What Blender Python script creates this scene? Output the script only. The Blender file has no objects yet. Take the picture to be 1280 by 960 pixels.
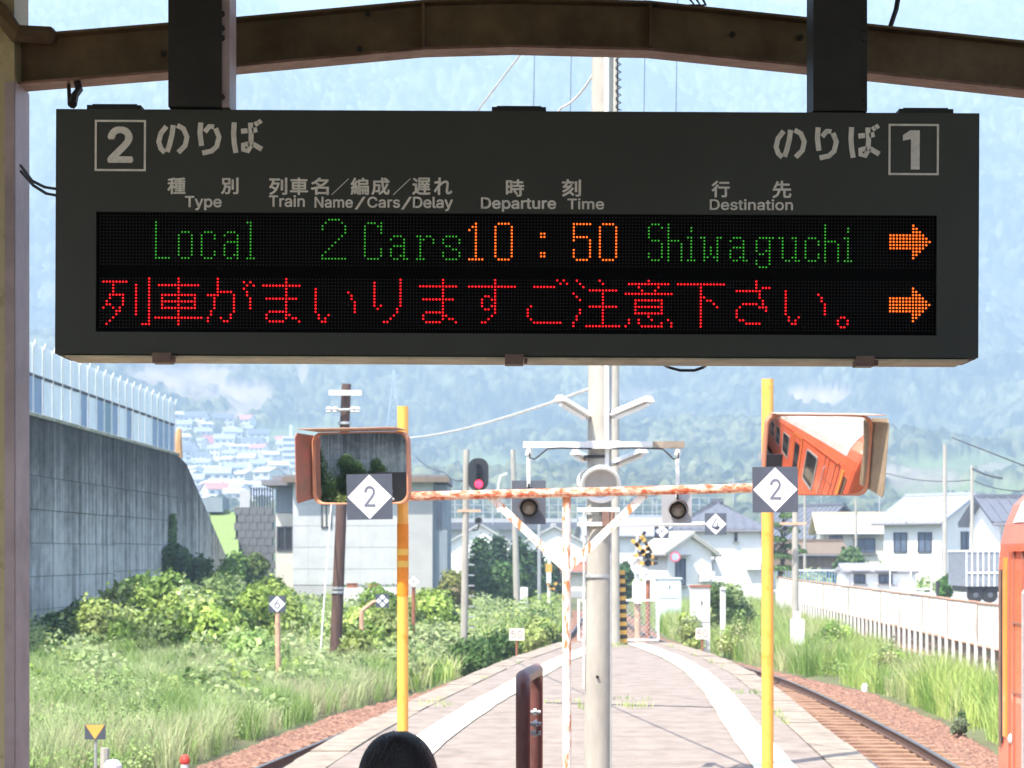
import bpy, math, random
import numpy as np
from mathutils import Vector, Matrix
R = math.radians
random.seed(7); RNG = np.random.default_rng(11)
C = bpy.context.scene.collection
SC = bpy.context.scene

# ------------------------------------------------------------------ camera, world, sun, exposure
F_PX, HOR, CAM_Z = 2600.0, 693.0, 2.0
cd = bpy.data.cameras.new('camera'); cam = bpy.data.objects.new('camera', cd); C.objects.link(cam)
cam.location = (0, 0, CAM_Z); cam.rotation_euler = (R(90), 0, 0)
cd.sensor_width = 36; cd.lens = 36 * F_PX / 1280.0
cd.shift_y = (HOR - 480) / 1280.0
cd.clip_start = 0.1; cd.clip_end = 6000
cd.dof.use_dof = True; cd.dof.focus_distance = 6.3; cd.dof.aperture_fstop = 12.5
SC.camera = cam

SUN_EL, SUN_AZ = R(57), R(-43)          # azimuth measured from -Y (behind the camera) towards -X for negative
sdir = Vector((math.sin(SUN_AZ) * math.cos(SUN_EL), -math.cos(SUN_AZ) * math.cos(SUN_EL), math.sin(SUN_EL)))
w = bpy.data.worlds.new("World"); SC.world = w; w.use_nodes = True
nt = w.node_tree; nt.nodes.clear()
sky = nt.nodes.new('ShaderNodeTexSky'); sky.sky_type = 'NISHITA'; sky.sun_disc = False
sky.sun_elevation = SUN_EL; sky.sun_rotation = math.atan2(sdir.x, sdir.y)
sky.air_density = 1.0; sky.dust_density = 2.0
bg = nt.nodes.new('ShaderNodeBackground'); bg.inputs[1].default_value = 0.15
wo = nt.nodes.new('ShaderNodeOutputWorld')
nt.links.new(sky.outputs[0], bg.inputs[0]); nt.links.new(bg.outputs[0], wo.inputs[0])
sl = bpy.data.lights.new('sun', 'SUN'); sl.energy = 4.6; sl.angle = R(0.5); sl.color = (1.0, 0.94, 0.84)
so = bpy.data.objects.new('sun', sl); C.objects.link(so)
so.rotation_euler = (-sdir).to_track_quat('-Z', 'Y').to_euler()
SC.view_settings.view_transform = 'Standard'; SC.view_settings.look = 'None'
SC.view_settings.exposure = 1.58; SC.view_settings.gamma = 1
SC.render.engine = 'CYCLES'
SC.cycles.use_denoising = True
SC.cycles.max_bounces = 6; SC.cycles.diffuse_bounces = 3; SC.cycles.glossy_bounces = 3
SC.cycles.transmission_bounces = 4; SC.cycles.volume_bounces = 1; SC.cycles.transparent_max_bounces = 6
HAZE_DENSITY = 0.00072

# ------------------------------------------------------------------ helpers
def at(px, py, Y):
    return Vector(((px - 640) / F_PX * Y, Y, CAM_Z + (HOR - py) / F_PX * Y))
def S(px, Y): return px / F_PX * Y

def tag(o, label=None, cat=None, group=None, kind=None):
    if label: o['label'] = label
    if cat: o['category'] = cat
    if group: o['group'] = group
    if kind: o['kind'] = kind
    return o
def empty(name, loc=(0, 0, 0), label=None, cat=None, group=None, kind=None, rz=0):
    o = bpy.data.objects.new(name, None); C.objects.link(o); o.location = loc; o.rotation_euler = (0, 0, rz)
    o.empty_display_size = 0.2
    return tag(o, label, cat, group, kind)
def wloc(o):
    v = Vector((0, 0, 0))
    while o is not None:
        v += Vector(o.location); o = o.parent
    return v
def copy_tree(o, parent=None):
    c = o.copy(); C.objects.link(c); c.parent = parent
    for ch in list(o.children): copy_tree(ch, c)
    return c

def link_mesh(name, me, mats, parent=None, smooth=False, loc=None):
    if not isinstance(mats, (list, tuple)): mats = [mats]
    for m in mats: me.materials.append(m)
    if smooth: me.polygons.foreach_set('use_smooth', [True] * len(me.polygons))
    o = bpy.data.objects.new(name, me); C.objects.link(o)
    if parent is not None: o.parent = parent
    if loc is not None: o.location = loc
    return o

class MB:
    """mesh builder in world coordinates; build() shifts into the parent's frame"""
    def __init__(s): s.v = []; s.f = []; s.m = []; s.mi = 0
    def add(s, vs, fs, M=None):
        b = len(s.v)
        for v in vs:
            v = Vector(v)
            s.v.append(M @ v if M is not None else v)
        for f in fs: s.f.append([b + i for i in f]); s.m.append(s.mi)
        return s
    def box(s, c, d, M=None, rz=0, bev=0):
        x, y, z = d[0] / 2, d[1] / 2, d[2] / 2
        vs = [(-x, -y, -z), (x, -y, -z), (x, y, -z), (-x, y, -z), (-x, -y, z), (x, -y, z), (x, y, z), (-x, y, z)]
        fs = [(0, 3, 2, 1), (4, 5, 6, 7), (0, 1, 5, 4), (1, 2, 6, 5), (2, 3, 7, 6), (3, 0, 4, 7)]
        T = Matrix.Translation(Vector(c)) @ Matrix.Rotation(rz, 4, 'Z')
        if M is not None: T = M @ T
        return s.add(vs, fs, T)
    def b2(s, p0, p1):
        p0, p1 = Vector(p0), Vector(p1)
        return s.box((p0 + p1) / 2, [abs(a) for a in (p1 - p0)])
    def cyl(s, p0, p1, r0, r1=None, n=12, caps=True):
        if r1 is None: r1 = r0
        p0, p1 = Vector(p0), Vector(p1); d = (p1 - p0).normalized()
        a = d.orthogonal().normalized(); b = d.cross(a)
        vs = []; fs = []
        for p, r in ((p0, r0), (p1, r1)):
            for i in range(n):
                t = 2 * math.pi * i / n; vs.append(p + (a * math.cos(t) + b * math.sin(t)) * r)
        for i in range(n): j = (i + 1) % n; fs.append((i, j, n + j, n + i))
        if caps: fs.append(tuple(range(n - 1, -1, -1))); fs.append(tuple(range(n, 2 * n)))
        return s.add(vs, fs)
    def tube(s, pts, r, n=6):
        pts = [Vector(p) for p in pts]; rs = r if isinstance(r, (list, tuple)) else [r] * len(pts)
        vs = []; fs = []; up = None
        for i, p in enumerate(pts):
            d = (pts[min(i + 1, len(pts) - 1)] - pts[max(i - 1, 0)]).normalized()
            if up is None: a = d.orthogonal().normalized()
            else:
                a = (up - d * up.dot(d))
                a = a.normalized() if a.length > 1e-6 else d.orthogonal().normalized()
            up = a; b = d.cross(a)
            for k in range(n):
                t = 2 * math.pi * k / n; vs.append(p + (a * math.cos(t) + b * math.sin(t)) * rs[i])
        for i in range(len(pts) - 1):
            for k in range(n):
                j = (k + 1) % n; fs.append((i * n + k, i * n + j, (i + 1) * n + j, (i + 1) * n + k))
        fs.append(tuple(range(n - 1, -1, -1))); fs.append(tuple((len(pts) - 1) * n + k for k in range(n)))
        return s.add(vs, fs)
    def prism(s, poly, depth, M):
        """poly: list of (x,z); extruded along +y by depth, front at y=0"""
        n = len(poly)
        vs = [(x, 0, z) for x, z in poly] + [(x, depth, z) for x, z in poly]
        fs = [tuple(range(n)), tuple(range(2 * n - 1, n - 1, -1))]
        for i in range(n): j = (i + 1) % n; fs.append((i, n + i, n + j, j))
        return s.add(vs, fs, M)
    def lathe(s, prof, M, n=20):
        """prof: (r, h) about local z"""
        vs = []; fs = []
        for r, h in prof:
            for i in range(n):
                t = 2 * math.pi * i / n; vs.append((r * math.cos(t), r * math.sin(t), h))
        for k in range(len(prof) - 1):
            for i in range(n):
                j = (i + 1) % n; fs.append((k * n + i, k * n + j, (k + 1) * n + j, (k + 1) * n + i))
        return s.add(vs, fs, M)
    def build(s, name, mats, parent=None, smooth=False, loc=None):
        me = bpy.data.meshes.new(name)
        off = wloc(parent) if parent is not None else Vector((0, 0, 0))
        if loc is not None: off = Vector(loc)
        me.from_pydata([tuple(v - off) for v in s.v], [], s.f)
        me.polygons.foreach_set('material_index', s.m)
        me.update()
        return link_mesh(name, me, mats, parent, smooth, loc)

def np_mesh(name, V, F, mat, parent=None, col=None, smooth=False):
    V = np.asarray(V, np.float32); F = np.asarray(F, np.int32)
    me = bpy.data.meshes.new(name); k = F.shape[1]
    me.vertices.add(len(V)); me.vertices.foreach_set('co', V.ravel())
    me.loops.add(F.size); me.loops.foreach_set('vertex_index', F.ravel())
    me.polygons.add(len(F)); me.polygons.foreach_set('loop_start', np.arange(0, F.size, k, dtype=np.int32))
    me.polygons.foreach_set('loop_total', np.full(len(F), k, np.int32))
    if smooth: me.polygons.foreach_set('use_smooth', np.ones(len(F), bool))
    if col is not None:
        a = me.color_attributes.new('Col', 'FLOAT_COLOR', 'POINT')
        c4 = np.ones((len(V), 4), np.float32); c4[:, :3] = col; a.data.foreach_set('color', c4.ravel())
    me.update(calc_edges=True)
    return link_mesh(name, me, mat, parent)

def h2(ix, iy, s=0):
    n = (ix.astype(np.int64) * 374761393 + iy.astype(np.int64) * 668265263 + s * 1442695041) & 0xFFFFFFFF
    n = ((n ^ (n >> 13)) * 1274126177) & 0xFFFFFFFF
    return ((n ^ (n >> 16)) & 0xFFFF) / 65535.0
def vnoise(x, y, s=0):
    x = np.asarray(x, float); y = np.asarray(y, float)
    ix = np.floor(x); iy = np.floor(y); fx = x - ix; fy = y - iy
    fx = fx * fx * (3 - 2 * fx); fy = fy * fy * (3 - 2 * fy)
    a = h2(ix, iy, s); b = h2(ix + 1, iy, s); c = h2(ix, iy + 1, s); d = h2(ix + 1, iy + 1, s)
    return (a * (1 - fx) + b * fx) * (1 - fy) + (c * (1 - fx) + d * fx) * fy
def fbm(x, y, s=0, o=4):
    t = 0; a = .5
    for i in range(o): t = t + a * vnoise(x * 2 ** i, y * 2 ** i, s + i); a *= .5
    return t
def lerp_pts(pts):
    xs = [p[0] for p in pts]; ys = [p[1] for p in pts]
    return lambda y: np.interp(y, xs, ys)

# ------------------------------------------------------------------ materials
def mat(name, col, rough=.7, metal=0, var=.25, scale=6, bump=0.0, bscale=None, col2=None, stretch=(1, 1, 1),
        spec=.4, emit=None, estr=0, ramp=None, attr=False, transl=0, coat=0, detail=6, thr=None):
    m = bpy.data.materials.new(name); m.use_nodes = True; n = m.node_tree; N = n.nodes; L = n.links
    b = N['Principled BSDF']; b.inputs['Roughness'].default_value = rough; b.inputs['Metallic'].default_value = metal
    b.inputs['Specular IOR Level'].default_value = spec; b.inputs['Coat Weight'].default_value = coat
    tc = N.new('ShaderNodeTexCoord'); mp = N.new('ShaderNodeMapping'); mp.inputs['Scale'].default_value = stretch
    L.new(tc.outputs['Object'], mp.inputs['Vector'])
    nz = N.new('ShaderNodeTexNoise'); nz.inputs['Scale'].default_value = scale; nz.inputs['Detail'].default_value = detail
    nz.inputs['Roughness'].default_value = .65
    L.new(mp.outputs[0], nz.inputs['Vector'])
    c2 = col2 if col2 else tuple(c * (1 - var) for c in col)
    c1 = col if col2 else tuple(min(1, c * (1 + var * .6)) for c in col)
    r = N.new('ShaderNodeValToRGB')
    lo, hi = thr if thr else (.32, .68)
    r.color_ramp.elements[0].position = lo; r.color_ramp.elements[1].position = hi
    r.color_ramp.elements[0].color = (*c2, 1); r.color_ramp.elements[1].color = (*c1, 1)
    L.new(nz.outputs['Fac'], r.inputs[0]); out = r.outputs[0]
    if attr:
        a = N.new('ShaderNodeVertexColor'); a.layer_name = 'Col'
        mx = N.new('ShaderNodeMix'); mx.data_type = 'RGBA'; mx.blend_type = 'MULTIPLY'; mx.inputs[0].default_value = 1
        L.new(a.outputs[0], mx.inputs[6]); L.new(out, mx.inputs[7]); out = mx.outputs[2]
    L.new(out, b.inputs['Base Color'])
    if bump:
        nb = N.new('ShaderNodeTexNoise'); nb.inputs['Scale'].default_value = bscale or scale * 4; nb.inputs['Detail'].default_value = 5
        L.new(mp.outputs[0], nb.inputs['Vector'])
        bp = N.new('ShaderNodeBump'); bp.inputs['Strength'].default_value = bump; bp.inputs['Distance'].default_value = .02
        L.new(nb.outputs['Fac'], bp.inputs['Height']); L.new(bp.outputs[0], b.inputs['Normal'])
    if emit:
        b.inputs['Emission Color'].default_value = (*emit, 1); b.inputs['Emission Strength'].default_value = estr
    if transl:
        t = N.new('ShaderNodeBsdfTranslucent'); L.new(out, t.inputs[0])
        ms = N.new('ShaderNodeMixShader'); ms.inputs[0].default_value = transl
        L.new(b.outputs[0], ms.inputs[1]); L.new(t.outputs[0], ms.inputs[2])
        L.new(ms.outputs[0], N['Material Output'].inputs[0])
    return m

M = {}
M['sign'] = mat('sign_paint', (.047, .049, .038), .55, var=.12, scale=3)
M['sign_bottom'] = mat('sign_underside_lit', (.66, .58, .40), .6, 0, var=.3, scale=8)  # bright beige paints the light bounced up from the platform
M['letter'] = mat('sign_lettering', (.82, .76, .66), .7, var=.2, scale=30)
M['black'] = mat('black_plastic', (.012, .012, .012), .45, var=.3)
M['ledoff'] = mat('unlit_led', (.028, .022, .020), .4, var=.2, scale=60)
M['ledpanel'] = mat('led_panel', (.004, .004, .004), .95, var=.2, spec=.05)
def led(name, c, s): return mat(name, (.02, .02, .02), .4, emit=c, estr=s, var=.1)
M['led_red'] = led('red_led', (1, .006, .012), .60)
M['led_green'] = led('green_led', (.05, .50, .035), .33)
M['led_orange'] = led('orange_led', (1, .13, .01), .86)
M['darksteel'] = mat('dark_steel', (.026, .024, .020), .6, .1, var=.3, scale=10)
M['beam'] = mat('weathered_beam_paint', (.20, .135, .065), .6, scale=6, bump=.2, col2=(.085, .052, .026), detail=9)
M['flange'] = mat('lit_flange_pink', (.34, .20, .15), .6, var=.5, scale=9, bump=.2, col2=(.16, .08, .05))  # lighter pink puts light from the platform into the lower flange
M['cream'] = mat('cream_column_paint', (.50, .42, .24), .55, var=.3, scale=9, bump=.15, col2=(.17, .13, .075), thr=(.2, .42))
M['pinkgrey'] = mat('pinkish_grey_tone', (.42, .33, .33), .5, var=.25, scale=5)
M['roofsheet'] = mat('roof_sheet', (.25, .25, .24), .5, .2, var=.3, scale=3)
M['platform'] = mat('platform_asphalt', (.285, .235, .200), .9, var=.18, scale=2.6, bump=.4, bscale=60, col2=(.170, .132, .108), detail=12, thr=(.28, .60))
M['coping'] = mat('coping_concrete', (.36, .30, .235), .85, scale=3, bump=.3, bscale=40, col2=(.20, .16, .125))
M['whiteline'] = mat('pale_yellow_line', (.80, .74, .58), .7, scale=5, col2=(.58, .51, .40), thr=(.25, .5), detail=10)
M['concrete'] = mat('pole_concrete', (.38, .355, .31), .8, var=.2, scale=5, bump=.15, stretch=(1, 1, .3))
M['rail'] = mat('steel_rail', (.16, .15, .15), .3, .7, var=.3, scale=8)
M['railside'] = mat('rusty_rail', (.10, .055, .04), .8, var=.3, scale=8)
M['sleeper'] = mat('wooden_sleeper', (.40, .25, .16), .9, scale=5, bump=.4, stretch=(.6, 3, 1), col2=(.17, .085, .055))
M['ballast'] = mat('rusty_ballast', (.36, .20, .13), .95, scale=16, bump=1.0, bscale=18, col2=(.12, .05, .035), detail=4, thr=(.40, .62))
M['soil'] = mat('weedy_soil', (.13, .16, .06), .95, scale=.8, bump=.5, bscale=3, col2=(.10, .085, .05))
M['lot'] = mat('parking_lot', (.38, .37, .36), .9, var=.15, scale=1)
M['leaf'] = mat('leaf', (1, 1, 1), .55, var=.15, scale=2.5, attr=True, transl=.35, spec=.3)
M['leafdark'] = mat('tree_leaf', (1, 1, 1), .6, var=.2, scale=1.5, attr=True, transl=.25, spec=.25)
M['bark'] = mat('bark', (.14, .10, .07), .9, scale=8, bump=.5, stretch=(1, 1, .3), col2=(.07, .045, .03))
M['forest'] = mat('forest_canopy', (1, 1, 1), .95, var=.15, scale=.2, attr=True, spec=.05)
M['yellow'] = mat('yellow_pole_paint', (.86, .44, .09), .4, scale=9, coat=.2, col2=(.74, .32, .05), thr=(.3, .45), detail=9)
M['orange'] = mat('orange_sleeve', (.80, .26, .02), .45, var=.15, scale=6)
M['band'] = mat('yellow_band', (.80, .50, .10), .4, var=.1)
M['rusty'] = mat('rusty_white_paint', (.80, .76, .68), .7, scale=11, bump=.35, bscale=40, col2=(.55, .20, .08), thr=(.42, .49), stretch=(1.8, 1.8, .5), detail=9)
M['rustbar'] = mat('flaking_orange_rust', (.86, .66, .48), .75, scale=20, bump=.4, bscale=40, col2=(.50, .09, .03), stretch=(.8, 1, 1.3), thr=(.42, .62), detail=10)
M['whitemetal'] = mat('white_metal', (.74, .74, .72), .45, .0, var=.12, scale=6)
M['galv'] = mat('galvanised', (.50, .51, .52), .45, .5, var=.15, scale=10)
M['mirror'] = mat('mirror_face', (.72, .70, .67), .03, 1.0, var=.03, scale=2)
M['hoodo'] = mat('mirror_frame_orange', (.48, .20, .11), .5, var=.2, scale=8)
M['hoodg'] = mat('mirror_hood_lit_pink', (.55, .37, .29), .6, var=.3, scale=6, col2=(.36, .20, .14))  # pale pink paints the light on the hood's upper side
M['hoodi'] = mat('mirror_hood_side', (.42, .13, .09), .6, scale=5, col2=(.20, .13, .09))
M['hoodb'] = mat('mirror_hood_brown', (.36, .28, .19), .6, scale=5, col2=(.24, .18, .13))
M['signblack'] = mat('sign_plate_dark', (.075, .085, .11), .35, var=.15)  # tone lifted to paint the pale veil over the dark plates
M['signwhite'] = mat('sign_white', (.80, .80, .82), .4, var=.05)
M['darktext'] = mat('grey_blue_text', (.14, .15, .19), .5, var=.1)
M['thintext'] = mat('brown_text', (.24, .18, .15), .5, var=.1)
M['signgrey'] = mat('signal_board_grey', (.09, .10, .12), .5, var=.2, scale=5)
M['boardpale'] = mat('signal_board_pale', (.33, .33, .34), .6, var=.15)
M['visor'] = mat('visor_brown', (.22, .13, .10), .6, var=.3, scale=9)
M['lens_off'] = mat('lamp_lens_off', (.22, .19, .14), .15, var=.2, coat=.6)
M['lens_red'] = mat('lamp_lens_red', (.3, .01, .02), .2, emit=(1, .02, .06), estr=2.2)
M['handrail'] = mat('maroon_handrail', (.19, .075, .068), .42, var=.3, scale=7, coat=.1)
M['train'] = mat('vermilion_train_paint', (.78, .15, .07), .38, var=.14, scale=2.5, coat=.4)
M['trainlight'] = mat('train_light_orange', (.85, .30, .07), .35, var=.08, coat=.3)
M['trainroof'] = mat('train_roof', (.50, .47, .44), .7, var=.25, scale=2.5)
M['glass'] = mat('dark_glass', (.03, .032, .035), .06, var=.1, spec=.6)
M['glassblue'] = mat('window_glass', (.10, .13, .19), .12, var=.3, scale=1, spec=.6)
M['rubber'] = mat('rubber', (.025, .025, .025), .8)
M['hair'] = mat('black_hair', (.020, .011, .009), .36, var=.4, scale=40, bump=.5, bscale=120, stretch=(3, 1, 1), spec=.5)
M['skin'] = mat('skin', (.50, .30, .21), .5, var=.08)
M['cloth'] = mat('navy_shirt', (.04, .05, .09), .8, var=.2, scale=20, bump=.2)
M['cloth2'] = mat('grey_trousers', (.10, .10, .11), .85, var=.2, scale=20, bump=.2)
M['wood'] = mat('creosoted_pole', (.13, .075, .06), .85, scale=5, bump=.4, stretch=(2, 2, .25), col2=(.06, .033, .028))
M['wallwhite'] = mat('white_render', (.76, .75, .73), .85, var=.07, scale=1.2)
M['wallcream'] = mat('cream_render', (.60, .57, .50), .85, var=.1, scale=1)
M['wallgrey'] = mat('grey_render', (.42, .42, .42), .85, var=.12, scale=1)
M['wallblue'] = mat('blue_grey_wall', (.22, .26, .30), .7, var=.12, scale=1, stretch=(6, 6, .4))
M['wallbrown'] = mat('brown_boarding', (.20, .15, .11), .85, var=.3, scale=2, stretch=(6, 6, .4))
M['rooftile'] = mat('grey_roof_tile', (.13, .14, .17), .6, var=.2, scale=4)
M['roofslate'] = mat('pale_slate_roof', (.36, .38, .44), .5, var=.12, scale=4)
M['rooftan'] = mat('tan_roof_tile', (.62, .50, .36), .7, var=.12, scale=4)
M['roofred'] = mat('faded_red_roof', (.55, .22, .18), .7, var=.12, scale=3)
M['eave'] = mat('eave_board', (.20, .19, .20), .7, var=.15)
M['darkframe'] = mat('window_frame_dark', (.06, .065, .08), .5, var=.1)
M['fencewhite'] = mat('whitewashed_sheet', (.74, .73, .69), .75, scale=2.2, stretch=(3, 3, .35), col2=(.42, .39, .34), thr=(.3, .5), detail=9)
M['fencerust'] = mat('rusty_fence_post', (.36, .27, .24), .8, scale=8, col2=(.22, .12, .10))
M['fencerail'] = mat('fence_top_rail', (.62, .42, .33), .8, scale=8, col2=(.36, .15, .08))
M['barrier_clear'] = mat('milky_barrier_panel', (.78, .84, .86), .3, var=.1, scale=1.2, spec=.5)
M['barrier_blue'] = mat('blue_barrier_panel', (.17, .27, .42), .35, var=.15, scale=1.2)
M['barrier_teal'] = mat('teal_barrier_panel', (.12, .24, .30), .35, var=.15, scale=1.2)
M['wire'] = mat('dark_wire', (.04, .04, .05), .6)
M['wirelight'] = mat('pale_wire', (.6, .6, .6), .5)
M['cabinet'] = mat('cabinet_white', (.74, .73, .71), .6, var=.08, scale=3)
M['cabinetblue'] = mat('cabinet_blue_white', (.62, .70, .73), .5, var=.08)
M['stripe_y'] = mat('hazard_yellow', (.66, .38, .08), .6, var=.15)
M['stripe_b'] = mat('hazard_black', (.04, .035, .035), .6)
M['rustbrown'] = mat('rust_brown', (.34, .13, .075), .8, var=.35, scale=9)
M['postorange'] = mat('post_orange_brown', (.62, .38, .25), .7, var=.3, scale=9)
M['redcloth'] = mat('red_plastic', (.65, .06, .04), .5, var=.1)
M['stone'] = mat('stone', (.55, .53, .5), .8, var=.2, bump=.3)
M['blockwall'] = mat('concrete_blocks', (.15, .15, .155), .9, scale=2, bump=.3, col2=(.08, .08, .085))

def streak_wall():
    m = bpy.data.materials.new('streaked_retaining_concrete'); m.use_nodes = True; N = m.node_tree.nodes; L = m.node_tree.links
    b = N['Principled BSDF']; b.inputs['Roughness'].default_value = .9; b.inputs['Specular IOR Level'].default_value = .15
    tc = N.new('ShaderNodeTexCoord')
    def noise(sc, st, det=6, ro=.6):
        mp = N.new('ShaderNodeMapping'); mp.inputs['Scale'].default_value = st; L.new(tc.outputs['Object'], mp.inputs[0])
        n = N.new('ShaderNodeTexNoise'); n.inputs['Scale'].default_value = sc; n.inputs['Detail'].default_value = det; n.inputs['Roughness'].default_value = ro
        L.new(mp.outputs[0], n.inputs['Vector']); return n.outputs['Fac']
    def mth(op, a, bb):
        x = N.new('ShaderNodeMath'); x.operation = op
        for i, q in enumerate((a, bb)):
            if isinstance(q, (int, float)): x.inputs[i].default_value = q
            else: L.new(q, x.inputs[i])
        return x.outputs[0]
    st = noise(1.0, (1.0, 2.9, .05), 8, .75)            # run-off streaks
    st2 = noise(1.0, (1.0, .5, .02), 3)
    bl = noise(1.1, (1, 1, 1.4), 8, .7)
    sp = N.new('ShaderNodeSeparateXYZ'); L.new(tc.outputs['Object'], sp.inputs[0])
    mr = N.new('ShaderNodeMapRange'); mr.inputs[1].default_value = 1.2; mr.inputs[2].default_value = 6.0
    L.new(sp.outputs['Z'], mr.inputs[0])
    top = mth('MULTIPLY', mth('POWER', mr.outputs[0], 1.7), .50)
    v = mth('ADD', mth('MULTIPLY', st, 1.25), mth('MULTIPLY', st2, .45))
    v = mth('SUBTRACT', v, top); v = mth('ADD', v, mth('MULTIPLY', mth('SUBTRACT', bl, .5), .55))
    r = N.new('ShaderNodeValToRGB'); e = r.color_ramp.elements
    e[0].position = .34; e[0].color = (.030, .029, .028, 1); e[1].position = .96; e[1].color = (.52, .515, .50, 1)
    k = e.new(.58); k.color = (.12, .118, .112, 1); k = e.new(.74); k.color = (.26, .255, .245, 1)
    L.new(v, r.inputs[0]); L.new(r.outputs[0], b.inputs['Base Color'])
    bp = N.new('ShaderNodeBump'); bp.inputs['Strength'].default_value = .3; bp.inputs['Distance'].default_value = .03
    L.new(bl, bp.inputs['Height']); L.new(bp.outputs[0], b.inputs['Normal'])
    return m
M['streak'] = streak_wall()

# ------------------------------------------------------------------ text to mesh
_tx = {}
FONT = None
try:   # Blender's own bundled interface font; its built-in fallback supplies the Japanese glyphs
    import os
    FONT = bpy.data.fonts.load(os.path.join(bpy.utils.resource_path('LOCAL'), 'datafiles', 'fonts', 'Inter.woff2'))
except Exception:
    FONT = None
def text_data(s, off=0.0):
    k = (s, off)
    if k in _tx: return _tx[k]
    cu = bpy.data.curves.new('t', 'FONT'); cu.body = s; cu.offset = 0;
    if FONT and all(ord(q) < 128 for q in s): cu.font = FONT
    cu.fill_mode = 'FRONT'; cu.resolution_u = 4
    o = bpy.data.objects.new('t', cu); C.objects.link(o)
    dg = bpy.context.evaluated_depsgraph_get(); dg.update()
    me = bpy.data.meshes.new_from_object(o.evaluated_get(dg))
    vs = [(v.co.x, v.co.y) for v in me.vertices]; fs = [list(p.vertices) for p in me.polygons]
    bpy.data.objects.remove(o); bpy.data.curves.remove(cu); bpy.data.meshes.remove(me)
    _tx[k] = (vs, fs); return _tx[k]
def text_into(mb, s, x0, z0, x1, z1, y, off=0.0, M_=None):
    """fills the rectangle (x0,z0)-(x1,z1) in the plane y, facing -Y"""
    vs, fs = text_data(s, off)
    if not vs: return
    ax = [v[0] for v in vs]; ay = [v[1] for v in vs]
    sx = (x1 - x0) / (max(ax) - min(ax)); sz = (z1 - z0) / (max(ay) - min(ay))
    w_ = off * 2.0 * (z1 - z0)
    x0 += w_ / 2; x1 -= w_ / 2; z0 += w_ / 2; z1 -= w_ / 2
    sx = (x1 - x0) / (max(ax) - min(ax)); sz = (z1 - z0) / (max(ay) - min(ay))
    cop = [(0, 0)] + ([(math.cos(t * math.pi / 3) * w_ / 2, math.sin(t * math.pi / 3) * w_ / 2) for t in range(6)] if off else [])
    for k, (ox, oz) in enumerate(cop):      # bold weight: overlaid copies a hair apart in depth
        mb.add([(x0 + ox + (v[0] - min(ax)) * sx, y - k * .00008, z0 + oz + (v[1] - min(ay)) * sz) for v in vs], fs, M_)
def ribbon(mb, pts, w, y):
    pts = [Vector((p[0], p[1])) for p in pts]; vs = []
    for i, p in enumerate(pts):
        d = (pts[min(i + 1, len(pts) - 1)] - pts[max(i - 1, 0)]).normalized(); n = Vector((-d.y, d.x)) * w / 2
        vs += [(p.x + n.x, y, p.y + n.y), (p.x - n.x, y, p.y - n.y)]
    mb.add(vs, [(2 * i, 2 * i + 1, 2 * i + 3, 2 * i + 2) for i in range(len(pts) - 1)])

# ------------------------------------------------------------------ ground, platform, tracks
eR = lerp_pts([(-30, 3.0), (5, 3.05), (14, 3.15), (19.5, 3.42), (24, 3.62), (29.7, 3.92), (35.4, 4.1), (40.3, 4.06), (44, 3.88), (47.5, 3.62)])
eL = lerp_pts([(-30, -2.5), (10, -2.45), (19.5, -2.16), (23.4, -1.88), (27.4, -1.5), (30.8, -1.12), (38.8, -.22), (42.3, .33), (47.5, 1.09)])
cR = lerp_pts([(-40, 4.6), (5, 4.6), (14, 4.63), (19.5, 4.86), (24, 5.11), (27.3, 5.33), (31, 5.48), (36, 5.58), (42, 5.64), (46.4, 5.6), (51, 5.3), (60, 4.65), (75, 4.1), (100, 4.3), (150, 5.6), (240, 8.5)])
cL = lerp_pts([(-40, -4.1), (10, -4.0), (19.5, -3.6), (24, -3.2), (27.3, -2.82), (32.9, -2.1), (40, -1.1), (47, -.2), (53, .6), (60, 1.5), (75, 2.7), (97, 3.9)])
lb = lerp_pts([(-40, -5.7), (10, -5.6), (20, -5.3), (32, -4.2), (39, -3.3), (45, -2.0), (56, -.5), (65, .8), (80, 2.0), (100, 2.9), (150, 4.2), (260, 7)])
rb = lerp_pts([(-40, 6.3), (10, 6.3), (20, 6.6), (31, 7.3), (37, 7.65), (44, 7.75), (49, 7.3), (53, 6.8), (57, 6.3), (62, 5.9), (75, 5.4), (100, 5.7), (150, 7.2), (260, 11)])
wallx = lambda y: -15 + .01385 * y
fencex = lerp_pts([(-60, 7.6), (20, 8.9), (42, 9.65), (58, 10.25), (80, 11.1), (130, 14)])

def gz(X, Y):
    X = np.asarray(X, float); Y = np.asarray(Y, float)
    l, r_ = lb(Y), rb(Y)
    z = np.full(np.broadcast(X, Y).shape, -1.02)
    dl = np.clip(l - X, 0, 40); dr = np.clip(X - r_, 0, 60)
    rise = .42 * (1 - np.exp(-((dl / 5.0) ** 2))) * np.clip((Y - 15) / 40, .2, 1)
    z = z + np.where(dl > 0, .15 * (1 - np.exp(-dl * 1.5)) + rise, 0)
    z = z + np.where(dr > 0, .12 * (1 - np.exp(-dr)), 0)
    beh = np.clip((X - fencex(Y) - .25) / .3, 0, 1)
    z = z + beh * 1.0
    far = np.clip((Y - 110) / 60, 0, 1)
    z = z * (1 - far) + far * np.maximum(z, 0.0)
    z = z + np.where((dl > 1) | (dr > 1), (fbm(X * .4, Y * .4, 5) - .5) * .35, 0) * (1 - beh)
    return z
xs = np.concatenate([np.linspace(-300, -42, 22), np.linspace(-40, 30, 176), np.linspace(32, 300, 26)])
ys = np.concatenate([np.linspace(-180, -24, 16), np.linspace(-22, 130, 230), np.linspace(132, 300, 30)])
GX, GY = np.meshgrid(xs, ys); GZ = gz(GX, GY) - .03
nx, ny = len(xs), len(ys)
idx = np.arange(nx * ny).reshape(ny, nx)
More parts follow.
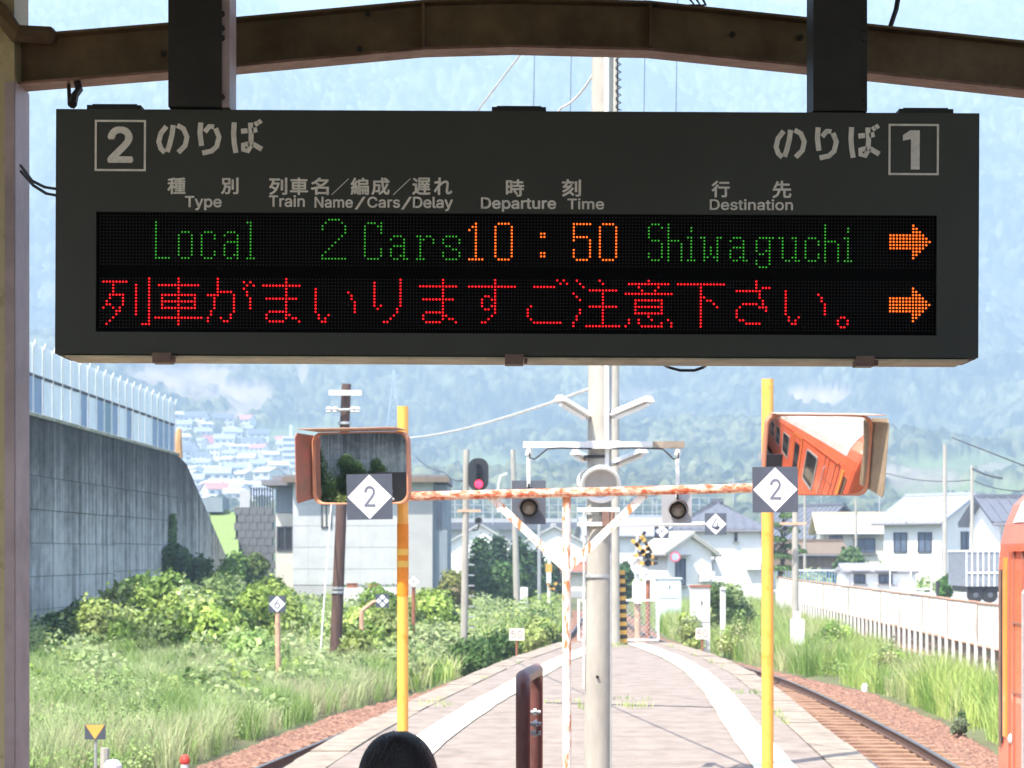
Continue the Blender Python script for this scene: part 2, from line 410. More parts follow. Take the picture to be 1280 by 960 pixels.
Fq = np.stack([idx[:-1, :-1].ravel(), idx[:-1, 1:].ravel(), idx[1:, 1:].ravel(), idx[1:, :-1].ravel()], 1)
tag(np_mesh('ground', np.stack([GX.ravel(), GY.ravel(), GZ.ravel()], 1), Fq, M['soil'], smooth=True), kind='structure')

# ballast strips
def strip(name, a, b, y0, y1, dx, dy, m, h=.06, seed=3):
    Ys = np.arange(y0, y1, dy); n = int(max(2, (max(b(Ys) - a(Ys))) / dx)); u = np.linspace(0, 1, n)
    X = a(Ys)[:, None] * (1 - u) + b(Ys)[:, None] * u; Y = np.repeat(Ys[:, None], n, 1)
    Z = -.985 + (h2(np.round(X * 14), np.round(Y * 9), seed) - .5) * h + (fbm(X * 2, Y * 2, seed) - .5) * .08
    Z[:, 0] -= .12; Z[:, -1] -= .12
    i = np.arange(Z.size).reshape(Z.shape)
    F_ = np.stack([i[:-1, :-1].ravel(), i[:-1, 1:].ravel(), i[1:, 1:].ravel(), i[1:, :-1].ravel()], 1)
    return tag(np_mesh(name, np.stack([X.ravel(), Y.ravel(), Z.ravel()], 1), F_, m), kind='structure')
strip('ballast_bed', lambda y: np.where(y < 47.6, eR(np.minimum(y, 47.5)) - .15, lb(y)), rb, 16, 110, .09, .13, M['ballast'])
strip('ballast_bed', lb, lambda y: eL(y) + .15, 16, 47.6, .09, .13, M['ballast'], seed=9)
strip('ballast_bed', lambda y: eR(y) - .1, rb, -40, 16, .4, .5, M['ballast'])
strip('ballast_bed', lb, lambda y: eL(y) + .1, -40, 16, .4, .5, M['ballast'])

# track: rails + sleepers as parts
def track(cx, y0, y1, sl0, sl1, seed):
    tr = empty('railway_track', (0, 0, 0), kind='structure')
    for sgn in (-1, 1):
        top = MB(); side = MB(); Ys = np.arange(y0, y1, 1.5); prof = [(-.065, -.13), (-.02, -.11), (-.016, -.04), (-.033, -.02), (-.033, 0), (.033, 0), (.033, -.02), (.016, -.04), (.02, -.11), (.065, -.13)]
        vs = []; fs = []; k = len(prof)
        for i, y in enumerate(Ys):
            x = float(cx(y)) + sgn * .5335
            for (a, b) in prof: vs.append((x + a, y, -.80 + b))
        for i in range(len(Ys) - 1):
            for j in range(k - 1): fs.append((i * k + j, i * k + j + 1, (i + 1) * k + j + 1, (i + 1) * k + j))
        me = MB()
        for f_i, f in enumerate(fs):
            me.mi = 0
        me.add(vs, fs); me.m = [0 if (q % (k - 1)) == 4 else 1 for q in range(len(fs))]
        me.build('rail', [M['rail'], M['railside']], tr)
    me = None; y = sl0; rr = random.Random(seed)
    while y < sl1:
        x = float(cx(y)); dx = float(cx(y + .5) - cx(y - .5))
        if me is None:
            b = MB(); b.box((0, 0, 0), (2.0, .21, .14)); o = b.build('sleeper', M['sleeper'], tr); me = o.data
        else:
            o = bpy.data.objects.new('sleeper', me); C.objects.link(o); o.parent = tr
        o.location = (x + rr.uniform(-.03, .03), y, -1.01 + rr.uniform(-.008, .012)); o.rotation_euler = (rr.uniform(-.02, .02), rr.uniform(-.01, .01), -dx + rr.uniform(-.015, .015))
        y += .62
    return tr
track(cR, -40, 240, 17, 95, 1)
track(cL, -40, 97, 17, 60, 2)

# platform
plat = empty('platform', (0, 0, 0), kind='structure')
Yp = list(np.arange(-24, 47.4, 1.1)) + [47.5]
b = MB(); vs = []; fs = []
for y in Yp:
    l, r_ = float(eL(y)) + .42, float(eR(y)) - .42
    vs += [(l, y, 0), (r_, y, 0), (l, y, -1.1), (r_, y, -1.1)]
for i in range(len(Yp) - 1):
    a = 4 * i; fs += [(a, a + 1, a + 5, a + 4), (a, a + 4, a + 6, a + 2), (a + 1, a + 3, a + 7, a + 5)]
a = 4 * (len(Yp) - 1); fs += [(a, a + 1, a + 3, a + 2), (0, 2, 3, 1)]
b.add(vs, fs); b.build('paving', M['platform'], plat)
rr = random.Random(4)
for e, sg in ((eR, -1), (eL, 1)):
    y = -23.0
    while y < 47.4:
        L_ = .9 if y > 12 else 3.6; y2 = min(y + L_ - .012, 47.5)
        b = MB(); dz = rr.uniform(-.008, .010); o1 = float(e(y)); o2 = float(e(y2)); j = rr.uniform(-.012, .012)
        i1, i2 = o1 + sg * .405, o2 + sg * .405
        zt, zb = .004 + dz, -1.12
        b.add([(o1 + j, y, zb), (o2 + j, y2, zb), (i2, y2, zb), (i1, y, zb), (o1 + j, y, zt), (o2 + j, y2, zt), (i2, y2, zt), (i1, y, zt)],
              [(4, 5, 6, 7), (0, 1, 5, 4), (1, 2, 6, 5), (2, 3, 7, 6), (3, 0, 4, 7)] if sg > 0 else [(7, 6, 5, 4), (4, 5, 1, 0), (5, 6, 2, 1), (6, 7, 3, 2), (7, 4, 0, 3)])
        b.build('coping_slab', M['coping'], plat)
        y += L_
def line_strip(e, o0, o1, z=.016, y0=-20, y1=47.0, name='platform_line'):
    b = MB(); vs = []; Ys = np.arange(y0, y1, .7)
    for y in Ys:
        q = float(vnoise(y * 3, 1.5, 3) - .5) * .03
        vs += [(float(e(y)) + o0 + q, y, z), (float(e(y)) + o1 + q, y, z)]
    b.add(vs, [(2 * i, 2 * i + 1, 2 * i + 3, 2 * i + 2) for i in range(len(Ys) - 1)]); return b.build(name, M['whiteline'], plat)
line_strip(eR, -1.16, -.76); line_strip(eL, .88, 1.28)
b = MB(); cp = [at(690, 879, 0) * 0 for _ in range(0)]
pts = [Vector((.45 + .12 * i, 28.0 - .045 * i + .04 * math.sin(i * 1.7), .006)) for i in range(20)]
vs = []
for i, p in enumerate(pts): vs += [p + Vector((0, -.05, 0)), p + Vector((0, .06, 0))]
b.add(vs, [(2 * i, 2 * i + 2, 2 * i + 3, 2 * i + 1) for i in range(len(pts) - 1)])
b.build('shadow_line', mat('painted_cable_shadow', (.10, .09, .085), .9), plat)  # dark strip painting a cable's shadow across the paving

# ------------------------------------------------------------------ canopy frame
SD = 5.83; BD = 6.35
can = empty('canopy', (0, 0, 0), 'weathered steel station canopy frame with arched beam and cream column', 'canopy')
def beam_pts(off):   # centre line through pixels
    return [at(-60, 84 + off, BD), at(30, 79 + off, BD), at(290, 58 + off, BD), at(530, 36 + off, BD), at(640, 33 + off, BD), at(810, 37 + off, BD), at(1050, 62 + off, BD), at(1290, 88 + off, BD), at(1400, 98 + off, BD)]
hh = S(62, BD) / 2
def beam_sheet(o_top, o_bot, y0, y1, name, m):
    b = MB(); P = beam_pts(0); vs = []
    for p in P:
        vs += [(p.x, y0, p.z + o_top), (p.x, y0, p.z + o_bot), (p.x, y1, p.z + o_bot), (p.x, y1, p.z + o_top)]
    fs = []
    for i in range(len(P) - 1):
        a = 4 * i
        for j in range(4): fs.append((a + j, a + (j + 1) % 4, a + 4 + (j + 1) % 4, a + 4 + j))
    fs += [(0, 3, 2, 1), (len(vs) - 4, len(vs) - 3, len(vs) - 2, len(vs) - 1)]
    b.add(vs, fs); return b.build(name, m, can)
beam_sheet(hh - .008, -hh + .008, BD - .004, BD + .004, 'beam_web', M['beam'])
beam_sheet(hh, hh - .008, BD - .05, BD + .05, 'beam_flange', M['beam'])
beam_sheet(-hh + .008, -hh, BD - .05, BD + .05, 'beam_flange', M['flange'])
for px in (530, 812, 1050):
    p = at(px, 36 if px < 1000 else 62, BD); b = MB(); b.box((p.x, BD - .027, p.z), (.008, .044, hh * 2 - .02)); b.build('stiffener', M['beam'], can)
# bolts along the beam
for px, py in ((205, 68), (450, 62), (460, 18), (1000, 48), (915, 44)):
    p = at(px, py, BD); b = MB(); b.cyl((p.x, BD - .016, p.z), (p.x, BD - .004, p.z), .009, n=6); b.build('bolt', M['darksteel'], can)
# left column: H section; pinkish strips paint the light on its edge
cx0 = at(-40, 0, BD).x; cx1 = at(27, 0, BD).x
b = MB(); b.b2((cx1 - .24, BD - .09, 0), (cx1 - .012, BD - .082, 4.2)); b.b2((cx1 - .012, BD - .092, 0), (cx1, BD + .09, 4.2))
b.b2((cx1 - .252, BD - .092, 0), (cx1 - .241, BD + .09, 4.2)); b.build('column', [M['cream']], can)
b = MB(); b.b2((cx1 + .0005, BD - .10, 0), (cx1 + .003, BD + .09, at(0, 110, BD).z)); b.b2((cx1 - .027, BD - .103, 0), (cx1 + .003, BD - .0935, at(0, 112, BD).z)); b.build('lit_column_edge', M['pinkgrey'], can)
b = MB(); c2 = at(1313, 0, BD).x; b.b2((c2, BD - .09, 0), (c2 + .24, BD + .09, 4.2)); b.build('column', M['cream'], can)
# curved dark bracket at top left
b = MB(); b.tube([at(-40, -10, BD - .12), at(0, 15, BD - .12), at(20, 42, BD - .12), at(60, 44, BD - .06), at(62, 46, BD)], .028, 8); b.build('bracket', M['beam'], can)
b = MB(); b.tube([at(97, 104, BD - .02), at(99, 112, BD - .1), at(93, 120, BD - .3), at(91, 131, BD - .42)], .012, 6); b.tube([at(86, 106, BD - .02), at(87, 131, BD - .4)], .006, 6); b.build('hook', M['darksteel'], can)
# other bays behind the camera; unseen roof, extended to shade column and barrier
for yy in (1.2, -4, -9.2):
    b = MB(); b.b2((cx1 - .25, yy - .09, 0), (cx1, yy + .09, 4.2)); b.build('column', M['cream'], can)
    b = MB(); b.b2((c2, yy - .09, 0), (c2 + .24, yy + .09, 4.2)); b.build('column', M['cream'], can)
    b = MB(); b.b2((cx1, yy - .05, 3.75), (c2, yy + .05, 3.9)); b.build('beam_web', M['beam'], can)
b = MB(); b.b2((.12 - .25, -12, 3.74), (.12 + .12, 6.3, 3.80)); b.build('purlin', M['beam'], can)
b = MB(); vs = []; fs = []; nX = 60
for i in range(nX + 1):
    x = -3.5 + 6.6 * i / nX; z = 4.34 - abs(x - .2) * .06 + .02 * (i % 2)
    vs += [(x, -12, z), (x, 7.5, z), (x, -12, z + .03), (x, 7.5, z + .03)]
for i in range(nX):
    a = 4 * i; fs += [(a, a + 4, a + 5, a + 1), (a + 2, a + 3, a + 7, a + 6), (a, a + 2, a + 6, a + 4), (a + 1, a + 5, a + 7, a + 3)]
b.add(vs, fs); b.build('roof', M['roofsheet'], can)

# hangers of the sign
for (x0, x1, s0, s1, yb) in ((211, 277, 277, 287, 135), (1016, 1078, 1078, 1084, 140)):
    p0 = at(x0, yb, SD); p1 = at(x1, yb, SD); hg = None
    b = MB(); b.b2((p0.x, SD - .01, p0.z + .002), (p1.x, SD + .12, 4.23)); hg = b.build('sign_hanger', M['darksteel'], can)
    b = MB(); b.b2((p1.x + .0005, SD + .0, p0.z + .002), (at(s1, 0, SD).x, SD + .14, 4.2)); b.build('hanger_side', M['pinkgrey'] if x0 < 600 else M['darksteel'], can)
    for k, yy in enumerate((18, 36, 48, 122)):
        q = at(s0 + 1, yy, SD); b = MB(); b.cyl((q.x, SD - .012, q.z), (q.x, SD - .001, q.z), .008, n=6); b.build('bolt', M['darksteel'], can)

# ------------------------------------------------------------------ the departure sign
K = F_PX / SD
sc_ = at(647, 292, SD)
sign = empty('departure_board', sc_, 'hanging dark departure board with green, orange and red LED lettering', 'departure board')
def SX(px): return (px - 647) / K
def SZ(px, py): return -(py - .0047 * (px - 647) - 292) / K
def sbuild(mb, name, m, parent=None):
    me = bpy.data.meshes.new(name); me.from_pydata([tuple(v) for v in mb.v], [], mb.f)
    me.polygons.foreach_set('material_index', mb.m); me.update()
    return link_mesh(name, me, m, parent if parent is not None else sign)
X0, X1, Z0, Z1 = SX(68), SX(1225), SZ(647, 446), SZ(647, 137.5)
px0, px1, pz0, pz1 = SX(120), SX(1171), SZ(647, 417), SZ(647, 267)
# face frame around the LED window
def rframe(mb, X0, Z0, X1, Z1, x0, z0, x1, z1, y0, y1):
    mb.b2((X0, y0, Z0), (x0, y1, Z1)); mb.b2((x1, y0, Z0), (X1, y1, Z1)); mb.b2((x0, y0, z1), (x1, y1, Z1)); mb.b2((x0, y0, Z0), (x1, y1, z0))
b = MB()
ch = .012
def cbox(mb, x0, x1, z0, z1, y0, y1, c):   # chamfered-corner slab
    poly = [(x0 + c, z0), (x1 - c, z0), (x1, z0 + c), (x1, z1 - c), (x1 - c, z1), (x0 + c, z1), (x0, z1 - c), (x0, z0 + c)]
    n = 8; vs = [(x, y0, z) for x, z in poly] + [(x, y1, z) for x, z in poly]
    fs = [tuple(range(n)), tuple(range(2 * n - 1, n - 1, -1))] + [(i, n + i, n + (i + 1) % n, (i + 1) % n) for i in range(n)]
    mb.add(vs, fs)
b = MB(); cbox(b, X0, X1, Z0, Z1, .016, .19, .008); sbuild(b, 'housing', M['sign'])
b = MB(); rframe(b, X0 + .003, Z0 + .003, X1 - .003, Z1 - .003, px0, pz0, px1, pz1, 0, .016); sbuild(b, 'front_panel', M['sign'])
b = MB(); b.b2((X0 + .03, .01, Z0 - .006), (X1 - .03, .19, Z0 - .0005)); sbuild(b, 'bottom_plate', M['sign_bottom'])
b = MB(); b.b2((px0 - .001, .008, pz0 - .001), (px1 + .001, .0155, pz1 + .001)); sbuild(b, 'display_window', M['ledpanel'])
for px in (205, 645, 1083):
    b = MB(); b.b2((SX(px - 13), -.012, Z0 - .022), (SX(px + 10), .05, Z0 + .006)); b.cyl((SX(px + 11), -.002, Z0 - .012), (SX(px + 15), -.002, Z0 - .012), .008, n=10); sbuild(b, 'latch', M['visor'])
for px in (140, 648, 1159):
    b = MB(); b.b2((SX(px - 34), .02, Z1 + .0005), (SX(px + 34), .12, Z1 + .013)); b.b2((SX(px - 28), .03, Z1 + .013), (SX(px + 28), .10, Z1 + .018)); sbuild(b, 'top_bracket', M['darksteel'])
# printing
yl = -.0015
for (a0, b0, a1, b1) in ((118, 150, 182, 214), (1110, 155, 1173, 219)):
    b = MB()
    xa, xb = SX(a0), SX(a1); za, zb = SZ((a0 + a1) / 2, b1), SZ((a0 + a1) / 2, b0); t = 2.6 / K
    b.add([(xa, yl, za), (xb, yl, za), (xb, yl, zb), (xa, yl, zb), (xa + t, yl, za + t), (xb - t, yl, za + t), (xb - t, yl, zb - t), (xa + t, yl, zb - t)], [(0, 1, 5, 4), (1, 2, 6, 5), (2, 3, 7, 6), (3, 0, 4, 7)])
    sbuild(b, 'number_box', M['letter'])
def st(s, a0, b0, a1, b1, off=.028, name='lettering'):
    b = MB(); m_ = (a0 + a1) / 2; text_into(b, s, SX(a0), SZ(m_, b1), SX(a1), SZ(m_, b0), yl, off); sbuild(b, name, M['letter'])
st('2', 134, 158, 166, 204, .045, 'numeral')
b = MB(); q_ = [(1137, 163), (1149, 163), (1149, 212), (1138, 212), (1138, 174), (1128, 176), (1128, 169)]
b.add([(SX(x), yl, SZ(x, y)) for x, y in q_], [(0, 6, 5, 4), (0, 4, 3, 2, 1)]); sbuild(b, 'numeral', M['letter'])
st('種', 209, 222, 232, 243); st('別', 276, 222, 298, 243)
for s_, x_ in zip('列車名／編成／遅れ', (336, 362, 388, 413, 438, 464, 490, 515, 542)):
    if s_ == '／': st(s_, x_ + 1, 223, x_ + 23, 244, .0)
    else: st(s_, x_, 222, x_ + 23, 244)
st('時', 632, 224, 655, 246); st('刻', 702, 224, 726, 246); st('行', 889, 226, 912, 247); st('先', 965, 226, 989, 248)
st('Type', 231, 245, 277, 263, .03); st('Train', 336, 244, 381, 259, .03); st('Name', 393, 246, 441, 260, .03); st('/', 443, 246, 457, 262, 0)
st('Cars', 459, 246, 500, 260, .03); st('/', 501, 246, 515, 262, 0); st('Delay', 516, 246, 566, 264, .03)
st('Departure', 601, 247, 695, 265, .03); st('Time', 709, 248, 755, 262, .03); st('Destination', 887, 249, 991, 263, .03)
noriba = [[(430, 72), (402, 108), (392, 150), (403, 183), (424, 203)], [(464, 66), (458, 115), (446, 165), (434, 200)], [(484, 67), (515, 84), (533, 125), (524, 168), (490, 203)],
          [(602, 53), (598, 105), (606, 170)], [(622, 100), (645, 72), (668, 75)], [(676, 82), (693, 125), (682, 172), (656, 196), (610, 206)],
          [(769, 52), (766, 110), (770, 160), (778, 205)], [(803, 97), (836, 94)], [(858, 94), (884, 88)], [(850, 54), (854, 110), (852, 168), (838, 196), (814, 188), (812, 166), (846, 158)], [(862, 160), (908, 187)],
          [(872, 50), (886, 70)], [(890, 40), (904, 58)]]
for dx, dy in ((0, 0), (771.5, 6)):
    for grp in (noriba[:3], noriba[3:6], noriba[6:]):
        b = MB()
        for k, s_ in enumerate(grp):
            pts = [(SX(100 + x / 4 + dx), SZ(100 + x / 4 + dx, 140 + y / 4 + dy)) for x, y in s_]
            ribbon(b, pts, 6.4 / K * (.7 if (k >= 5 and len(grp) > 4) else 1), yl)
        sbuild(b, 'lettering', M['letter'])
# LEDs: runs (column, first row, last row) or (row: columns)
def rows(spec, base):
    out = set()
    for r_, cols in spec.items():
        for c in cols.split(','):
            if '-' in c: a, q = c.split('-'); out |= {(base + i, r_) for i in range(int(a), int(q) + 1)}
            else: out.add((base + int(c), r_))
    return out
G = {
 '列': {0: '14', 1: '0-7,14', 2: '3,10,14', 3: '3,10,14', 4: '3,10,14', 5: '2-6,10,14', 6: '2,6,10,14', 7: '1,6,10,14', 8: '1,2,6,10,14', 9: '0,3,5,10,14', 10: '4,5,10,14', 11: '4,10,14', 12: '3,14', 13: '2,14', 14: '1,12-14'},
 '車': {0: '7', 1: '7', 2: '1-13', 3: '7', 4: '7', 5: '2-12', 6: '2,7,12', 7: '2-12', 8: '2,7,12', 9: '2-12', 10: '7', 11: '7', 12: '0-14', 13: '7', 14: '7'},
 'が': {0: '3', 1: '3,11,13', 2: '3,12,14', 3: '3,11', 4: '3-7,12', 5: '0-3,8,12', 6: '2,8,13', 7: '2,8,13', 8: '2,8,13', 9: '2,8,13', 10: '1,8', 11: '1,7', 12: '0,4,7', 13: '0,5,6'},
 'ま': {0: '8', 1: '8', 2: '1-12', 3: '8', 4: '8', 5: '8', 6: '2-11', 7: '8', 8: '8', 9: '8', 10: '3-8', 11: '2,8,9', 12: '2,8,10,11', 13: '3-7,12'},
 'い': {3: '1', 4: '1,11', 5: '1,12', 6: '1,12', 7: '1,13', 8: '1,13', 9: '1,13', 10: '1,13', 11: '2,5', 12: '2,4', 13: '3,4'},
 'り': {0: '11', 1: '3,11', 2: '3,11', 3: '3,11', 4: '3,11', 5: '3,11', 6: '3,11', 7: '3,11', 8: '3,5,11', 9: '4,10', 10: '10', 11: '9', 12: '8', 13: '6,7'},
 'す': {0: '8', 1: '8', 2: '0-14', 3: '8', 4: '8', 5: '5,6,8', 6: '4,7,8', 7: '4,8', 8: '4,7,8', 9: '5,6,8', 10: '8', 11: '7', 12: '6', 13: '4,5'},
 'ご': {0: '11,13', 1: '12,14', 2: '4-10', 8: '3', 9: '2', 10: '2', 11: '2', 12: '3', 13: '4-12'},
 '注': {0: '1,8', 1: '2,9', 2: '3', 3: '5-13', 4: '0,9', 5: '1,9', 6: '2,9', 7: '9', 8: '5-13', 9: '2,9', 10: '2,9', 11: '1,9', 12: '1,9', 13: '0,9', 14: '0,4-14'},
 '意': {0: '7', 1: '1-13', 2: '4,10', 3: '5,9', 4: '0-14', 6: '3-11', 7: '3,11', 8: '3-11', 9: '3,11', 10: '3-11', 11: '7', 12: '1,4,8,13', 13: '1,4,11,14', 14: '0,5-11,14'},
 '下': {1: '0-14', 2: '7', 3: '7', 4: '7', 5: '7,8', 6: '7,9,10', 7: '7,11', 8: '7,12', 9: '7', 10: '7', 11: '7', 12: '7', 13: '7', 14: '7'},
 'さ': {0: '8', 1: '8', 2: '8,10-12', 3: '2-9', 4: '9', 5: '9', 6: '10', 7: '4-8,10', 8: '3,9-11', 9: '2,11', 10: '2', 11: '2', 12: '3,4', 13: '5-9'},
 '。': {11: '2,3', 12: '1,4', 13: '1,4', 14: '2,3'}}
TOP = {
 'Local': {2: '16,44,45', 3: '16,45', 4: '16,45', 5: '16,24-26,31-33,38-40,45', 6: '16,23,27,30,34,37,41,45', 7: '16,23,27,30,34,41,45', 8: '16,23,27,30,38-41,45', 9: '16,23,27,30,37,41,45', 10: '16,23,27,30,37,41,45', 11: '16,23,27,30,34,37,41,45', 12: '16,23,27,30,34,37,40,41,45', 13: '16-20,24-26,31-33,38,39,41,44-46'},
 '2Cars': {1: '69-72', 2: '68,73,81-83,85', 3: '67,74,80,84,85', 4: '67,74,80,85', 5: '74,80,85', 6: '73,80,89-91,96,97,99,100,105-108', 7: '72,80,88,92,97,98,101,104,109', 8: '71,80,92,97,101,104,109', 9: '70,80,89-92,97,105,106', 10: '69,80,85,88,92,97,107,108', 11: '68,80,85,88,92,97,104,109', 12: '67,80,85,88,91,92,97,104,109', 13: '67-74,81-84,89,90,92,93,96-98,105-108'},
 'time': {2: '114,121-124,144-149,153-156', 3: '113,114,120,125,144,152,157', 4: '112,114,120,125,144,152,157', 5: '114,120,125,134,135,144,152,157', 6: '114,120,125,134,135,144-148,152,157', 7: '114,120,125,144,149,152,157', 8: '114,120,125,149,152,157', 9: '114,120,125,149,152,157', 10: '114,120,125,144,149,152,157', 11: '114,120,125,134,135,144,149,152,157', 12: '114,120,125,134,135,144,149,152,157', 13: '112-116,121-124,145-148,153-156'},
 'dest': {2: '168-170,173,221', 3: '167,171,173,180,221,228', 4: '167,173,180,221,228', 5: '167,173,221', 6: '167,173,179,180,183,184,188,189,193-195,201-205,207,208,211,212,216-218,221,227,228', 7: '168-170,173-176,180,184,188,192,196,200,204,208,212,215,219,221-224,228', 8: '171,173,177,180,184,188,196,200,204,208,212,215,219,221,225,228', 9: '171,173,177,180,184,186,188,193-196,200,204,208,212,215,221,225,228', 10: '171,173,177,180,184,186,188,192,196,200,203,204,208,212,215,221,225,228', 11: '167,171,173,177,180,184,186,188,192,196,201,202,204,208,212,215,219,221,225,228', 12: '167,171,173,177,180,184,185,187,188,192,195,196,204,208,211,212,215,219,221,225,228', 13: '168-170,173,177,179-181,184,188,193,194,196,197,200,204,209,210,212,213,216-218,221,225,227-229', 14: '200,204', 15: '201-203'}}
ARROW = {2: '7', 3: '7,8', 4: '7-9', 5: '0-10', 6: '0-11', 7: '0-12', 8: '0-11', 9: '0-10', 10: '7-9', 11: '7,8', 12: '7'}
def led_pos(c, r_, bottom):
    px = 129.1 + 4.085 * c; py = (347.5 if bottom else 268.7) + 4.07 * r_
    return SX(px), -(py - 292) / K - .0047 * (129.1 - 647) * 0 + (-.0047 * (647 - 129.1)) / K * 0
def led_mesh(name, cells, bottom, m, rad):
    V = []; Fc = []; n = 6
    for (c, r_) in sorted(cells):
        x, z = led_pos(c, r_, bottom); z = z + .0047 * 0
        z = -((347.5 if bottom else 268.7) + 4.07 * r_ + .0047 * 518 - 292) / K
        base = len(V)
        for i in range(n):
            t = 2 * math.pi * i / n; V.append((x + rad * math.cos(t), .0065, z + rad * math.sin(t)))
        V.append((x, .0055, z))
        for i in range(n): Fc.append((base + (i + 1) % n, base + i, base + n))
    o = np_mesh(name, V, Fc, m, sign); o['kind'] = 'stuff'; return o
rl = 1.35 / K
lit_b = {}
for i, ch_ in enumerate('列車がまいりますご注意下さい。'):
    lit_b[(ch_, i)] = rows(G[ch_], 16 * i)
allb = set(); 
for (c_, i), cells in lit_b.items():
    led_mesh('led_character', cells, True, M['led_red'], rl); allb |= cells
arr = rows(ARROW, 241)
led_mesh('led_arrow', arr, True, M['led_orange'], rl); led_mesh('led_arrow', arr, False, M['led_orange'], rl); allb |= arr
allt = set(arr)
for k, m in (('Local', 'led_green'), ('2Cars', 'led_green'), ('time', 'led_orange'), ('dest', 'led_green')):
    cells = rows(TOP[k], 0); allt |= cells; led_mesh('led_word', cells, False, M[m], rl * (.82 if m == 'led_green' else .95))
led_mesh('unlit_leds', {(c, r_) for c in range(-1, 255) for r_ in range(16)} - allt, False, M['ledoff'], .8 / K)
led_mesh('unlit_leds', {(c, r_) for c in range(-1, 255) for r_ in range(16)} - allb, True, M['ledoff'], .8 / K)
sign.rotation_euler = (0, R(.27), 0)
# cables at the sign's left side
b = MB(); b.tube([at(26, 207, BD - .1), at(40, 226, SD + .15), at(56, 234, SD + .1), at(69, 236, SD + .08)], .0045, 6)
b.tube([at(26, 214, BD - .1), at(42, 232, SD + .15), at(58, 242, SD + .1), at(69, 244, SD + .08)], .0045, 6)
tag(b.build('power_cable', M['wire']), 'black cables looping from the column to the left end of the departure board', 'cable')
b = MB(); b.tube([at(810, 436, 6.0), at(824, 452, 6.8), at(835, 459, 7.2), at(850, 463, 7.2), at(868, 463, 7.2), at(880, 459, 7.2), at(888, 452, 6.8), at(896, 436, 6.0)], .005, 6)

tag(b.build('looped_cable', M['wire']), 'thin cable loop dangling just below the departure board', 'cable')
b = MB(); b.tube([at(1124, -10, BD + .2), at(1120, 12, BD + .2), at(1112, 36, BD + .15), at(1111, 68, BD + .05)], .008, 6)
tag(b.build('hanging_wire', M['wire']), 'short dark wire hanging onto the beam right of the board hanger', 'wire')
b = MB()
for k in range(3): b.tube([at(856 + k * 9, -8 - k, BD + .2), at(868 + k * 7, 6, BD + .2), at(846 + k * 9, 9, BD + .2)], .005, 6)
tag(b.build('coiled_wire', M['wire']), 'coil of wire resting on top of the arched canopy beam', 'wire')

# ------------------------------------------------------------------ handrail in the foreground
D1, D2 = 8.0, 9.1
hr = empty('handrail', (at(654, 0, D1).x, D1, 0), 'maroon U-shaped pipe barrier standing on the platform in front of the concrete pole', 'barrier')
b = MB(); z1 = at(0, 838, D1).z; r_ = S(18.5, D1) / 2; z2 = at(0, 828, D2).z
x1 = at(654, 0, D1).x; x2 = at(670.5, 0, D2).x
pts = [(x1, D1, 0), (x1, D1, z1 - .09)]
for k in range(1, 6):
    t = k / 6 * math.pi / 2; pts.append((x1, D1 + .09 * (1 - math.cos(t)), z1 - .09 + .09 * math.sin(t)))
for k in range(0, 6):
    t = k / 5 * math.pi / 2; pts.append((x2, D2 - .09 + .09 * math.sin(t), z2 - .09 + .09 * math.cos(t)))
pts.append((x2, D2, 0))
b.tube([Vector(p) - Vector((0, 0, r_ if p[2] > .1 else 0)) for p in pts], r_, 16); b.build('pipe', M['handrail'], hr, smooth=True)
for yy, pz in ((D2 - .15, 887), (D2 - .3, 898), (D2 - .3, 909)):
    q = at(669, pz, D2); b = MB(); b.cyl((q.x - .04, yy, q.z), (q.x + .022, yy, q.z), .009, n=8); b.cyl((q.x - .01, yy, q.z), (q.x + .004, yy, q.z), .017, n=6); b.build('bolt', M['galv'], hr)
b = MB(); b.box((x2 - .002, D2 - .25, 1.27), (.008, .42, .03)); b.build('cross_plate', M['handrail'], hr)
b = MB(); b.box((x2 - .002, D2 - .25, .55), (.008, 1.0, .03)); b.build('cross_plate', M['handrail'], hr)

# ------------------------------------------------------------------ mirror gantry
GD = 15.0
gan = empty('mirror_gantry', at(708, 693, GD).xy.to_3d(), 'rusty white pipe frame with Y braces carrying the two orange platform mirrors', 'gantry')
def pole(px, ytop, wpx, name, sleeve=None):
    p = at(px, ytop, GD); b = MB(); b.cyl((p.x, GD, 0), (p.x, GD, p.z), S(wpx, GD) / 2, n=20); b.build(name, M['yellow'], gan, smooth=False)
    return p
pl = pole(503.5, 508, 14, 'yellow_pole'); pr = pole(959.5, 474, 15, 'yellow_pole')
for p_, ya, yb in ((pl, 655, 745),):
    b = MB(); b.cyl((p_.x, GD, at(0, yb, GD).z), (p_.x, GD, at(0, ya, GD).z), S(7.4, GD), n=20, caps=True); b.build('pole_sleeve', M['orange'], gan)
    for y_ in (690, 705):
        b = MB(); b.cyl((p_.x, GD, at(0, y_ + 4, GD).z), (p_.x, GD, at(0, y_ - 4, GD).z), S(7.7, GD), n=20, caps=True); b.build('pole_band', M['band'], gan)
b = MB(); b.cyl(at(490, 621, GD - .03), at(945, 610, GD - .03), S(5.6, GD), n=14); b.build('crossbar', M['rustbar'], gan)
for px_, py_ in ((462, 621), (969, 612)):
    b = MB(); b.cyl(at(px_, py_, GD - .61), at(px_, py_, GD - .4), .015, n=8); b.tube([at(px_, py_ + 3, GD - .4), at(px_ + (30 if px_ < 700 else -10), py_ + 3, GD - .35), at(503 if px_ < 700 else 959, py_ + 3, GD)], .012, 6); b.build('sign_bracket', M['galv'], gan)
b = MB(); b.cyl(at(708, 617, GD), (at(709, 0, GD).x, GD, 0), S(5.4, GD), n=14); b.build('centre_post', M['rusty'], gan)
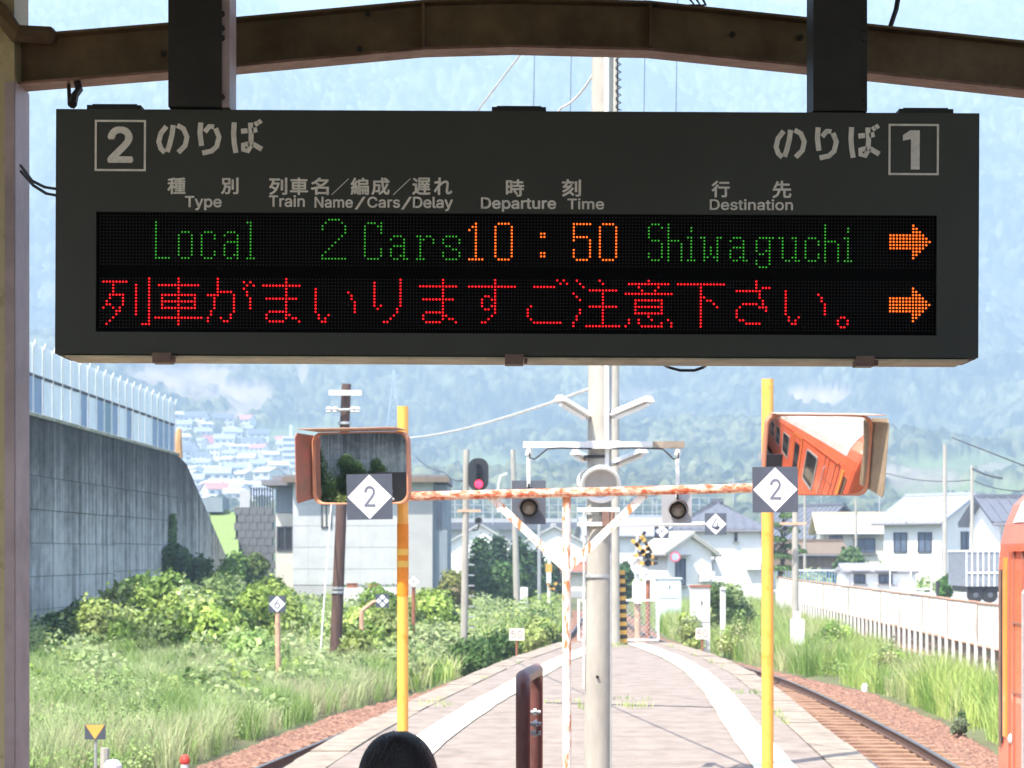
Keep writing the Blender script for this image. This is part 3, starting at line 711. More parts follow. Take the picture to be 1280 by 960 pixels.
for x_, y_ in ((614, 622), (806, 618)):
    b = MB(); q = at(x_, y_, GD); e_ = at(708, 712, GD); d = (e_ - q).normalized(); n_ = Vector((d.z, 0, -d.x)) * S(4.8, GD)
    vs = []
    for (p_, ) in ((q,), (e_,)):
        for yy in (-.02, .02): vs += [p_ + n_ + Vector((0, yy, 0)), p_ - n_ + Vector((0, yy, 0))]
    b.add(vs, [(0, 1, 5, 4), (2, 6, 7, 3), (0, 4, 6, 2), (1, 3, 7, 5), (0, 2, 3, 1), (4, 5, 7, 6)]); b.build('brace', M['rusty'], gan)

def diamond_sign(name, label, px, py, w, Y, txt, tcol, tx=(-.2, -.42, .2, .42), parent=None, thick=.006, plate=None, roll=0, dots=True, bg_='signwhite', group=None):
    c = at(px, py, Y); s_ = S(w, Y)
    r_ = parent if parent else empty(name, c, label, 'sign', group)
    T = Matrix.Translation(c) @ Matrix.Rotation(roll, 4, 'Y')
    b = MB(); b.box((0, 0, 0), (s_, thick, s_), M=T); b.build('plate', plate or M['signblack'], r_)
    b = MB(); h_ = s_ * .485; y_ = -thick / 2 - .002
    b.add([(-h_, y_, 0), (0, y_, -h_), (h_, y_, 0), (0, y_, h_)], [(0, 1, 2, 3)], T); b.build('diamond', M[bg_], r_)
    if txt:
        b = MB(); text_into(b, txt, tx[0] * s_, tx[1] * s_, tx[2] * s_, tx[3] * s_, y_ - .002, .012, T); b.build('numeral', tcol, r_)
    if dots:
        for sx in (-1, 1):
            b = MB(); b.cyl(T @ Vector((sx * .29 * s_, y_, 0)), T @ Vector((sx * .29 * s_, y_ - .004, 0)), .012 * s_ * 2, n=8); b.build('rivet', M['galv'], r_)
    return r_
tx2 = (-.12, -.22, .13, .24)
diamond_sign('stop_marker', 'black square plate with white diamond and 2 below the left mirror', 462, 621, 57, GD - .62, '2', M['darktext'], tx2, roll=R(-1))
diamond_sign('stop_marker', 'black square plate with white diamond and 2 below the right mirror', 969, 612, 57, GD - .62, '2', M['darktext'], tx2, roll=R(-.5))

def mirror(label, px0_, py0_, px1_, py1_, side, yaw, Y, pitch=0, Rm=1.5):
    """side: -1 hood on left, +1 on right"""
    c = at((px0_ + px1_) / 2, (py0_ + py1_) / 2, Y); rt = empty('platform_mirror', c, label, 'mirror')
    w_ = S(px1_ - px0_, Y) / math.cos(yaw) / 2; h_ = S(py1_ - py0_, Y) / 2
    T = Matrix.Translation(c) @ Matrix.Rotation(yaw, 4, 'Z') @ Matrix.Rotation(pitch, 4, 'X')
    # rounded-rect convex face
    n, rc = 25, .07
    def rr_(u, v):   # square -> rounded rectangle
        x, z = u * w_, v * h_
        ax, az = max(0, abs(x) - (w_ - rc)), max(0, abs(z) - (h_ - rc))
        k = max(ax, az); l = math.hypot(ax, az)
        if l > 1e-6 and ax > 0 and az > 0:
            sc2 = k / l; x = math.copysign(w_ - rc + ax * sc2, x); z = math.copysign(h_ - rc + az * sc2, z)
        return x, z
    vs = []
    for j in range(n):
        for i in range(n):
            x, z = rr_(-1 + 2 * i / (n - 1), -1 + 2 * j / (n - 1)); vs.append((x, -(math.sqrt(Rm * Rm - x * x - z * z) - math.sqrt(Rm * Rm - w_ * w_ - h_ * h_)) - .002, z))
    b = MB(); b.add(vs, [(j * n + i, j * n + i + 1, (j + 1) * n + i + 1, (j + 1) * n + i) for j in range(n - 1) for i in range(n - 1)], T)
    b.build('mirror_face', M['mirror'], rt, smooth=True)
    ring = []
    for k in range(4):
        cxk, czk = ((1, 1), (-1, 1), (-1, -1), (1, -1))[k]
        for q in range(6):
            t = (k + q / 5) * math.pi / 2; ring.append((cxk * (w_ - rc) + rc * math.cos(t), czk * (h_ - rc) + rc * math.sin(t)))
    b = MB(); N_ = len(ring); vs = []
    for y_, g in ((-.03, 1.0), (-.03, 1.025), (.04, 1.025), (.04, .9)):
        for x, z in ring: vs.append((x * g, y_, z * g))
    fs = [(k * N_ + i, k * N_ + (i + 1) % N_, (k + 1) * N_ + (i + 1) % N_, (k + 1) * N_ + i) for k in range(3) for i in range(N_)]
    for i in range(N_): fs.append((i, 3 * N_ + i, 3 * N_ + (i + 1) % N_, (i + 1) % N_))
    fs.append(tuple(3 * N_ + i for i in range(N_)))
    b.add(vs, fs, T); b.build('frame', M['hoodo'], rt)
    # top hood, slightly dropping, and side hood
    dp = .20; zt = h_ * 1.04
    b = MB(); a0, a1 = -w_ * .95, w_ * .95
    b.add([(a0, .02, zt), (a1, .02, zt), (a1 + (.06 if side > 0 else 0), -dp, zt + .02), (a0 - (.06 if side < 0 else 0), -dp, zt + .02),
           (a0, .02, zt + .006), (a1, .02, zt + .006), (a1 + (.06 if side > 0 else 0), -dp, zt + .026), (a0 - (.06 if side < 0 else 0), -dp, zt + .026)],
          [(0, 1, 2, 3), (7, 6, 5, 4), (0, 4, 5, 1), (1, 5, 6, 2), (2, 6, 7, 3), (3, 7, 4, 0)], T); b.build('top_hood', M['hoodg'], rt)
    xs_ = side * w_ * 1.035; t_ = side * .006
    y1_ = -.19; xo = xs_ + side * .05
    poly = [(xs_, .02, -h_ * .85), (xo, y1_ + .02, -h_ * .97), (xo + side * .003, y1_, -h_ * .80), (xo + side * .003, y1_, h_ * .9), (xo, y1_ + .03, h_ * 1.02), (xs_, .02, h_ * .95)]
    b = MB(); n6 = len(poly); vs = poly + [(x + t_, y, z) for x, y, z in poly]
    b.add(vs, [tuple(range(n6)), tuple(range(2 * n6 - 1, n6 - 1, -1))] + [(i, n6 + i, n6 + (i + 1) % n6, (i + 1) % n6) for i in range(n6)], T)
    b.build('side_hood', M['hoodi'] if side < 0 else M['hoodb'], rt)
    pole_ = pl if side < 0 else pr
    b = MB(); b.cyl(T @ Vector((0, .05, 0)), T @ Vector((0, .10, 0)), .05, n=12); b.tube([T @ Vector((0, .09, 0)), (pole_.x, Y + .08, c.z)], .016, 8); b.box((pole_.x, GD, c.z), (.12, .10, .05)); b.build('bracket', M['galv'], rt)
mirror('orange framed convex mirror reflecting the concrete wall on the left pole', 392, 541, 511, 629, -1, R(-17), GD - .28, R(3), 3.2)
mirror('orange framed convex mirror reflecting the orange train on the right pole', 955, 519, 1087, 618, 1, R(10), GD - .28, R(12), 2.3)

# ------------------------------------------------------------------ concrete pole with lamps, speakers and hanging signals
PD = 18.0
p = at(746, 693, PD); cp_ = empty('utility_pole', (p.x, PD, 0), 'thick pale concrete pole in the middle of the platform', 'pole')
ztop = 8.6
b = MB(); b.cyl((p.x, PD, 0), (p.x + .07, PD, ztop), S(33, PD) / 2, S(25, PD) / 2, n=28); b.build('shaft', M['concrete'], cp_, smooth=False)
b = MB(); b.tube([(at(758, 0, PD).x, PD - .09, z) for z in (at(0, 615, PD).z, 4.5, ztop)], S(3.2, PD), 10); b.build('conduit', M['whitemetal'], cp_)
b = MB(); b.tube([(at(763, 0, PD).x, PD - .05, z) for z in (0, 4.5, ztop)], S(1.2, PD), 8); b.build('conduit', M['galv'], cp_)
b = MB(); b.tube([(at(729.5, 0, PD).x, PD - .05, z) for z in (at(0, 860, PD).z, at(0, 640, PD).z)], S(1.0, PD), 8); b.build('conduit', M['whitemetal'], cp_)
for yy in (571, 642, 656, 720):
    b = MB(); q = at(746.5, yy, PD); b.cyl(q - Vector((0, 0, .012)), q + Vector((0, 0, .012)), S(17.2, PD), n=28); b.build('strap', M['galv'] if yy > 600 else M['wire'], cp_)
b = MB(); q = at(746, 845, PD); b.cyl(q + Vector((0, -.13, 0)), q + Vector((0, -.105, 0)), .013, n=10); b.build('step_hole', M['black'], cp_)
# clamp ironwork below the speaker
b = MB()
for yy in (637, 655): b.box(at(748, yy, PD - .15), (S(52, PD), .03, S(5, PD)))
b.build('clamp', M['whitemetal'], cp_)
b = MB(); b.box(at(757, 648, PD - .17), (.06, .06, .12)); b.cyl(at(766, 640, PD - .18), at(764, 662, PD - .18), .02, n=8); b.build('junction_box', M['visor'], cp_)
# helical guard
b = MB(); pts = []
z0_, z1_ = at(0, 138, PD).z, ztop
for k in range(0, 420):
    t = k / 420; a_ = k * .62; pts.append((at(773, 0, PD).x + .022 * math.cos(a_), PD + .022 * math.sin(a_), z0_ + (z1_ - z0_) * t))
b.tube(pts, .005, 5); b.tube([(at(772, 0, PD).x, PD, z0_ - 1.2), (at(772, 0, PD).x, PD, ztop)], .006, 5); tag(b.build('spiral_guard', M['wire'], cp_))
# lamps
def lamp(label, x0_, y0_, x1_, y1_, Ya, Yb, thick):
    a, c_ = at(x0_, y0_, Ya), at(x1_, y1_, Yb); rt = empty('platform_lamp', a, label, 'lamp', )
    d = (c_ - a); L_ = d.length; d.normalize(); sdv = d.cross(Vector((0, 0, 1))).normalized(); up = sdv.cross(d)
    T = Matrix((( d.x, sdv.x, up.x, a.x), (d.y, sdv.y, up.y, a.y), (d.z, sdv.z, up.z, a.z), (0, 0, 0, 1)))
    b = MB(); b.add([(0, -thick, 0), (L_, -thick, 0), (L_, thick, 0), (0, thick, 0), (0, -thick * .5, thick * .9), (L_, -thick * .5, thick * .9), (L_, thick * .5, thick * .9), (0, thick * .5, thick * .9)],
                    [(0, 3, 2, 1), (4, 5, 6, 7), (0, 1, 5, 4), (1, 2, 6, 5), (2, 3, 7, 6), (3, 0, 4, 7)], T); b.build('housing', M['whitemetal'], rt)
    b = MB(); b.cyl(T @ Vector((.03, 0, -thick * .35)), T @ Vector((L_ - .03, 0, -thick * .35)), thick * .33, n=10); b.build('tube', M['signwhite'], rt)
    b = MB(); b.cyl(a, (p.x + .02, PD, a.z - .02), .02, n=8); b.build('arm', M['galv'], rt)
lamp('upper left white fluorescent lamp on the concrete pole', 732, 521, 699, 501, PD - .05, PD - .55, .055)
lamp('upper right white fluorescent lamp on the concrete pole', 768, 520, 812, 502, PD - .05, PD - .55, .055)
lamp('lower left short white fluorescent lamp on the concrete pole', 731, 574, 719, 568, PD + .6, PD + .2, .05)
lamp('lower right white fluorescent lamp on the concrete pole', 771, 580, 805, 566, PD + .5, PD + .1, .05)
# speakers
for lab, px, py, rad, tz in (('round white speaker facing the camera on the concrete pole', 751, 604, 25, -1), ('round white speaker facing away, tucked behind the other speaker', 736, 602, 16, 1)):
    c = at(px, py, PD - .2 if tz < 0 else PD - .05); rt = empty('speaker', c, lab, 'speaker'); R_ = S(rad, PD)
    T = Matrix.Translation(c) @ Matrix.Rotation(R(90 + 28 * tz * -1), 4, 'X')
    if tz > 0: T = Matrix.Translation(c) @ Matrix.Rotation(R(12), 4, 'Z') @ Matrix.Rotation(R(70), 4, 'X')
    b = MB(); b.lathe([(R_ * .3, -.12), (R_ * .6, -.10), (R_ * .95, -.02), (R_, .03), (R_ * .97, .045), (R_ * .84, .04), (R_ * .78, .0)], T, 28); b.build('bowl', M['whitemetal'], rt, smooth=False)
    b = MB(); b.lathe([(R_ * .80, .005), (R_ * .5, -.012), (0.001, -.02)], T, 28); b.build('grille', M['wallgrey'] if tz < 0 else M['whitemetal'], rt)
    b = MB(); b.cyl(T @ Vector((0, 0, -.1)), (p.x + .02, PD, c.z - .03), .02, n=8); b.build('arm', M['galv'], rt)
# arm with two hanging signals
arm = empty('signal_arm', at(756, 556, PD), 'long white horizontal arm across the concrete pole with drooping cables', 'arm')
b = MB(); b.b2(at(654, 560, PD - .12), at(737, 552, PD - .19)); b.b2(at(770, 559, PD - .12), at(855, 552, PD - .19)); b.b2(at(733, 561, PD - .11), at(775, 551, PD - .18)); b.build('beam', M['whitemetal'], arm)
b = MB(); b.b2(at(815, 560.5, PD - .118), at(856, 551.5, PD - .194)); b.build('end_section', M['coping'], arm)
for sgn, xr in ((-1, 662), (1, 848)):
    b = MB(); b.tube([at(740 if sgn < 0 else 765, 561, PD - .2), at(700 if sgn < 0 else 790, 560, PD - .2), at(684 if sgn < 0 else 828, 561, PD - .2), at(676 if sgn < 0 else 836, 568, PD - .2), at(668 if sgn < 0 else 842, 574, PD - .2), at(xr, 572, PD - .2), at(xr, 566, PD - .2)], .0075, 6); b.build('cable', M['wire'], arm)
def hang_signal(label, px, py, w_, h_, rod_top, lx, ly, lr, board):
    c = at(px, py, PD - .15); rt = empty('repeater_signal', c, label, 'signal'); 
    b = MB(); b.box(c, (S(w_, PD), .03, S(h_, PD))); b.build('backboard', board, rt)
    b = MB(); b.cyl(at(lx, rod_top, PD - .16), at(lx, py - h_ / 2 + 8, PD - .16), S(2.6, PD), n=8); b.cyl(at(lx, rod_top - 4, PD - .16), at(lx, rod_top + 4, PD - .16), S(4.5, PD), n=10); b.build('hanger_rod', M['whitemetal'], rt)
    b = MB(); b.box(at(lx, py - h_ / 2 + 8, PD - .18), (.02, .02, .06)); b.build('clip', M['darksteel'], rt)
    q = at(lx, ly, PD - .17); T = Matrix.Translation(q) @ Matrix.Rotation(R(90), 4, 'X'); R_ = S(lr, PD)
    b = MB(); b.lathe([(R_ * .75, .0), (R_ * .9, .01), (R_ * .95, .05), (R_ * .85, .05), (R_ * .7, .02)], T, 20); b.build('lamp_ring', M['black'], rt)
    vs = []; n = 17
    for k in range(n):
        t = math.pi * (-.08 + 1.16 * k / (n - 1)); vs += [(R_ * math.cos(t), -R_ * 0 - .04, R_ * math.sin(t)), (R_ * 1.02 * math.cos(t), -.04 - (.05 + .09 * max(0, math.sin(t))), R_ * 1.02 * math.sin(t))]
    for k in range(n):
        t = math.pi * (-.08 + 1.16 * k / (n - 1)); vs += [(R_ * 1.06 * math.cos(t), -.04, R_ * 1.06 * math.sin(t)), (R_ * 1.08 * math.cos(t), -.04 - (.05 + .09 * max(0, math.sin(t))), R_ * 1.08 * math.sin(t))]
    fs = [(2 * k, 2 * k + 1, 2 * k + 3, 2 * k + 2) for k in range(n - 1)] + [(2 * n + 2 * k + 2, 2 * n + 2 * k + 3, 2 * n + 2 * k + 1, 2 * n + 2 * k) for k in range(n - 1)] + [(2 * k + 1, 2 * n + 2 * k + 1, 2 * n + 2 * k + 3, 2 * k + 3) for k in range(n - 1)]
    b = MB(); b.add(vs, fs, Matrix.Translation(q)); b.build('visor', M['visor'], rt)
    b = MB(); b.lathe([(R_ * .72, .03), (R_ * .4, .045), (.001, .05)], T, 20); b.build('lens', M['lens_off'], rt, smooth=True)
hang_signal('single lamp signal with dark square backboard hanging left of the concrete pole', 661, 628, 42, 54, 565, 661, 635, 12, M['signgrey'])
hang_signal('single lamp signal with pale grey backboard hanging right of the concrete pole', 846, 634, 37, 40, 565, 847, 638, 11.5, M['boardpale'])

# ------------------------------------------------------------------ train at the right
TX0, TX1, TY1, TY0 = 3.25, 6.05, 14.0, -7.0
tr = empty('train', ((TX0 + TX1) / 2, (TY0 + TY1) / 2, -.8), 'vermilion diesel railcar with pale roof standing at the right edge of the photo', 'train')
TZ0, TZ1 = -.10, 2.10
roofc = [(TX0 + .045, 2.20), (TX0 + .10, 2.33), (TX0 + .22, 2.45), (TX0 + .42, 2.56), (TX0 + .8, 2.66), ((TX0 + TX1) / 2, 2.72)]
sec = [(TX0 + .10, -.28), (TX0, -.05), (TX0, 1.9), (TX0 + .012, 2.07)] + roofc[:-1]
midx = (TX0 + TX1) / 2
full = sec + [(2 * midx - x, z) for x, z in reversed(sec)]
def ring_at(y, k, pts): # k = inset for rounded end
    return [(midx + (x - midx) * k, y, z) for x, z in pts]
b = MB(); stations = [(TY0, .90), (TY0 + .12, .96), (TY0 + .4, 1), (TY1 - .5, 1), (TY1 - .10, .998), (TY1 - .03, .985), (TY1, .96)]
vs = []; n = len(full)
for y, k in stations: vs += ring_at(y, k, full)
fs = [(i * n + j, i * n + j + 1, (i + 1) * n + j + 1, (i + 1) * n + j) for i in range(len(stations) - 1) for j in range(n - 1)]
fs += [tuple(range(n)), tuple(range(len(vs) - 1, len(vs) - n - 1, -1))]
b.add(vs, fs); body = b.build('body', M['train'], tr)
b = MB(); rf = roofc + [(2 * midx - x, z) for x, z in reversed(roofc[:-1])]; vs = []; n = len(rf)
rst = [(TY0 + .5, 1), (TY1 - .6, 1), (TY1 - .34, 1)]
for y, k in rst: vs += [(midx + (x - midx) * 1.004, y, z + .008) for x, z in rf]
b.add(vs, [(i * n + j, i * n + j + 1, (i + 1) * n + j + 1, (i + 1) * n + j) for i in range(len(rst) - 1) for j in range(n - 1)] + [tuple(range(n)), tuple(range(len(vs) - 1, len(vs) - n - 1, -1))])
b.build('roof', M['trainroof'], tr)
def twin(y0, y1, z0, z1, rc=.08, name='window', round_top=False):
    f_ = MB(); g_ = MB(); x = TX0 - .002
    def rrect(a, b_, c, d, r):
        out = []
        for k, (cy, cz) in enumerate(((b_ - r, d - r), (a + r, d - r), (a + r, c + r), (b_ - r, c + r))):
            for q in range(5):
                t = (k + q / 4) * math.pi / 2; out.append((cy + r * math.cos(t), cz + r * math.sin(t)))
        return out
    o_ = rrect(y0, y1, z0, z1, rc); i_ = rrect(y0 + .04, y1 - .04, z0 + .04, z1 - .04, max(.01, rc - .03)); n = len(o_)
    f_.add([(x - .016, y, z) for y, z in o_] + [(x - .016, y, z) for y, z in i_] + [(x + .006, y, z) for y, z in o_] + [(x + .003, y, z) for y, z in i_],
           [(j, (j + 1) % n, n + (j + 1) % n, n + j) for j in range(n)] + [(2 * n + j, 2 * n + (j + 1) % n, (j + 1) % n, j) for j in range(n)] + [(n + j, n + (j + 1) % n, 3 * n + (j + 1) % n, 3 * n + j) for j in range(n)])
    fo = f_.build(name, M['galv'], tr)
    g_.add([(x - .003, y, z) for y, z in i_], [tuple(range(n))]); go = g_.build('pane', M['glass'], fo)
    go.location = (0, 0, 0)
    # pane mesh was shifted by parent's world location; fine as both share the root frame
twin(12.05, 12.75, .95, 1.85, name='window')
def tdoor(y0, y1):
    x = TX0 - .004
    d_ = MB(); d_.b2((x, y0, -.02), (x + .02, y1, 1.98)); do = d_.build('door', M['train'], tr)
    g_ = MB(); g_.b2((x - .003, y0 + .16, .75), (x, y1 - .16, 1.75)); g_.build('pane', M['glass'], do)
    s_ = MB(); s_.b2((x - .02, y0 - .035, -.02), (x, y0, 2.0)); s_.b2((x - .02, y1, -.02), (x, y1 + .035, 2.0)); s_.b2((x - .02, y0, 1.98), (x, y1, 2.01)); s_.build('trim', M['trainlight'], do)
tdoor(10.85, 11.65); tdoor(-5.6, -4.6)
for k in range(9): twin(9.35 - k * 1.6, 10.35 - k * 1.6, .85, 1.75)
# end details seen from the camera: rain strip, corner window, handrails, lamp
b = MB(); b.tube([(TX0 + .01, TY1 - .9, 1.8), (TX0 - .03, TY1 - .9, 1.76), (TX0 - .03, TY1 - .9, .5), (TX0 + .01, TY1 - .9, .46)], .012, 8); b.build('grab_rail', M['galv'], tr)
b = MB(); b.b2((TX0 - .010, TY1 - .33, .80), (TX0 + .01, TY1 - .26, 1.98)); b.build('sunlit_strip', M['trainlight'], tr)  # lighter orange strip painting a sunlit highlight on the side
b = MB(); b.b2((TX0 - .006, TY1 - .235, .75), (TX0 + .02, TY1 - .2, 1.9)); b.build('corner_window_rubber', M['rubber'], tr)
b = MB(); b.b2((TX0 - .008, TY1 - .19, .72), (TX0 + .025, TY1 - .14, 1.9)); b.build('corner_strip', M['visor'], tr)
for y_ in (TY1 - .42, TY1 - .55, TY1 - .78, TY1 - .95):
    b = MB(); b.b2((TX0 - .007, y_, -.05), (TX0 + .01, y_ + .014, 2.02)); b.build('panel_seam', M['hoodi'], tr)
for z_ in (2.02, 1.55, 1.1):
    b = MB(); b.b2((TX0 - .018, TY0 + .5, z_ if z_ > 2 else z_), (TX0 + .01, TY1 - .45 if z_ > 2 else TY1 - .8, z_ + .03)) if z_ > 2 else b.b2((TX0 - .009, TY1 - .9, z_), (TX0 + .01, TY1 - .5, z_ + .014)); b.build('rain_gutter' if z_ > 2 else 'panel_seam', M['train'] if z_ > 2 else M['hoodi'], tr)
for y_, z_ in ((TY1 - .46, .80), (TY1 - .62, .12)):
    b = MB(); b.lathe([(.001, .02), (.025, .012), (.035, 0)], Matrix.Translation((TX0 - .004, y_, z_)) @ Matrix.Rotation(R(-90), 4, 'Y'), 12); b.build('knob', M['whitemetal'], tr)
b = MB(); b.b2((TX0 + .25, TY0 + 1, -.78), (TX1 - .25, TY1 - .8, -.28)); b.build('underframe', M['darksteel'], tr)
for y_ in (-4.5, -2.6, 9.2, 11.1):
    for x_ in (midx - .53, midx + .53):
        b = MB(); b.cyl((x_ - .06, y_, -.38), (x_ + .06, y_, -.38), .42, n=24); b.build('wheel', M['darksteel'], tr)
b = MB(); b.b2((midx - .9, TY1 + .0, 1.0), (midx - .1, TY1 + .02, 1.75)); b.b2((midx + .1, TY1, 1.0), (midx + .9, TY1 + .02, 1.75)); b.build('end_window', M['glass'], tr)
for k in range(4):
    b = MB(); b.box((midx, 9 - k * 4.2, 2.82), (1.2, 1.6, .2)); b.build('roof_vent', M['trainroof'], tr)

# ------------------------------------------------------------------ person
def skin_mesh(name, pts, edges, radii, m, parent, root=0, sub=2):
    me = bpy.data.meshes.new(name); me.from_pydata(pts, edges, [])
    o = bpy.data.objects.new(name, me); C.objects.link(o)
    md = o.modifiers.new('skin', 'SKIN'); md.use_smooth_shade = True
    sk = me.skin_vertices[0].data if me.skin_vertices else None
    if sk is None:
        bpy.context.view_layer.objects.active = o; bpy.ops.mesh.customdata_skin_add() ; sk = me.skin_vertices[0].data
    for i, r_ in enumerate(radii):
        sk[i].radius = r_ if isinstance(r_, tuple) else (r_, r_); sk[i].use_root = (i == root)
    s2 = o.modifiers.new('sub', 'SUBSURF'); s2.levels = sub; s2.render_levels = sub
    dg = bpy.context.evaluated_depsgraph_get(); dg.update()
    nm = bpy.data.meshes.new_from_object(o.evaluated_get(dg))
    bpy.data.objects.remove(o)
    nm.name = name
    return link_mesh(name, nm, m, parent, smooth=True)
hx, hy = at(497, 0, 4.6).x, 4.6
ztp = at(0, 915, 4.6).z
per = empty('person', (hx, hy, 0), 'person with short black hair seen from behind at the bottom of the photo', 'person')
hc = ztp - .125
P_ = []; E_ = []; Rr = []
def chain(prev, pts):
    for q, r_ in pts:
        P_.append(q); Rr.append(r_)
        if prev is not None: E_.append((prev, len(P_) - 1))
        prev = len(P_) - 1
    return prev
s_ = ztp / 1.62
pel = chain(None, [((0, 0, .90 * s_), (.15, .11))])
chest = chain(pel, [((0, .0, 1.10 * s_), (.135, .10)), ((0, 0, 1.28 * s_), (.16, .105))])
nk = chain(chest, [((0, 0, 1.37 * s_), (.07, .06)), ((0, .01, 1.42 * s_), (.052, .052)), ((0, .02, hc - .03), (.066, .078)), ((0, .02, hc + .05), (.066, .082))])
for sg in (-1, 1):
    a_ = chain(chest, [((sg * .17, 0, 1.31 * s_), .05), ((sg * .23, .0, 1.05 * s_), .038), ((sg * .25, .05, .84 * s_), .028), ((sg * .25, .07, .79 * s_), (.036, .02))])
    for k in range(4): chain(a_, [((sg * .25, .045 + .022 * k, .74 * s_), .0095), ((sg * .245, .05 + .022 * k, .71 * s_), .008), ((sg * .235, .055 + .02 * k, .69 * s_), .007)])
    chain(a_, [((sg * .235, .10, .77 * s_), .010), ((sg * .225, .125, .745 * s_), .008)])
    l_ = chain(pel, [((sg * .09, 0, .80 * s_), .085), ((sg * .10, .01, .48 * s_), .058), ((sg * .10, -.01, .10 * s_), .038), ((sg * .10, -.01, .05), .04), ((sg * .11, .15, .03), .03)])
body = skin_mesh('body', P_, E_, Rr, M['skin'], per)
# shirt and trousers follow the same joints, a little wider
P_, E_, Rr = [], [], []
pel = chain(None, [((0, 0, .92 * s_), (.165, .125))]); chest = chain(pel, [((0, 0, 1.10 * s_), (.15, .115)), ((0, 0, 1.28 * s_), (.175, .12)), ])
chain(chest, [((0, 0, 1.36 * s_), (.08, .07))])
for sg in (-1, 1): chain(chest, [((sg * .175, 0, 1.31 * s_), .062), ((sg * .215, 0, 1.13 * s_), .055)])
skin_mesh('shirt', P_, E_, Rr, M['cloth'], per)
P_, E_, Rr = [], [], []
pel = chain(None, [((0, 0, .90 * s_), (.162, .122))])
for sg in (-1, 1): chain(pel, [((sg * .09, 0, .80 * s_), .098), ((sg * .10, .01, .48 * s_), .072), ((sg * .10, -.01, .09 * s_), .06)])
skin_mesh('trousers', P_, E_, Rr, M['cloth2'], per)
# hair cap with strand ridges
n1, n2 = 96, 22; vs = []
for j in range(n2):
    ph = (j / (n2 - 1)) * R(112)
    for i in range(n1):
        t = 2 * math.pi * i / n1
        g = 1 + .004 * math.sin(i * 9.7 + j * .25) + .006 * math.sin(i * 3.1 + j * .4)
        ex = .0915 * math.sin(ph) ** .88 if j else 0
        vs.append((ex * math.cos(t) * g, .02 + ex * 1.12 * math.sin(t) * g, hc + .123 * math.cos(ph) * (1 if j else 1.015)))
vs = [(x, y, z) for x, y, z in vs]
b = MB(); b.add(vs, [(j * n1 + i, j * n1 + (i + 1) % n1, (j + 1) * n1 + (i + 1) % n1, (j + 1) * n1 + i) for j in range(n2 - 1) for i in range(n1)])
me = bpy.data.meshes.new('hair'); me.from_pydata([tuple(v) for v in b.v], [], [f[::-1] for f in b.f]); hair = link_mesh('hair', me, M['hair'], per, smooth=True)
V = []; Fc = []; rr = random.Random(5)
for k in range(1600):
    t = rr.uniform(0, 6.283); p0 = rr.uniform(.02, .9); ln = rr.uniform(.4, 1.0); wv = rr.uniform(-.12, .12); lift = rr.uniform(1.0, 1.035) if rr.random() < .08 else rr.uniform(1, 1.012); bs = len(V)
    for q in range(6):
        ph = p0 + ln * q / 5; tt = t + wv * q / 5; ex = .0922 * math.sin(min(ph, 2)) ** .88 * lift; wd = .0012 * (1 - q / 6)
        for sg in (-1, 1): V.append((ex * math.cos(tt) + sg * wd * -math.sin(tt), .02 + ex * 1.12 * math.sin(tt) + sg * wd * math.cos(tt), hc + .1235 * math.cos(ph) * lift))
    for q in range(5): Fc.append((bs + 2 * q, bs + 2 * q + 1, bs + 2 * q + 3, bs + 2 * q + 2))
o = np_mesh('hair_strands', V, Fc, M['hair'], hair); o['kind'] = 'stuff'

# ------------------------------------------------------------------ retaining wall + noise barrier on the left
WY0, WY1 = -40, 86
rw = empty('retaining_wall', (0, 0, 0), 'tall streaked concrete retaining wall at the left with dark water stains', 'wall')
zt = 6.08
def wall_panel(y0, y1, z0, z1, off=0, name='panel'):
    b = MB(); x0, x1 = wallx(y0) + off, wallx(y1) + off
    b.add([(x0, y0, z0), (x1, y1, z0), (x1, y1, z1), (x0, y0, z1), (x0 - .5, y0, z0), (x1 - .5, y1, z0), (x1 - .5, y1, z1), (x0 - .5, y0, z1)],
          [(0, 3, 2, 1), (4, 5, 6, 7), (0, 4, 7, 3), (1, 2, 6, 5), (3, 7, 6, 2), (0, 1, 5, 4)]); return b.build(name, M['streak'], rw)
ysec = [60.6, 72.9, 86.0]; rr = random.Random(8)
def section(y0, y1, zr, offs=0):
    z = zt; k = 0
    while z > -1.6:
        z2 = z - (1.75 if k == 0 else zr); off = offs + rr.uniform(-.012, .012)
        wall_panel(y0 + .02, y1 - .02, z2 + .02, z, off); z = z2; k += 1
section(60.6, 72.9, 1.0); section(72.9, 86.0, .98, .03); section(48, 60.6, 1.0, -.02); section(30, 48, 1.0); section(0, 30, 1.0); section(-40, 0, 1.0)
b = MB(); b.b2((wallx(86) - .55, 60, -1.6), (wallx(60) - .30, 86.0, zt - .05)); 
b = MB()
xb = wallx(70); b.add([(wallx(-40) - .08, -40, -1.6), (wallx(86) - .08, 86, -1.6), (wallx(86) - .08, 86, zt - .03), (wallx(-40) - .08, -40, zt - .03)], [(0, 3, 2, 1)]); b.build('joint_backing', M['black'], rw)
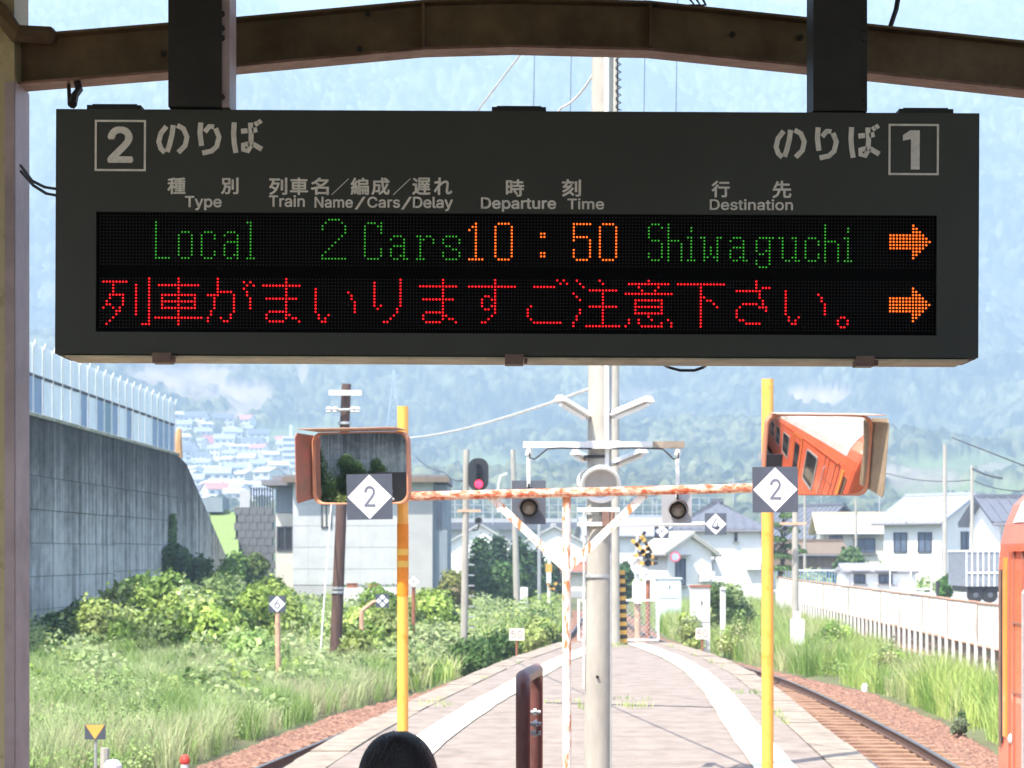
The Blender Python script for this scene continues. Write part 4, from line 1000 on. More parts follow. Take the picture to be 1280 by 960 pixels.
# sloping end
b = MB(); x0, x1, x2 = wallx(86.02), wallx(89), wallx(102)
b.add([(x0, 86.02, -1.6), (x2, 102, -1.6), (x2, 102, .9), (x1, 88, zt - .25), (x0, 86.02, zt)] + [(x0 - .5, 86.02, -1.6), (x2 - .5, 102, -1.6), (x2 - .5, 102, .9), (x1 - .5, 88, zt - .25), (x0 - .5, 86.02, zt)],
      [(0, 4, 3, 2, 1), (5, 6, 7, 8, 9), (4, 9, 8, 3), (3, 8, 7, 2), (2, 7, 6, 1), (0, 5, 9, 4)]); b.build('sloping_end', M['streak'], rw)
b = MB(); b.add([(wallx(y) + (.06 if i == 0 else -.55), y, z) for y in (-40, 86.1) for z in (zt + .002, zt + .10) for i in (0, 1)], [(0, 1, 3, 2), (4, 6, 7, 5), (0, 2, 6, 4), (1, 5, 7, 3), (2, 3, 7, 6), (0, 4, 5, 1)]); b.build('coping', mat('mossy_coping', (.42, .40, .33), .9, scale=3, col2=(.16, .17, .09)), rw)
# noise barrier: posts, upper and lower panels
nb = empty('noise_barrier', (0, 0, 0), 'road noise barrier of milky and blue panels with curved posts above the retaining wall', 'barrier')
bay = 1.26; y = 85.9; k = 0; pal = 'bbbwwwwwbwwbbtbwbwwww'
seq = list(reversed([1, 1, 0, 0, 0, 0, 1, 0, 1, 2, 1, 0, 1, 0, 0, 0, 1, 1, 1, 1])); rr = random.Random(3)
zb_ = zt + .12; rot = math.atan(.01385)
while y > 38:
    xw = wallx(y) - .12; b = MB()
    b.tube([(xw, y, zb_ - .02), (xw, y, zb_ + 1.7), (xw + .02, y, zb_ + 2.0), (xw + .07, y, zb_ + 2.2)], .03, 6); b.build('post', M['whitemetal'], nb)
    c_ = seq[k] if k < len(seq) else rr.choice((0, 0, 1))
    lo = 'barrier_clear' if c_ == 0 else ('barrier_blue' if c_ == 1 else 'barrier_teal')
    xm = wallx(y - bay) - .12
    for (z0, z1, m_, nm) in ((.06, 1.10, lo, 'lower_panel'), (1.2, 2.12, 'barrier_clear', 'upper_panel')):
        b = MB(); b.add([(xw - .03, y - .04, zb_ + z0), (xm - .03, y - bay + .04, zb_ + z0), (xm - .03, y - bay + .04, zb_ + z1), (xw - .03, y - .04, zb_ + z1),
                         (xw - .06, y - .04, zb_ + z0), (xm - .06, y - bay + .04, zb_ + z0), (xm - .06, y - bay + .04, zb_ + z1), (xw - .06, y - .04, zb_ + z1)],
                        [(0, 1, 2, 3), (7, 6, 5, 4), (3, 2, 6, 7), (0, 4, 5, 1), (0, 3, 7, 4), (1, 5, 6, 2)]); b.build(nm, M[m_], nb)
    b = MB(); b.add([(xw, y - .04, zb_ + 1.105), (xm, y - bay + .04, zb_ + 1.105), (xm, y - bay + .04, zb_ + 1.19), (xw, y - .04, zb_ + 1.19)], [(0, 1, 2, 3)]); b.add([(xw - .05, y - .04, zb_ + 1.105), (xm - .05, y - bay + .04, zb_ + 1.105), (xm - .05, y - bay + .04, zb_ + 1.19), (xw - .05, y - .04, zb_ + 1.19)], [(3, 2, 1, 0)]); b.build('mid_rail', M['darksteel'], nb)
    y -= bay; k += 1
q = at(225, 566, 87); b = MB(); b.tube([q + Vector((-.1, 0, -.2)), at(222, 550, 87), at(224, 536, 87)], [.22, .18, .10], 8)
tag(b.build('barrier_end_post', mat('faded_orange', (.55, .30, .13), .7)), 'orange block marking the far end of the noise barrier', 'post')

# ------------------------------------------------------------------ houses
def window_part(root, T, u, z, w_, h_, m=None, frame=None):
    """on a wall whose local frame T has x along the wall, -y outward"""
    b = MB(); t = min(.08, w_ * .14)
    for q in ((u - w_ / 2, z - h_ / 2, u - w_ / 2 + t, z + h_ / 2), (u + w_ / 2 - t, z - h_ / 2, u + w_ / 2, z + h_ / 2), (u - w_ / 2 + t, z + h_ / 2 - t, u + w_ / 2 - t, z + h_ / 2), (u - w_ / 2 + t, z - h_ / 2, u + w_ / 2 - t, z - h_ / 2 + t), (u - t / 2, z - h_ / 2 + t, u + t / 2, z + h_ / 2 - t)):
        b.box(((q[0] + q[2]) / 2, -.03, (q[1] + q[3]) / 2), (q[2] - q[0], .06, q[3] - q[1]), M=T)
    fo = b.build('window', frame or M['darkframe'], root)
    b = MB(); b.box((u, -.008, z), (w_ - 2 * t, .016, h_ - 2 * t), M=T)
    off = wloc(root); me = bpy.data.meshes.new('pane'); me.from_pydata([tuple(v - off) for v in b.v], [], b.f); link_mesh('pane', me, m or M['glassblue'], fo)
def house(label, cx, cy, w_, d_, hw, hr, rz, wall, roof, wins=(), z0=0., ridge='x', over=.5, gable=None, name='house', ribs=True, hip=False):
    rt = empty(name, (cx, cy, z0), label, 'house')
    T = Matrix.Translation((cx, cy, z0)) @ Matrix.Rotation(rz, 4, 'Z')
    if ridge == 'y': T2 = T @ Matrix.Rotation(math.pi / 2, 4, 'Z'); a, c_ = d_, w_
    else: T2 = T; a, c_ = w_, d_
    # wall box with gables: along x length a, depth c_
    b = MB(); x, y_ = a / 2, c_ / 2; pk = 0 if hip else hr - .02
    vs = [(-x, -y_, -1.2), (x, -y_, -1.2), (x, y_, -1.2), (-x, y_, -1.2), (-x, -y_, hw), (x, -y_, hw), (x, y_, hw), (-x, y_, hw), (-x, 0, hw + pk), (x, 0, hw + pk)]
    b.add(vs, [(0, 1, 5, 4), (1, 2, 6, 9, 5), (2, 3, 7, 6), (3, 0, 4, 8, 7), (4, 5, 9, 8), (6, 7, 8, 9)], T2); b.build('wall', wall, rt)
    # roof slabs
    b = MB(); sl_ = hr / y_; ex, ey = x + over, y_ + over; ze = hw - over * sl_; t = .14; hx_ = x + over if not hip else x - y_ * .9
    for sg in (-1, 1):
        vs = [(-ex, sg * ey, ze), (ex, sg * ey, ze), (hx_, 0, hw + hr), (-hx_, 0, hw + hr), (-ex, sg * ey, ze + t), (ex, sg * ey, ze + t), (hx_, 0, hw + hr + t), (-hx_, 0, hw + hr + t)]
        b.add(vs, [(0, 1, 2, 3), (7, 6, 5, 4), (0, 4, 5, 1), (1, 5, 6, 2), (3, 7, 4, 0), (2, 6, 7, 3)], T2)
    if hip:
        for sg in (-1, 1):
            vs = [(sg * ex, -ey, ze + t), (sg * ex, ey, ze + t), (sg * hx_, 0, hw + hr + t), (sg * ex, -ey, ze), (sg * ex, ey, ze)]
            b.add(vs, [(0, 1, 2), (0, 3, 4, 1)], T2)
    ro = b.build('roof', roof, rt)
    b = MB(); b.box((0, 0, hw + hr + t + .04), (2 * hx_, .28, .16), M=T2); off = wloc(rt)
    me = bpy.data.meshes.new('ridge'); me.from_pydata([tuple(v - off) for v in b.v], [], b.f); link_mesh('ridge', me, roof, ro)
    if ribs:
        b = MB(); nr = int(2 * ex / .45)
        for i in range(nr + 1):
            xx = -ex + 2 * ex * i / nr
            lim = 1.0 if not hip else min(1, max(.05, (ex - abs(xx)) / (ex - hx_ + .01)))
            for sg in (-1, 1):
                p0 = Vector((xx, sg * ey, ze + t + .01)); p1 = Vector((xx, 0, hw + hr + t + .01)); p1 = p0.lerp(p1, lim)
                b.cyl(T2 @ p0, T2 @ p1, .05, n=4, caps=False)
        me = bpy.data.meshes.new('tile_ribs'); me.from_pydata([tuple(v - off) for v in b.v], [], b.f); o = link_mesh('tile_ribs', me, roof, ro); o['kind'] = 'stuff'
    if name == 'house' and cy < 160:
        for sg in (-1, 1):
            b = MB(); b.tube([T2 @ Vector((-ex, sg * (ey + .05), ze + .03)), T2 @ Vector((ex, sg * (ey + .05), ze + .03))], .06, 6)
            b.build('gutter', M['eave'] if roof is not M['rooftan'] else M['whitemetal'], rt)
        for sx_ in (-1, 1):
            b = MB(); b.tube([T2 @ Vector((sx_ * (x - .12), -ey, ze)), T2 @ Vector((sx_ * (x - .12), -y_ - .06, ze - .35)), T2 @ Vector((sx_ * (x - .12), -y_ - .06, -.9))], .045, 6); b.build('downpipe', M['wallgrey'], rt)
        b = MB(); b.box((0, 0, -.75), (w_ + .06, d_ + .06, .9), M=T); b.build('plinth', M['wallgrey'], rt)
        for (face, u, z, ww, wh) in wins[:2]:
            if face == 'f':
                b = MB(); b.box((u, -d_ / 2 - .11, z - wh / 2 - .05), (ww + .16, .2, .05), M=T); b.build('window_sill', M['eave'], rt); b = MB(); b.box((u, -d_ / 2 - .2, z + wh / 2 + .14), (ww + .3, .4, .05), M=T); b.build('window_hood', M['eave'], rt)
        b = MB(); b.box((w_ * .36, -d_ / 2 - .2, min(1.6, hw * .45)), (.7, .3, .5), M=T); b.build('air_conditioner', M['whitemetal'], rt)
        if hw > 2.6:
            b = MB(); q_ = T @ Vector((w_ * .18, 0, hw + hr)); b.cyl(q_, q_ + Vector((0, 0, 1.3)), .03, n=5)
            for kk in range(4): b.cyl(q_ + Vector((-.35 + .05 * kk, 0, 1.2 - kk * .12)), q_ + Vector((.35 - .05 * kk, 0, 1.2 - kk * .12)), .018, n=4)
            b.build('aerial', M['galv'], rt)
    for (face, u, z, ww, wh) in wins:
        if face == 'f': TT = T @ Matrix.Translation((0, -d_ / 2, 0))
        elif face == 'l': TT = T @ Matrix.Translation((-w_ / 2, 0, 0)) @ Matrix.Rotation(-math.pi / 2, 4, 'Z')
        else: TT = T @ Matrix.Translation((w_ / 2, 0, 0)) @ Matrix.Rotation(math.pi / 2, 4, 'Z')
        window_part(rt, TT, u, z, ww, wh)
    return rt
def hz(py, Y): return CAM_Z + (HOR - py) / F_PX * Y
# white two-storey house, corner towards the camera (px 1117..1258)
HD = 110
house('white two-storey house with pale slate roof and three small windows behind the fence', at(1188, 0, HD).x, HD + 2.5, 4.6, 4.0, hz(650, HD), 1.25, R(38), M['wallwhite'], M['roofslate'],
      [('l', -.8, hz(678, HD), .95, 1.1), ('l', .9, hz(678, HD), .95, 1.1), ('f', -.3, hz(676, HD), .9, 1.0), ('f', 1.1, hz(676, HD), .7, 1.0)], ridge='y', over=.45)
HD = 92
house('white house with grey tiled roof half hidden behind the train', at(1312, 0, HD).x, HD + 2, 5.0, 4.5, hz(652, HD), 1.0, R(4), M['wallwhite'], M['rooftile'], [('f', -1.75, hz(671, HD), .7, 1.15)], over=.4)
HD = 125
house('single-storey white house with tan tiled roof right of the right-hand mirror', at(1088, 0, HD).x, HD + 2.5, 5.4, 4.5, hz(664, HD), .95, R(-3), M['wallcream'], M['rooftan'], [('f', -.2, hz(682, HD), 1.0 * 1.3, .9), ('f', -1.9, hz(684, HD), .8, 1.4)], over=.4)
HD = 140
house('brown-walled house with long dark sloping roof below the right-hand mirror', at(1022, 0, HD).x, HD + 3, 5.2, 5.6, hz(672, HD), 2.1, R(34), M['wallbrown'], M['rooftile'], [('f', .6, hz(690, HD), 1.2, 1.0)], ridge='y', over=.5)
house('low shed with rusty brown lean-to roof beside the brown-walled house', at(1018, 0, 122).x, 123, 3.2, 2.6, hz(692, 122), .6, R(10), M['wallbrown'], M['wallbrown'], [('f', .3, .6, .7, .9)], over=.3, ribs=False)
house('dark-roofed house peeping up behind the tan roof', at(1085, 0, 165).x, 168, 9, 4.5, hz(655, 165), .7, R(0), M['wallgrey'], M['rooftile'], over=.4, ribs=False)
HD = 105
house('big white house with broad dark hipped roof left of the right yellow pole', at(905, 0, HD).x, HD + 3, 4.4, 5.5, hz(661, HD), 1.35, R(-2), M['wallwhite'], M['rooftile'], [('f', .72, hz(671, HD), .16, .45), ('f', -.9, hz(712, HD), .9, .7), ('r', 0, 1.4, .9, 1.2)], over=.32, hip=True)
house('low white gabled wing with sloping roof beside the big white house', at(850, 0, 99).x, 101, 2.3, 3, hz(690, 99), .75, R(20), M['wallwhite'], M['wallcream'], [('f', -.5, hz(715, 99), .55, 1.3)], over=.3, ridge='y')
house('white gabled house behind the dark conifers, left of the hanging signal', at(600, 0, 150).x, 152, 5.0, 6, hz(682, 150), 1.5, R(0), M['wallwhite'], M['wallgrey'], over=.3, ridge='y', ribs=False)
house('white gabled house behind the rusty Y brace', at(692, 0, 145).x, 147, 5.6, 6, hz(686, 145), 1.5, R(0), M['wallwhite'], M['wallgrey'], over=.3, ridge='y', ribs=False)
house('pale house with brown roof edge left of the thick concrete pole', at(715, 0, 130).x, 132, 4.0, 4, hz(715, 130), .4, R(0), M['wallcream'], M['rustbrown'], over=.3, ribs=False)
house('white house with grey roof between the concrete pole and the far marker signs', at(800, 0, 150).x, 153, 8.0, 5, hz(668, 150), 1.2, R(5), M['wallwhite'], M['roofslate'], [('f', 1.0, hz(688, 150), 1.4, 1.2), ('f', 2.8, hz(688, 150), 1.2, 1.2)], over=.4, ribs=False)
house('low grey workshop behind the fence right of the pines', at(1105, 0, 88).x, 90, 3.0, 2.4, hz(716, 88), .15, R(0), M['wallwhite'], M['galv'], [('f', -.9, hz(724, 88), .5, .4), ('f', .2, hz(724, 88), .6, .4)], over=.1, ribs=False)

# flat-roofed building centre-left
BY = 95
bld = empty('building', (at(450, 0, BY).x, BY, -1), 'white flat-roofed building with wide eaves behind the left mirror', 'building')
xa, xb, xc = at(366, 0, BY).x, at(541, 0, BY).x, at(555, 0, BY + 6).x
b = MB(); b.b2((xa, BY, hz(731, BY)), (xb, BY + 7, hz(603, BY))); b.build('wall', mat('building_wall', (.55, .56, .55), .85, scale=1.2, col2=(.44, .45, .45)), bld)
b = MB(); b.b2((at(503, 0, BY).x, BY - .03, hz(772, BY)), (xb - .02, BY - .002, hz(616, BY))); b.build('wall_facing', mat('building_facing', (.46, .46, .44), .85, scale=1.2, col2=(.38, .38, .37)), bld)
b = MB(); b.b2((xa + .02, BY + .02, -1.3), (xb, BY + 6.9, hz(731, BY) - .002)); b.build('plinth', M['wallgrey'], bld)
b = MB(); b.b2((xb + .003, BY + .3, -1.2), (xb + .65, BY + 6.5, hz(606, BY))); b.build('shaded_side_wall', M['wallblue'], bld)  # blue-grey colour paints the shade on this side face
b = MB(); b.b2((xb + .15, BY + .27, hz(662, BY)), (xb + .4, BY + .3, hz(627, BY))); b.build('slit_window', M['glassblue'], bld)
b = MB(); b.b2((at(341, 0, BY).x, BY + 1.2, -1.2), (xa - .003, BY + 6.8, hz(641, BY))); b.build('wall', M['wallcream'], bld)
b = MB(); b.b2((at(341, 0, BY).x, BY + 1.22, hz(640.5, BY)), (xa - .003, BY + 6.8, hz(607, BY))); b.build('eave_shade_wall', M['wallblue'], bld)  # dark upper part paints the shade below the eaves
b = MB(); b.b2((at(326, 0, BY).x, BY + .2, hz(606.5, BY)), (xa + .1, BY + 6.8, hz(600, BY))); b.b2((at(338, 0, BY).x, BY + .8, hz(599.5, BY)), (xa - .1, BY + 6, hz(594, BY))); b.build('roof', M['eave'], bld)
b = MB(); b.b2((at(357, 0, BY).x, BY - .7, hz(602.5, BY)), (at(560, 0, BY).x, BY + 7.6, hz(594, BY))); b.build('roof', M['eave'], bld)
b = MB(); b.b2((at(355, 0, BY).x, BY - .72, hz(602, BY) - .05), (at(562, 0, BY).x, BY - .703, hz(596.5, BY))); b.build('fascia', M['wallbrown'], bld)
T_ = Matrix.Translation((0, BY, 0)); window_part(bld, T_, at(408, 0, BY).x, hz(645, BY), S(13, BY), S(30, BY), M['wallcream'])
T_ = Matrix.Translation((0, BY + 1.2, 0)); window_part(bld, T_, at(352.5, 0, BY).x, hz(673, BY), S(21, BY), S(31, BY), M['glass'])
# panel joints
for px in (385, 425, 450, 480):
    b = MB(); b.b2((at(px, 0, BY).x, BY - .006, hz(730, BY)), (at(px, 0, BY).x + .02, BY - .001, hz(606, BY))); b.build('panel_joint', M['wallgrey'], bld)
for py in (630, 657, 684, 711):
    b = MB(); b.b2((xa, BY - .009, hz(py, BY)), (xb - .02 if False else at(502, 0, BY).x, BY - .0065, hz(py, BY) + .02)); b.build('panel_joint', M['wallgrey'], bld)
# low wall with brown caps in front of it
q0, q1 = at(425, 735, 82), at(495, 775, 82)
b = MB(); b.b2((q0.x, 82, -1.3), (q1.x, 82.3, q0.z)); lw = b.build('garden_wall', M['wallwhite']); tag(lw, 'low white wall topped with brown planters behind the left pole', 'wall')
for px in (440, 466):
    c = at(px, 734, 82); b = MB(); b.box((c.x, 82.15, q0.z + .09), (.42, .22, .16)); b.box((c.x, 82.15, q0.z + .175), (.46, .26, .03)); tag(b.build('planter', M['rustbrown']), ('left' if px < 450 else 'right') + ' brown planter standing on the low white wall', 'planter')
# block wall, upper fence and green slope
BW = empty('block_wall', (at(315, 0, 118).x, 118, 0), 'dark concrete block wall with steel fence left of the flat-roofed building', 'wall')
x0, x1 = at(293, 0, 118).x, at(341, 0, 118).x; zb0, zb1 = -1.0, hz(634, 118)
nrow = 13; rr = random.Random(6); me = None
rowh = (zb1 - zb0) / nrow
for r_ in range(nrow):
    for c_ in range(5):
        bw = (x1 - x0) / 5; xx = x0 + bw * (c_ + .5) + (bw * .5 if r_ % 2 else 0)
        if me is None:
            b = MB(); b.box(wloc(BW), (bw - .02, .4, rowh - .015)); o = b.build('block', M['blockwall'], BW); me = o.data
        else: o = bpy.data.objects.new('block', me); C.objects.link(o); o.parent = BW
        o.location = (xx - BW.location.x, rr.uniform(-.02, .02), zb0 + rowh * (r_ + .5))
b = MB(); b.b2((x0 + .05, 118.1, zb0), (x1, 118.4, zb1 - .05)); b.build('mortar', M['darksteel'], BW)
for k in range(9):
    xx = at(313 + k * 3.4, 0, 118).x; b = MB(); b.b2((xx, 118, zb1), (xx + .07, 118.07, hz(609, 118))); b.build('picket', M['darksteel'], BW)
b = MB(); b.b2((x0 + .3, 118.02, zb1), (at(312, 0, 118).x, 118.06, hz(612, 118))); b.build('sheet', M['wallgrey'], BW)

# viaduct with railing behind the houses
vd = empty('viaduct', (at(650, 0, 210).x, 210, 0), 'elevated road with grey railing crossing behind the white gabled houses', 'viaduct')
xv0, xv1 = at(545, 0, 210).x, at(900, 0, 210).x
b = MB(); b.b2((xv0, 210, hz(657, 210)), (xv1, 216, hz(648, 210))); b.build('deck', M['wallgrey'], vd)
b = MB(); b.b2((xv0, 209.8, hz(662, 210)), (xv1, 210.0, hz(653, 210))); b.build('girder', M['rooftile'], vd)
k = 0; xx = xv0; me = None
while xx < xv1:
    if me is None:
        b = MB(); b.box(wloc(vd), (.09, .09, hz(622, 210) - hz(648, 210))); o = b.build('railing_post', M['galv'], vd); me = o.data
    else: o = bpy.data.objects.new('railing_post', me); C.objects.link(o); o.parent = vd
    o.location = (xx - vd.location.x, .1, (hz(622, 210) + hz(648, 210)) / 2); xx += .95
for py in (622, 631, 640):
    b = MB(); b.b2((xv0, 210.02, hz(py, 210) - .03), (xv1, 210.08, hz(py, 210) + .03)); b.build('railing_bar', M['galv'], vd)
for px in (570, 632, 740, 850):
    b = MB(); b.b2((at(px, 0, 210).x - .7, 210.5, -1), (at(px, 0, 210).x + .7, 215, hz(657, 210) - .003)); b.build('pier', M['wallgrey'], vd)

# ------------------------------------------------------------------ right-hand fence
fn = empty('sheet_fence', (0, 0, 0), 'whitewashed corrugated sheet fence with rusty posts along the right track', 'fence')
yy = 36.0; k = 0; rr = random.Random(12)
FW2 = mat('weathered_sheet', (.70, .68, .63), .75, scale=2.2, stretch=(3, 3, .35), col2=(.34, .29, .24), thr=(.34, .55), detail=9)
FW3 = mat('greenish_sheet', (.60, .64, .58), .75, scale=2.2, stretch=(3, 3, .35), col2=(.36, .36, .31), thr=(.3, .55), detail=9)
while yy < 92:
    st_ = 1.8; y2 = yy + st_ - .02; xA, xB = float(fencex(yy)), float(fencex(y2)); nn = 22; vs = []
    dz = rr.uniform(-.045, .045)
    for i in range(nn + 1):
        t = i / nn; o_ = .02 * (1 if i % 2 else -1); vs += [(xA + (xB - xA) * t + o_, yy + (y2 - yy) * t, .13 + dz * .5), (xA + (xB - xA) * t + o_, yy + (y2 - yy) * t, .98 + dz)]
    b = MB(); b.add(vs, [(2 * i, 2 * i + 1, 2 * i + 3, 2 * i + 2) for i in range(nn)])
    b.add([(v[0] + .012, v[1], v[2]) for v in vs], [(2 * i + 2, 2 * i + 3, 2 * i + 1, 2 * i) for i in range(nn)]); b.build('sheet', (M['fencewhite'], FW2, FW3)[rr.choice((0, 0, 1, 1, 2))], fn)
    if k % 2 == 0: bs_ = MB(); bs_.b2((xA - .035, yy - .02, .1), (xA - .022, yy + .03, 1.0)); bs_.build('seam_strip', M['fencerust'], fn)
    b = MB(); b.cyl((xA + .0, yy, 1.0), (xB, y2 + .02, 1.0 + rr.uniform(-.015, .015)), .03, n=6); b.build('top_rail', M['fencerail'], fn)
    for zz in (.11, -.4):
        b = MB(); b.cyl((xA - .03, yy, zz), (xB - .03, y2 + .02, zz), .022, n=6); b.build('rail', M['fencerail'], fn)
    for q in range(2):
        t = q / 2; b = MB(); px_, py_ = xA + (xB - xA) * t - .06, yy + (y2 - yy) * t; b.b2((px_ - .03, py_ - .03, -1.15), (px_ + .03, py_ + .03, .15)); b.build('post', M['fencewhite'], fn)
    yy += st_; k += 1
b = MB()
vs = []
for y_ in np.arange(34, 93, 2.0): vs += [(float(fencex(y_)) + .12, y_, -1.2), (float(fencex(y_)) + .12, y_, .1)]
b.add(vs, [(2 * i, 2 * i + 1, 2 * i + 3, 2 * i + 2) for i in range(len(vs) // 2 - 1)]); b.build('base_board', M['fencerust'], fn)
# pale railing further on
rl_ = empty('pale_railing', (at(1030, 0, 96).x, 96, 0), 'pale blue picket railing beyond the far end of the sheet fence', 'railing')
me = None
for k in range(36):
    px = 968 + k * 3.6
    if me is None:
        b = MB(); b.box(wloc(rl_), (.045, .045, 1.15)); o = b.build('picket', M['barrier_blue'], rl_); me = o.data
    else: o = bpy.data.objects.new('picket', me); C.objects.link(o); o.parent = rl_
    o.location = (at(px, 0, 96).x - rl_.location.x, 0, hz(727, 96))
for py in (713, 738):
    b = MB(); b.b2((at(966, 0, 96).x, 95.97, hz(py, 96) - .03), (at(1096, 0, 96).x, 96.03, hz(py, 96) + .03)); b.build('bar', M['whitemetal'], rl_)
# truck with silver body
TD = 72
tk = empty('truck', at(1216, 740, TD), 'silver ribbed truck body with black chassis parked behind the sheet fence', 'truck')
q0, q1 = at(1208, 733, TD), at(1250, 690, TD)
b = MB(); b.b2((q0.x, TD, q0.z), (q1.x, TD + 3, q1.z)); b.build('cargo_body', mat('truck_grey', (.22, .24, .27), .6), tk)
for k in range(7):
    xx = q0.x + (q1.x - q0.x) * k / 6; b = MB(); b.b2((xx - .02, TD - .03, q0.z), (xx + .02, TD - .002, q1.z)); b.build('rib', M['whitemetal'], tk)
b = MB(); b.b2((q0.x - .02, TD - .04, q1.z + .002), (q1.x, TD + 3.02, q1.z + .07)); b.b2((q0.x - .02, TD - .04, q0.z + .45), (q1.x, TD - .031, q0.z + .5)); b.build('rim', M['whitemetal'], tk)
b = MB(); b.b2((q0.x + .1, TD + .2, q0.z - .2), (q1.x, TD + 2.8, q0.z - .003)); b.build('chassis', M['black'], tk)
for xx in (q0.x + .35, q0.x + .85):
    b = MB(); b.cyl((xx, TD + .1, q0.z - .3), (xx, TD + .35, q0.z - .3), .27, n=18); w_ = b.build('wheel', M['rubber'], tk)
    b = MB(); b.cyl((xx, TD + .08, q0.z - .3), (xx, TD + .1, q0.z - .3), .09, n=12); off = wloc(tk); me = bpy.data.meshes.new('hub'); me.from_pydata([tuple(v - off) for v in b.v], [], b.f); link_mesh('hub', me, M['signgrey'], w_)
b = MB(); c = at(1172, 728, 74); b.cyl((c.x, 74, -.3), (c.x, 74, c.z), .045, n=8); b.cyl((c.x, 74, at(0, 738, 74).z), (c.x, 74, c.z + .05), .07, n=8); tag(b.build('bollard', M['wire']), 'dark short post behind the sheet fence near the truck', 'post')
b = MB(); 
for py in (712, 736): b.b2(at(1112, py + 1, 80), at(1165, py - 1, 80.05))
for px in (1112, 1138, 1164): b.b2((at(px, 0, 80).x, 80, -.2), (at(px, 0, 80).x + .04, 80.05, at(0, 712, 80).z))
tag(b.build('pipe_railing', M['whitemetal']), 'white pipe railing in the lot between shed and truck', 'railing')

# ------------------------------------------------------------------ poles, signals, markers
def simple_pole(label, px, ytop, Y, z0, w0, w1, m, lean=0, name='utility_pole', cat='pole', extras=None):
    c = at(px, ytop, Y); rt = empty(name, (c.x + lean, Y, z0), label, cat)
    b = MB(); b.cyl((c.x + lean, Y, z0), (c.x, Y, c.z), S(w0, Y) / 2, S(w1, Y) / 2, n=14); b.build('shaft', m, rt)
    return rt
WD = 50
wp = simple_pole('brown wooden pole with white crossarm behind the left mirror', 433, 480, WD, -1.1, 16, 12, M['wood'], lean=S(-15, WD))
b = MB(); b.b2(at(411, 494, WD - .25), at(452, 488, WD - .17)); b.build('crossarm', M['whitemetal'], wp)
b = MB(); b.tube([at(409, 513, WD - .2), at(446, 512, WD - .2)], .035, 6)
b.build('crossarm', M['galv'], wp)
for px in (411, 419, 441, 447):
    b = MB(); b.lathe([(.02, -.07), (.07, -.05), (.04, -.01), (.08, .02), (.03, .07)], Matrix.Translation(at(px, 512, WD - .2)), 8); b.build('insulator', M['whitemetal'], wp)
for py in (529, 735, 740):
    b = MB(); lx = 433 - 15 * (py - 480) / 355; c = at(lx, py, WD); b.cyl(c - Vector((0, 0, .03)), c + Vector((0, 0, .03)), S(8.6, WD), n=14); b.build('strap', M['galv'], wp)
b = MB(); b.tube([at(415, 620, WD), at(400, 822, WD - 1)], .02, 6); b.tube([at(401, 820, WD - 1), at(395, 842, WD - 1.1)], .05, 6)
tag(b.build('guy_wire', M['wirelight']), 'pale guy wire with sleeve leaning beside the brown wooden pole', 'wire')
sp = simple_pole('concrete signal pole with ladder rungs carrying the oval red signal', 583, 562, 54, -1.1, 9.5, 7.5, M['concrete'], lean=S(-3.5, 54))
for k in range(9):
    b = MB(); c = at(589, 680 + k * 13, 54); b.box(c, (.16, .03, .03)); b.build('rung', M['galv'], sp)
b = MB(); b.b2(at(572, 640, 54 - .1), at(601, 637, 54 - .04)); b.build('bracket', M['postorange'], sp)
sg_ = empty('oval_signal', at(598, 593, 53.7), 'black oval colour-light signal showing red', 'signal')
c = at(598, 593, 53.7); w_, h_ = S(12.8, 53.7), S(20.5, 53.7); poly = []
for k in range(32):
    t = 2 * math.pi * k / 32; poly.append((w_ * math.copysign(abs(math.cos(t)) ** .8, math.cos(t)), (h_ - w_) * (1 if math.sin(t) > 0 else -1) * (1 if abs(math.sin(t)) > 1e-6 else 0) + w_ * math.sin(t)))
b = MB(); b.prism(poly, .05, Matrix.Translation(c)); b.build('backboard', mat('oval_board_black', (.022, .024, .030), .5), sg_)
for dy, m_ in ((-8.5, 'lens_off'), (1.5, 'lens_off'), (12, 'lens_red')):
    q = at(598.5, 593 + dy, 53.7); Rl = S(3.6 if m_ == 'lens_off' else 5.0, 53.7); T = Matrix.Translation(q) @ Matrix.Rotation(R(90), 4, 'X')
    b = MB(); b.lathe([(Rl, .0), (Rl * .98, .05), (.001, .06)], T, 16); lo_ = b.build('lens', M[m_] if m_ == 'lens_red' else M['black'], sg_)
    vs = []; n = 11
    for k in range(n):
        t = math.pi * k / (n - 1); vs += [(Rl * 1.15 * math.cos(t), -.01, Rl * 1.15 * math.sin(t)), (Rl * 1.15 * math.cos(t), -.06 - .12 * math.sin(t), Rl * 1.15 * math.sin(t))]
    b = MB(); b.add(vs, [(2 * k, 2 * k + 1, 2 * k + 3, 2 * k + 2) for k in range(n - 1)], Matrix.Translation(q)); b.build('visor', M['black'], sg_)
def round_signal(label, px, py, rad, Y, post=True):
    rt = empty('round_signal', at(px, py, Y), label, 'signal'); T = Matrix.Translation(at(px, py, Y)) @ Matrix.Rotation(R(90), 4, 'X'); r0 = S(rad, Y)
    b = MB(); b.lathe([(.001, -.02), (r0, -.02), (r0, .05), (r0 * .8, .08), (r0 * .62, .06)], T, 16); b.build('housing', M['signgrey'], rt)
    b = MB(); b.lathe([(r0 * .6, .06), (.001, .075)], T, 14); b.build('lens', M['black'], rt)
    b = MB(); b.tube([at(px + 1, py + rad, Y), at(px - 1, py + rad + 6, Y), at(px - 7, py + rad + 7, Y)], .02, 6); b.build('bracket', M['darksteel'], rt)
round_signal('small round black signal below the oval red signal', 598, 651, 5, 53.7)
simple_pole('slender concrete pole with white box left of the Y brace', 641, 562, 96, -1.1, 9, 6, M['concrete'], lean=S(6, 96))
c = at(655, 747, 95.5)
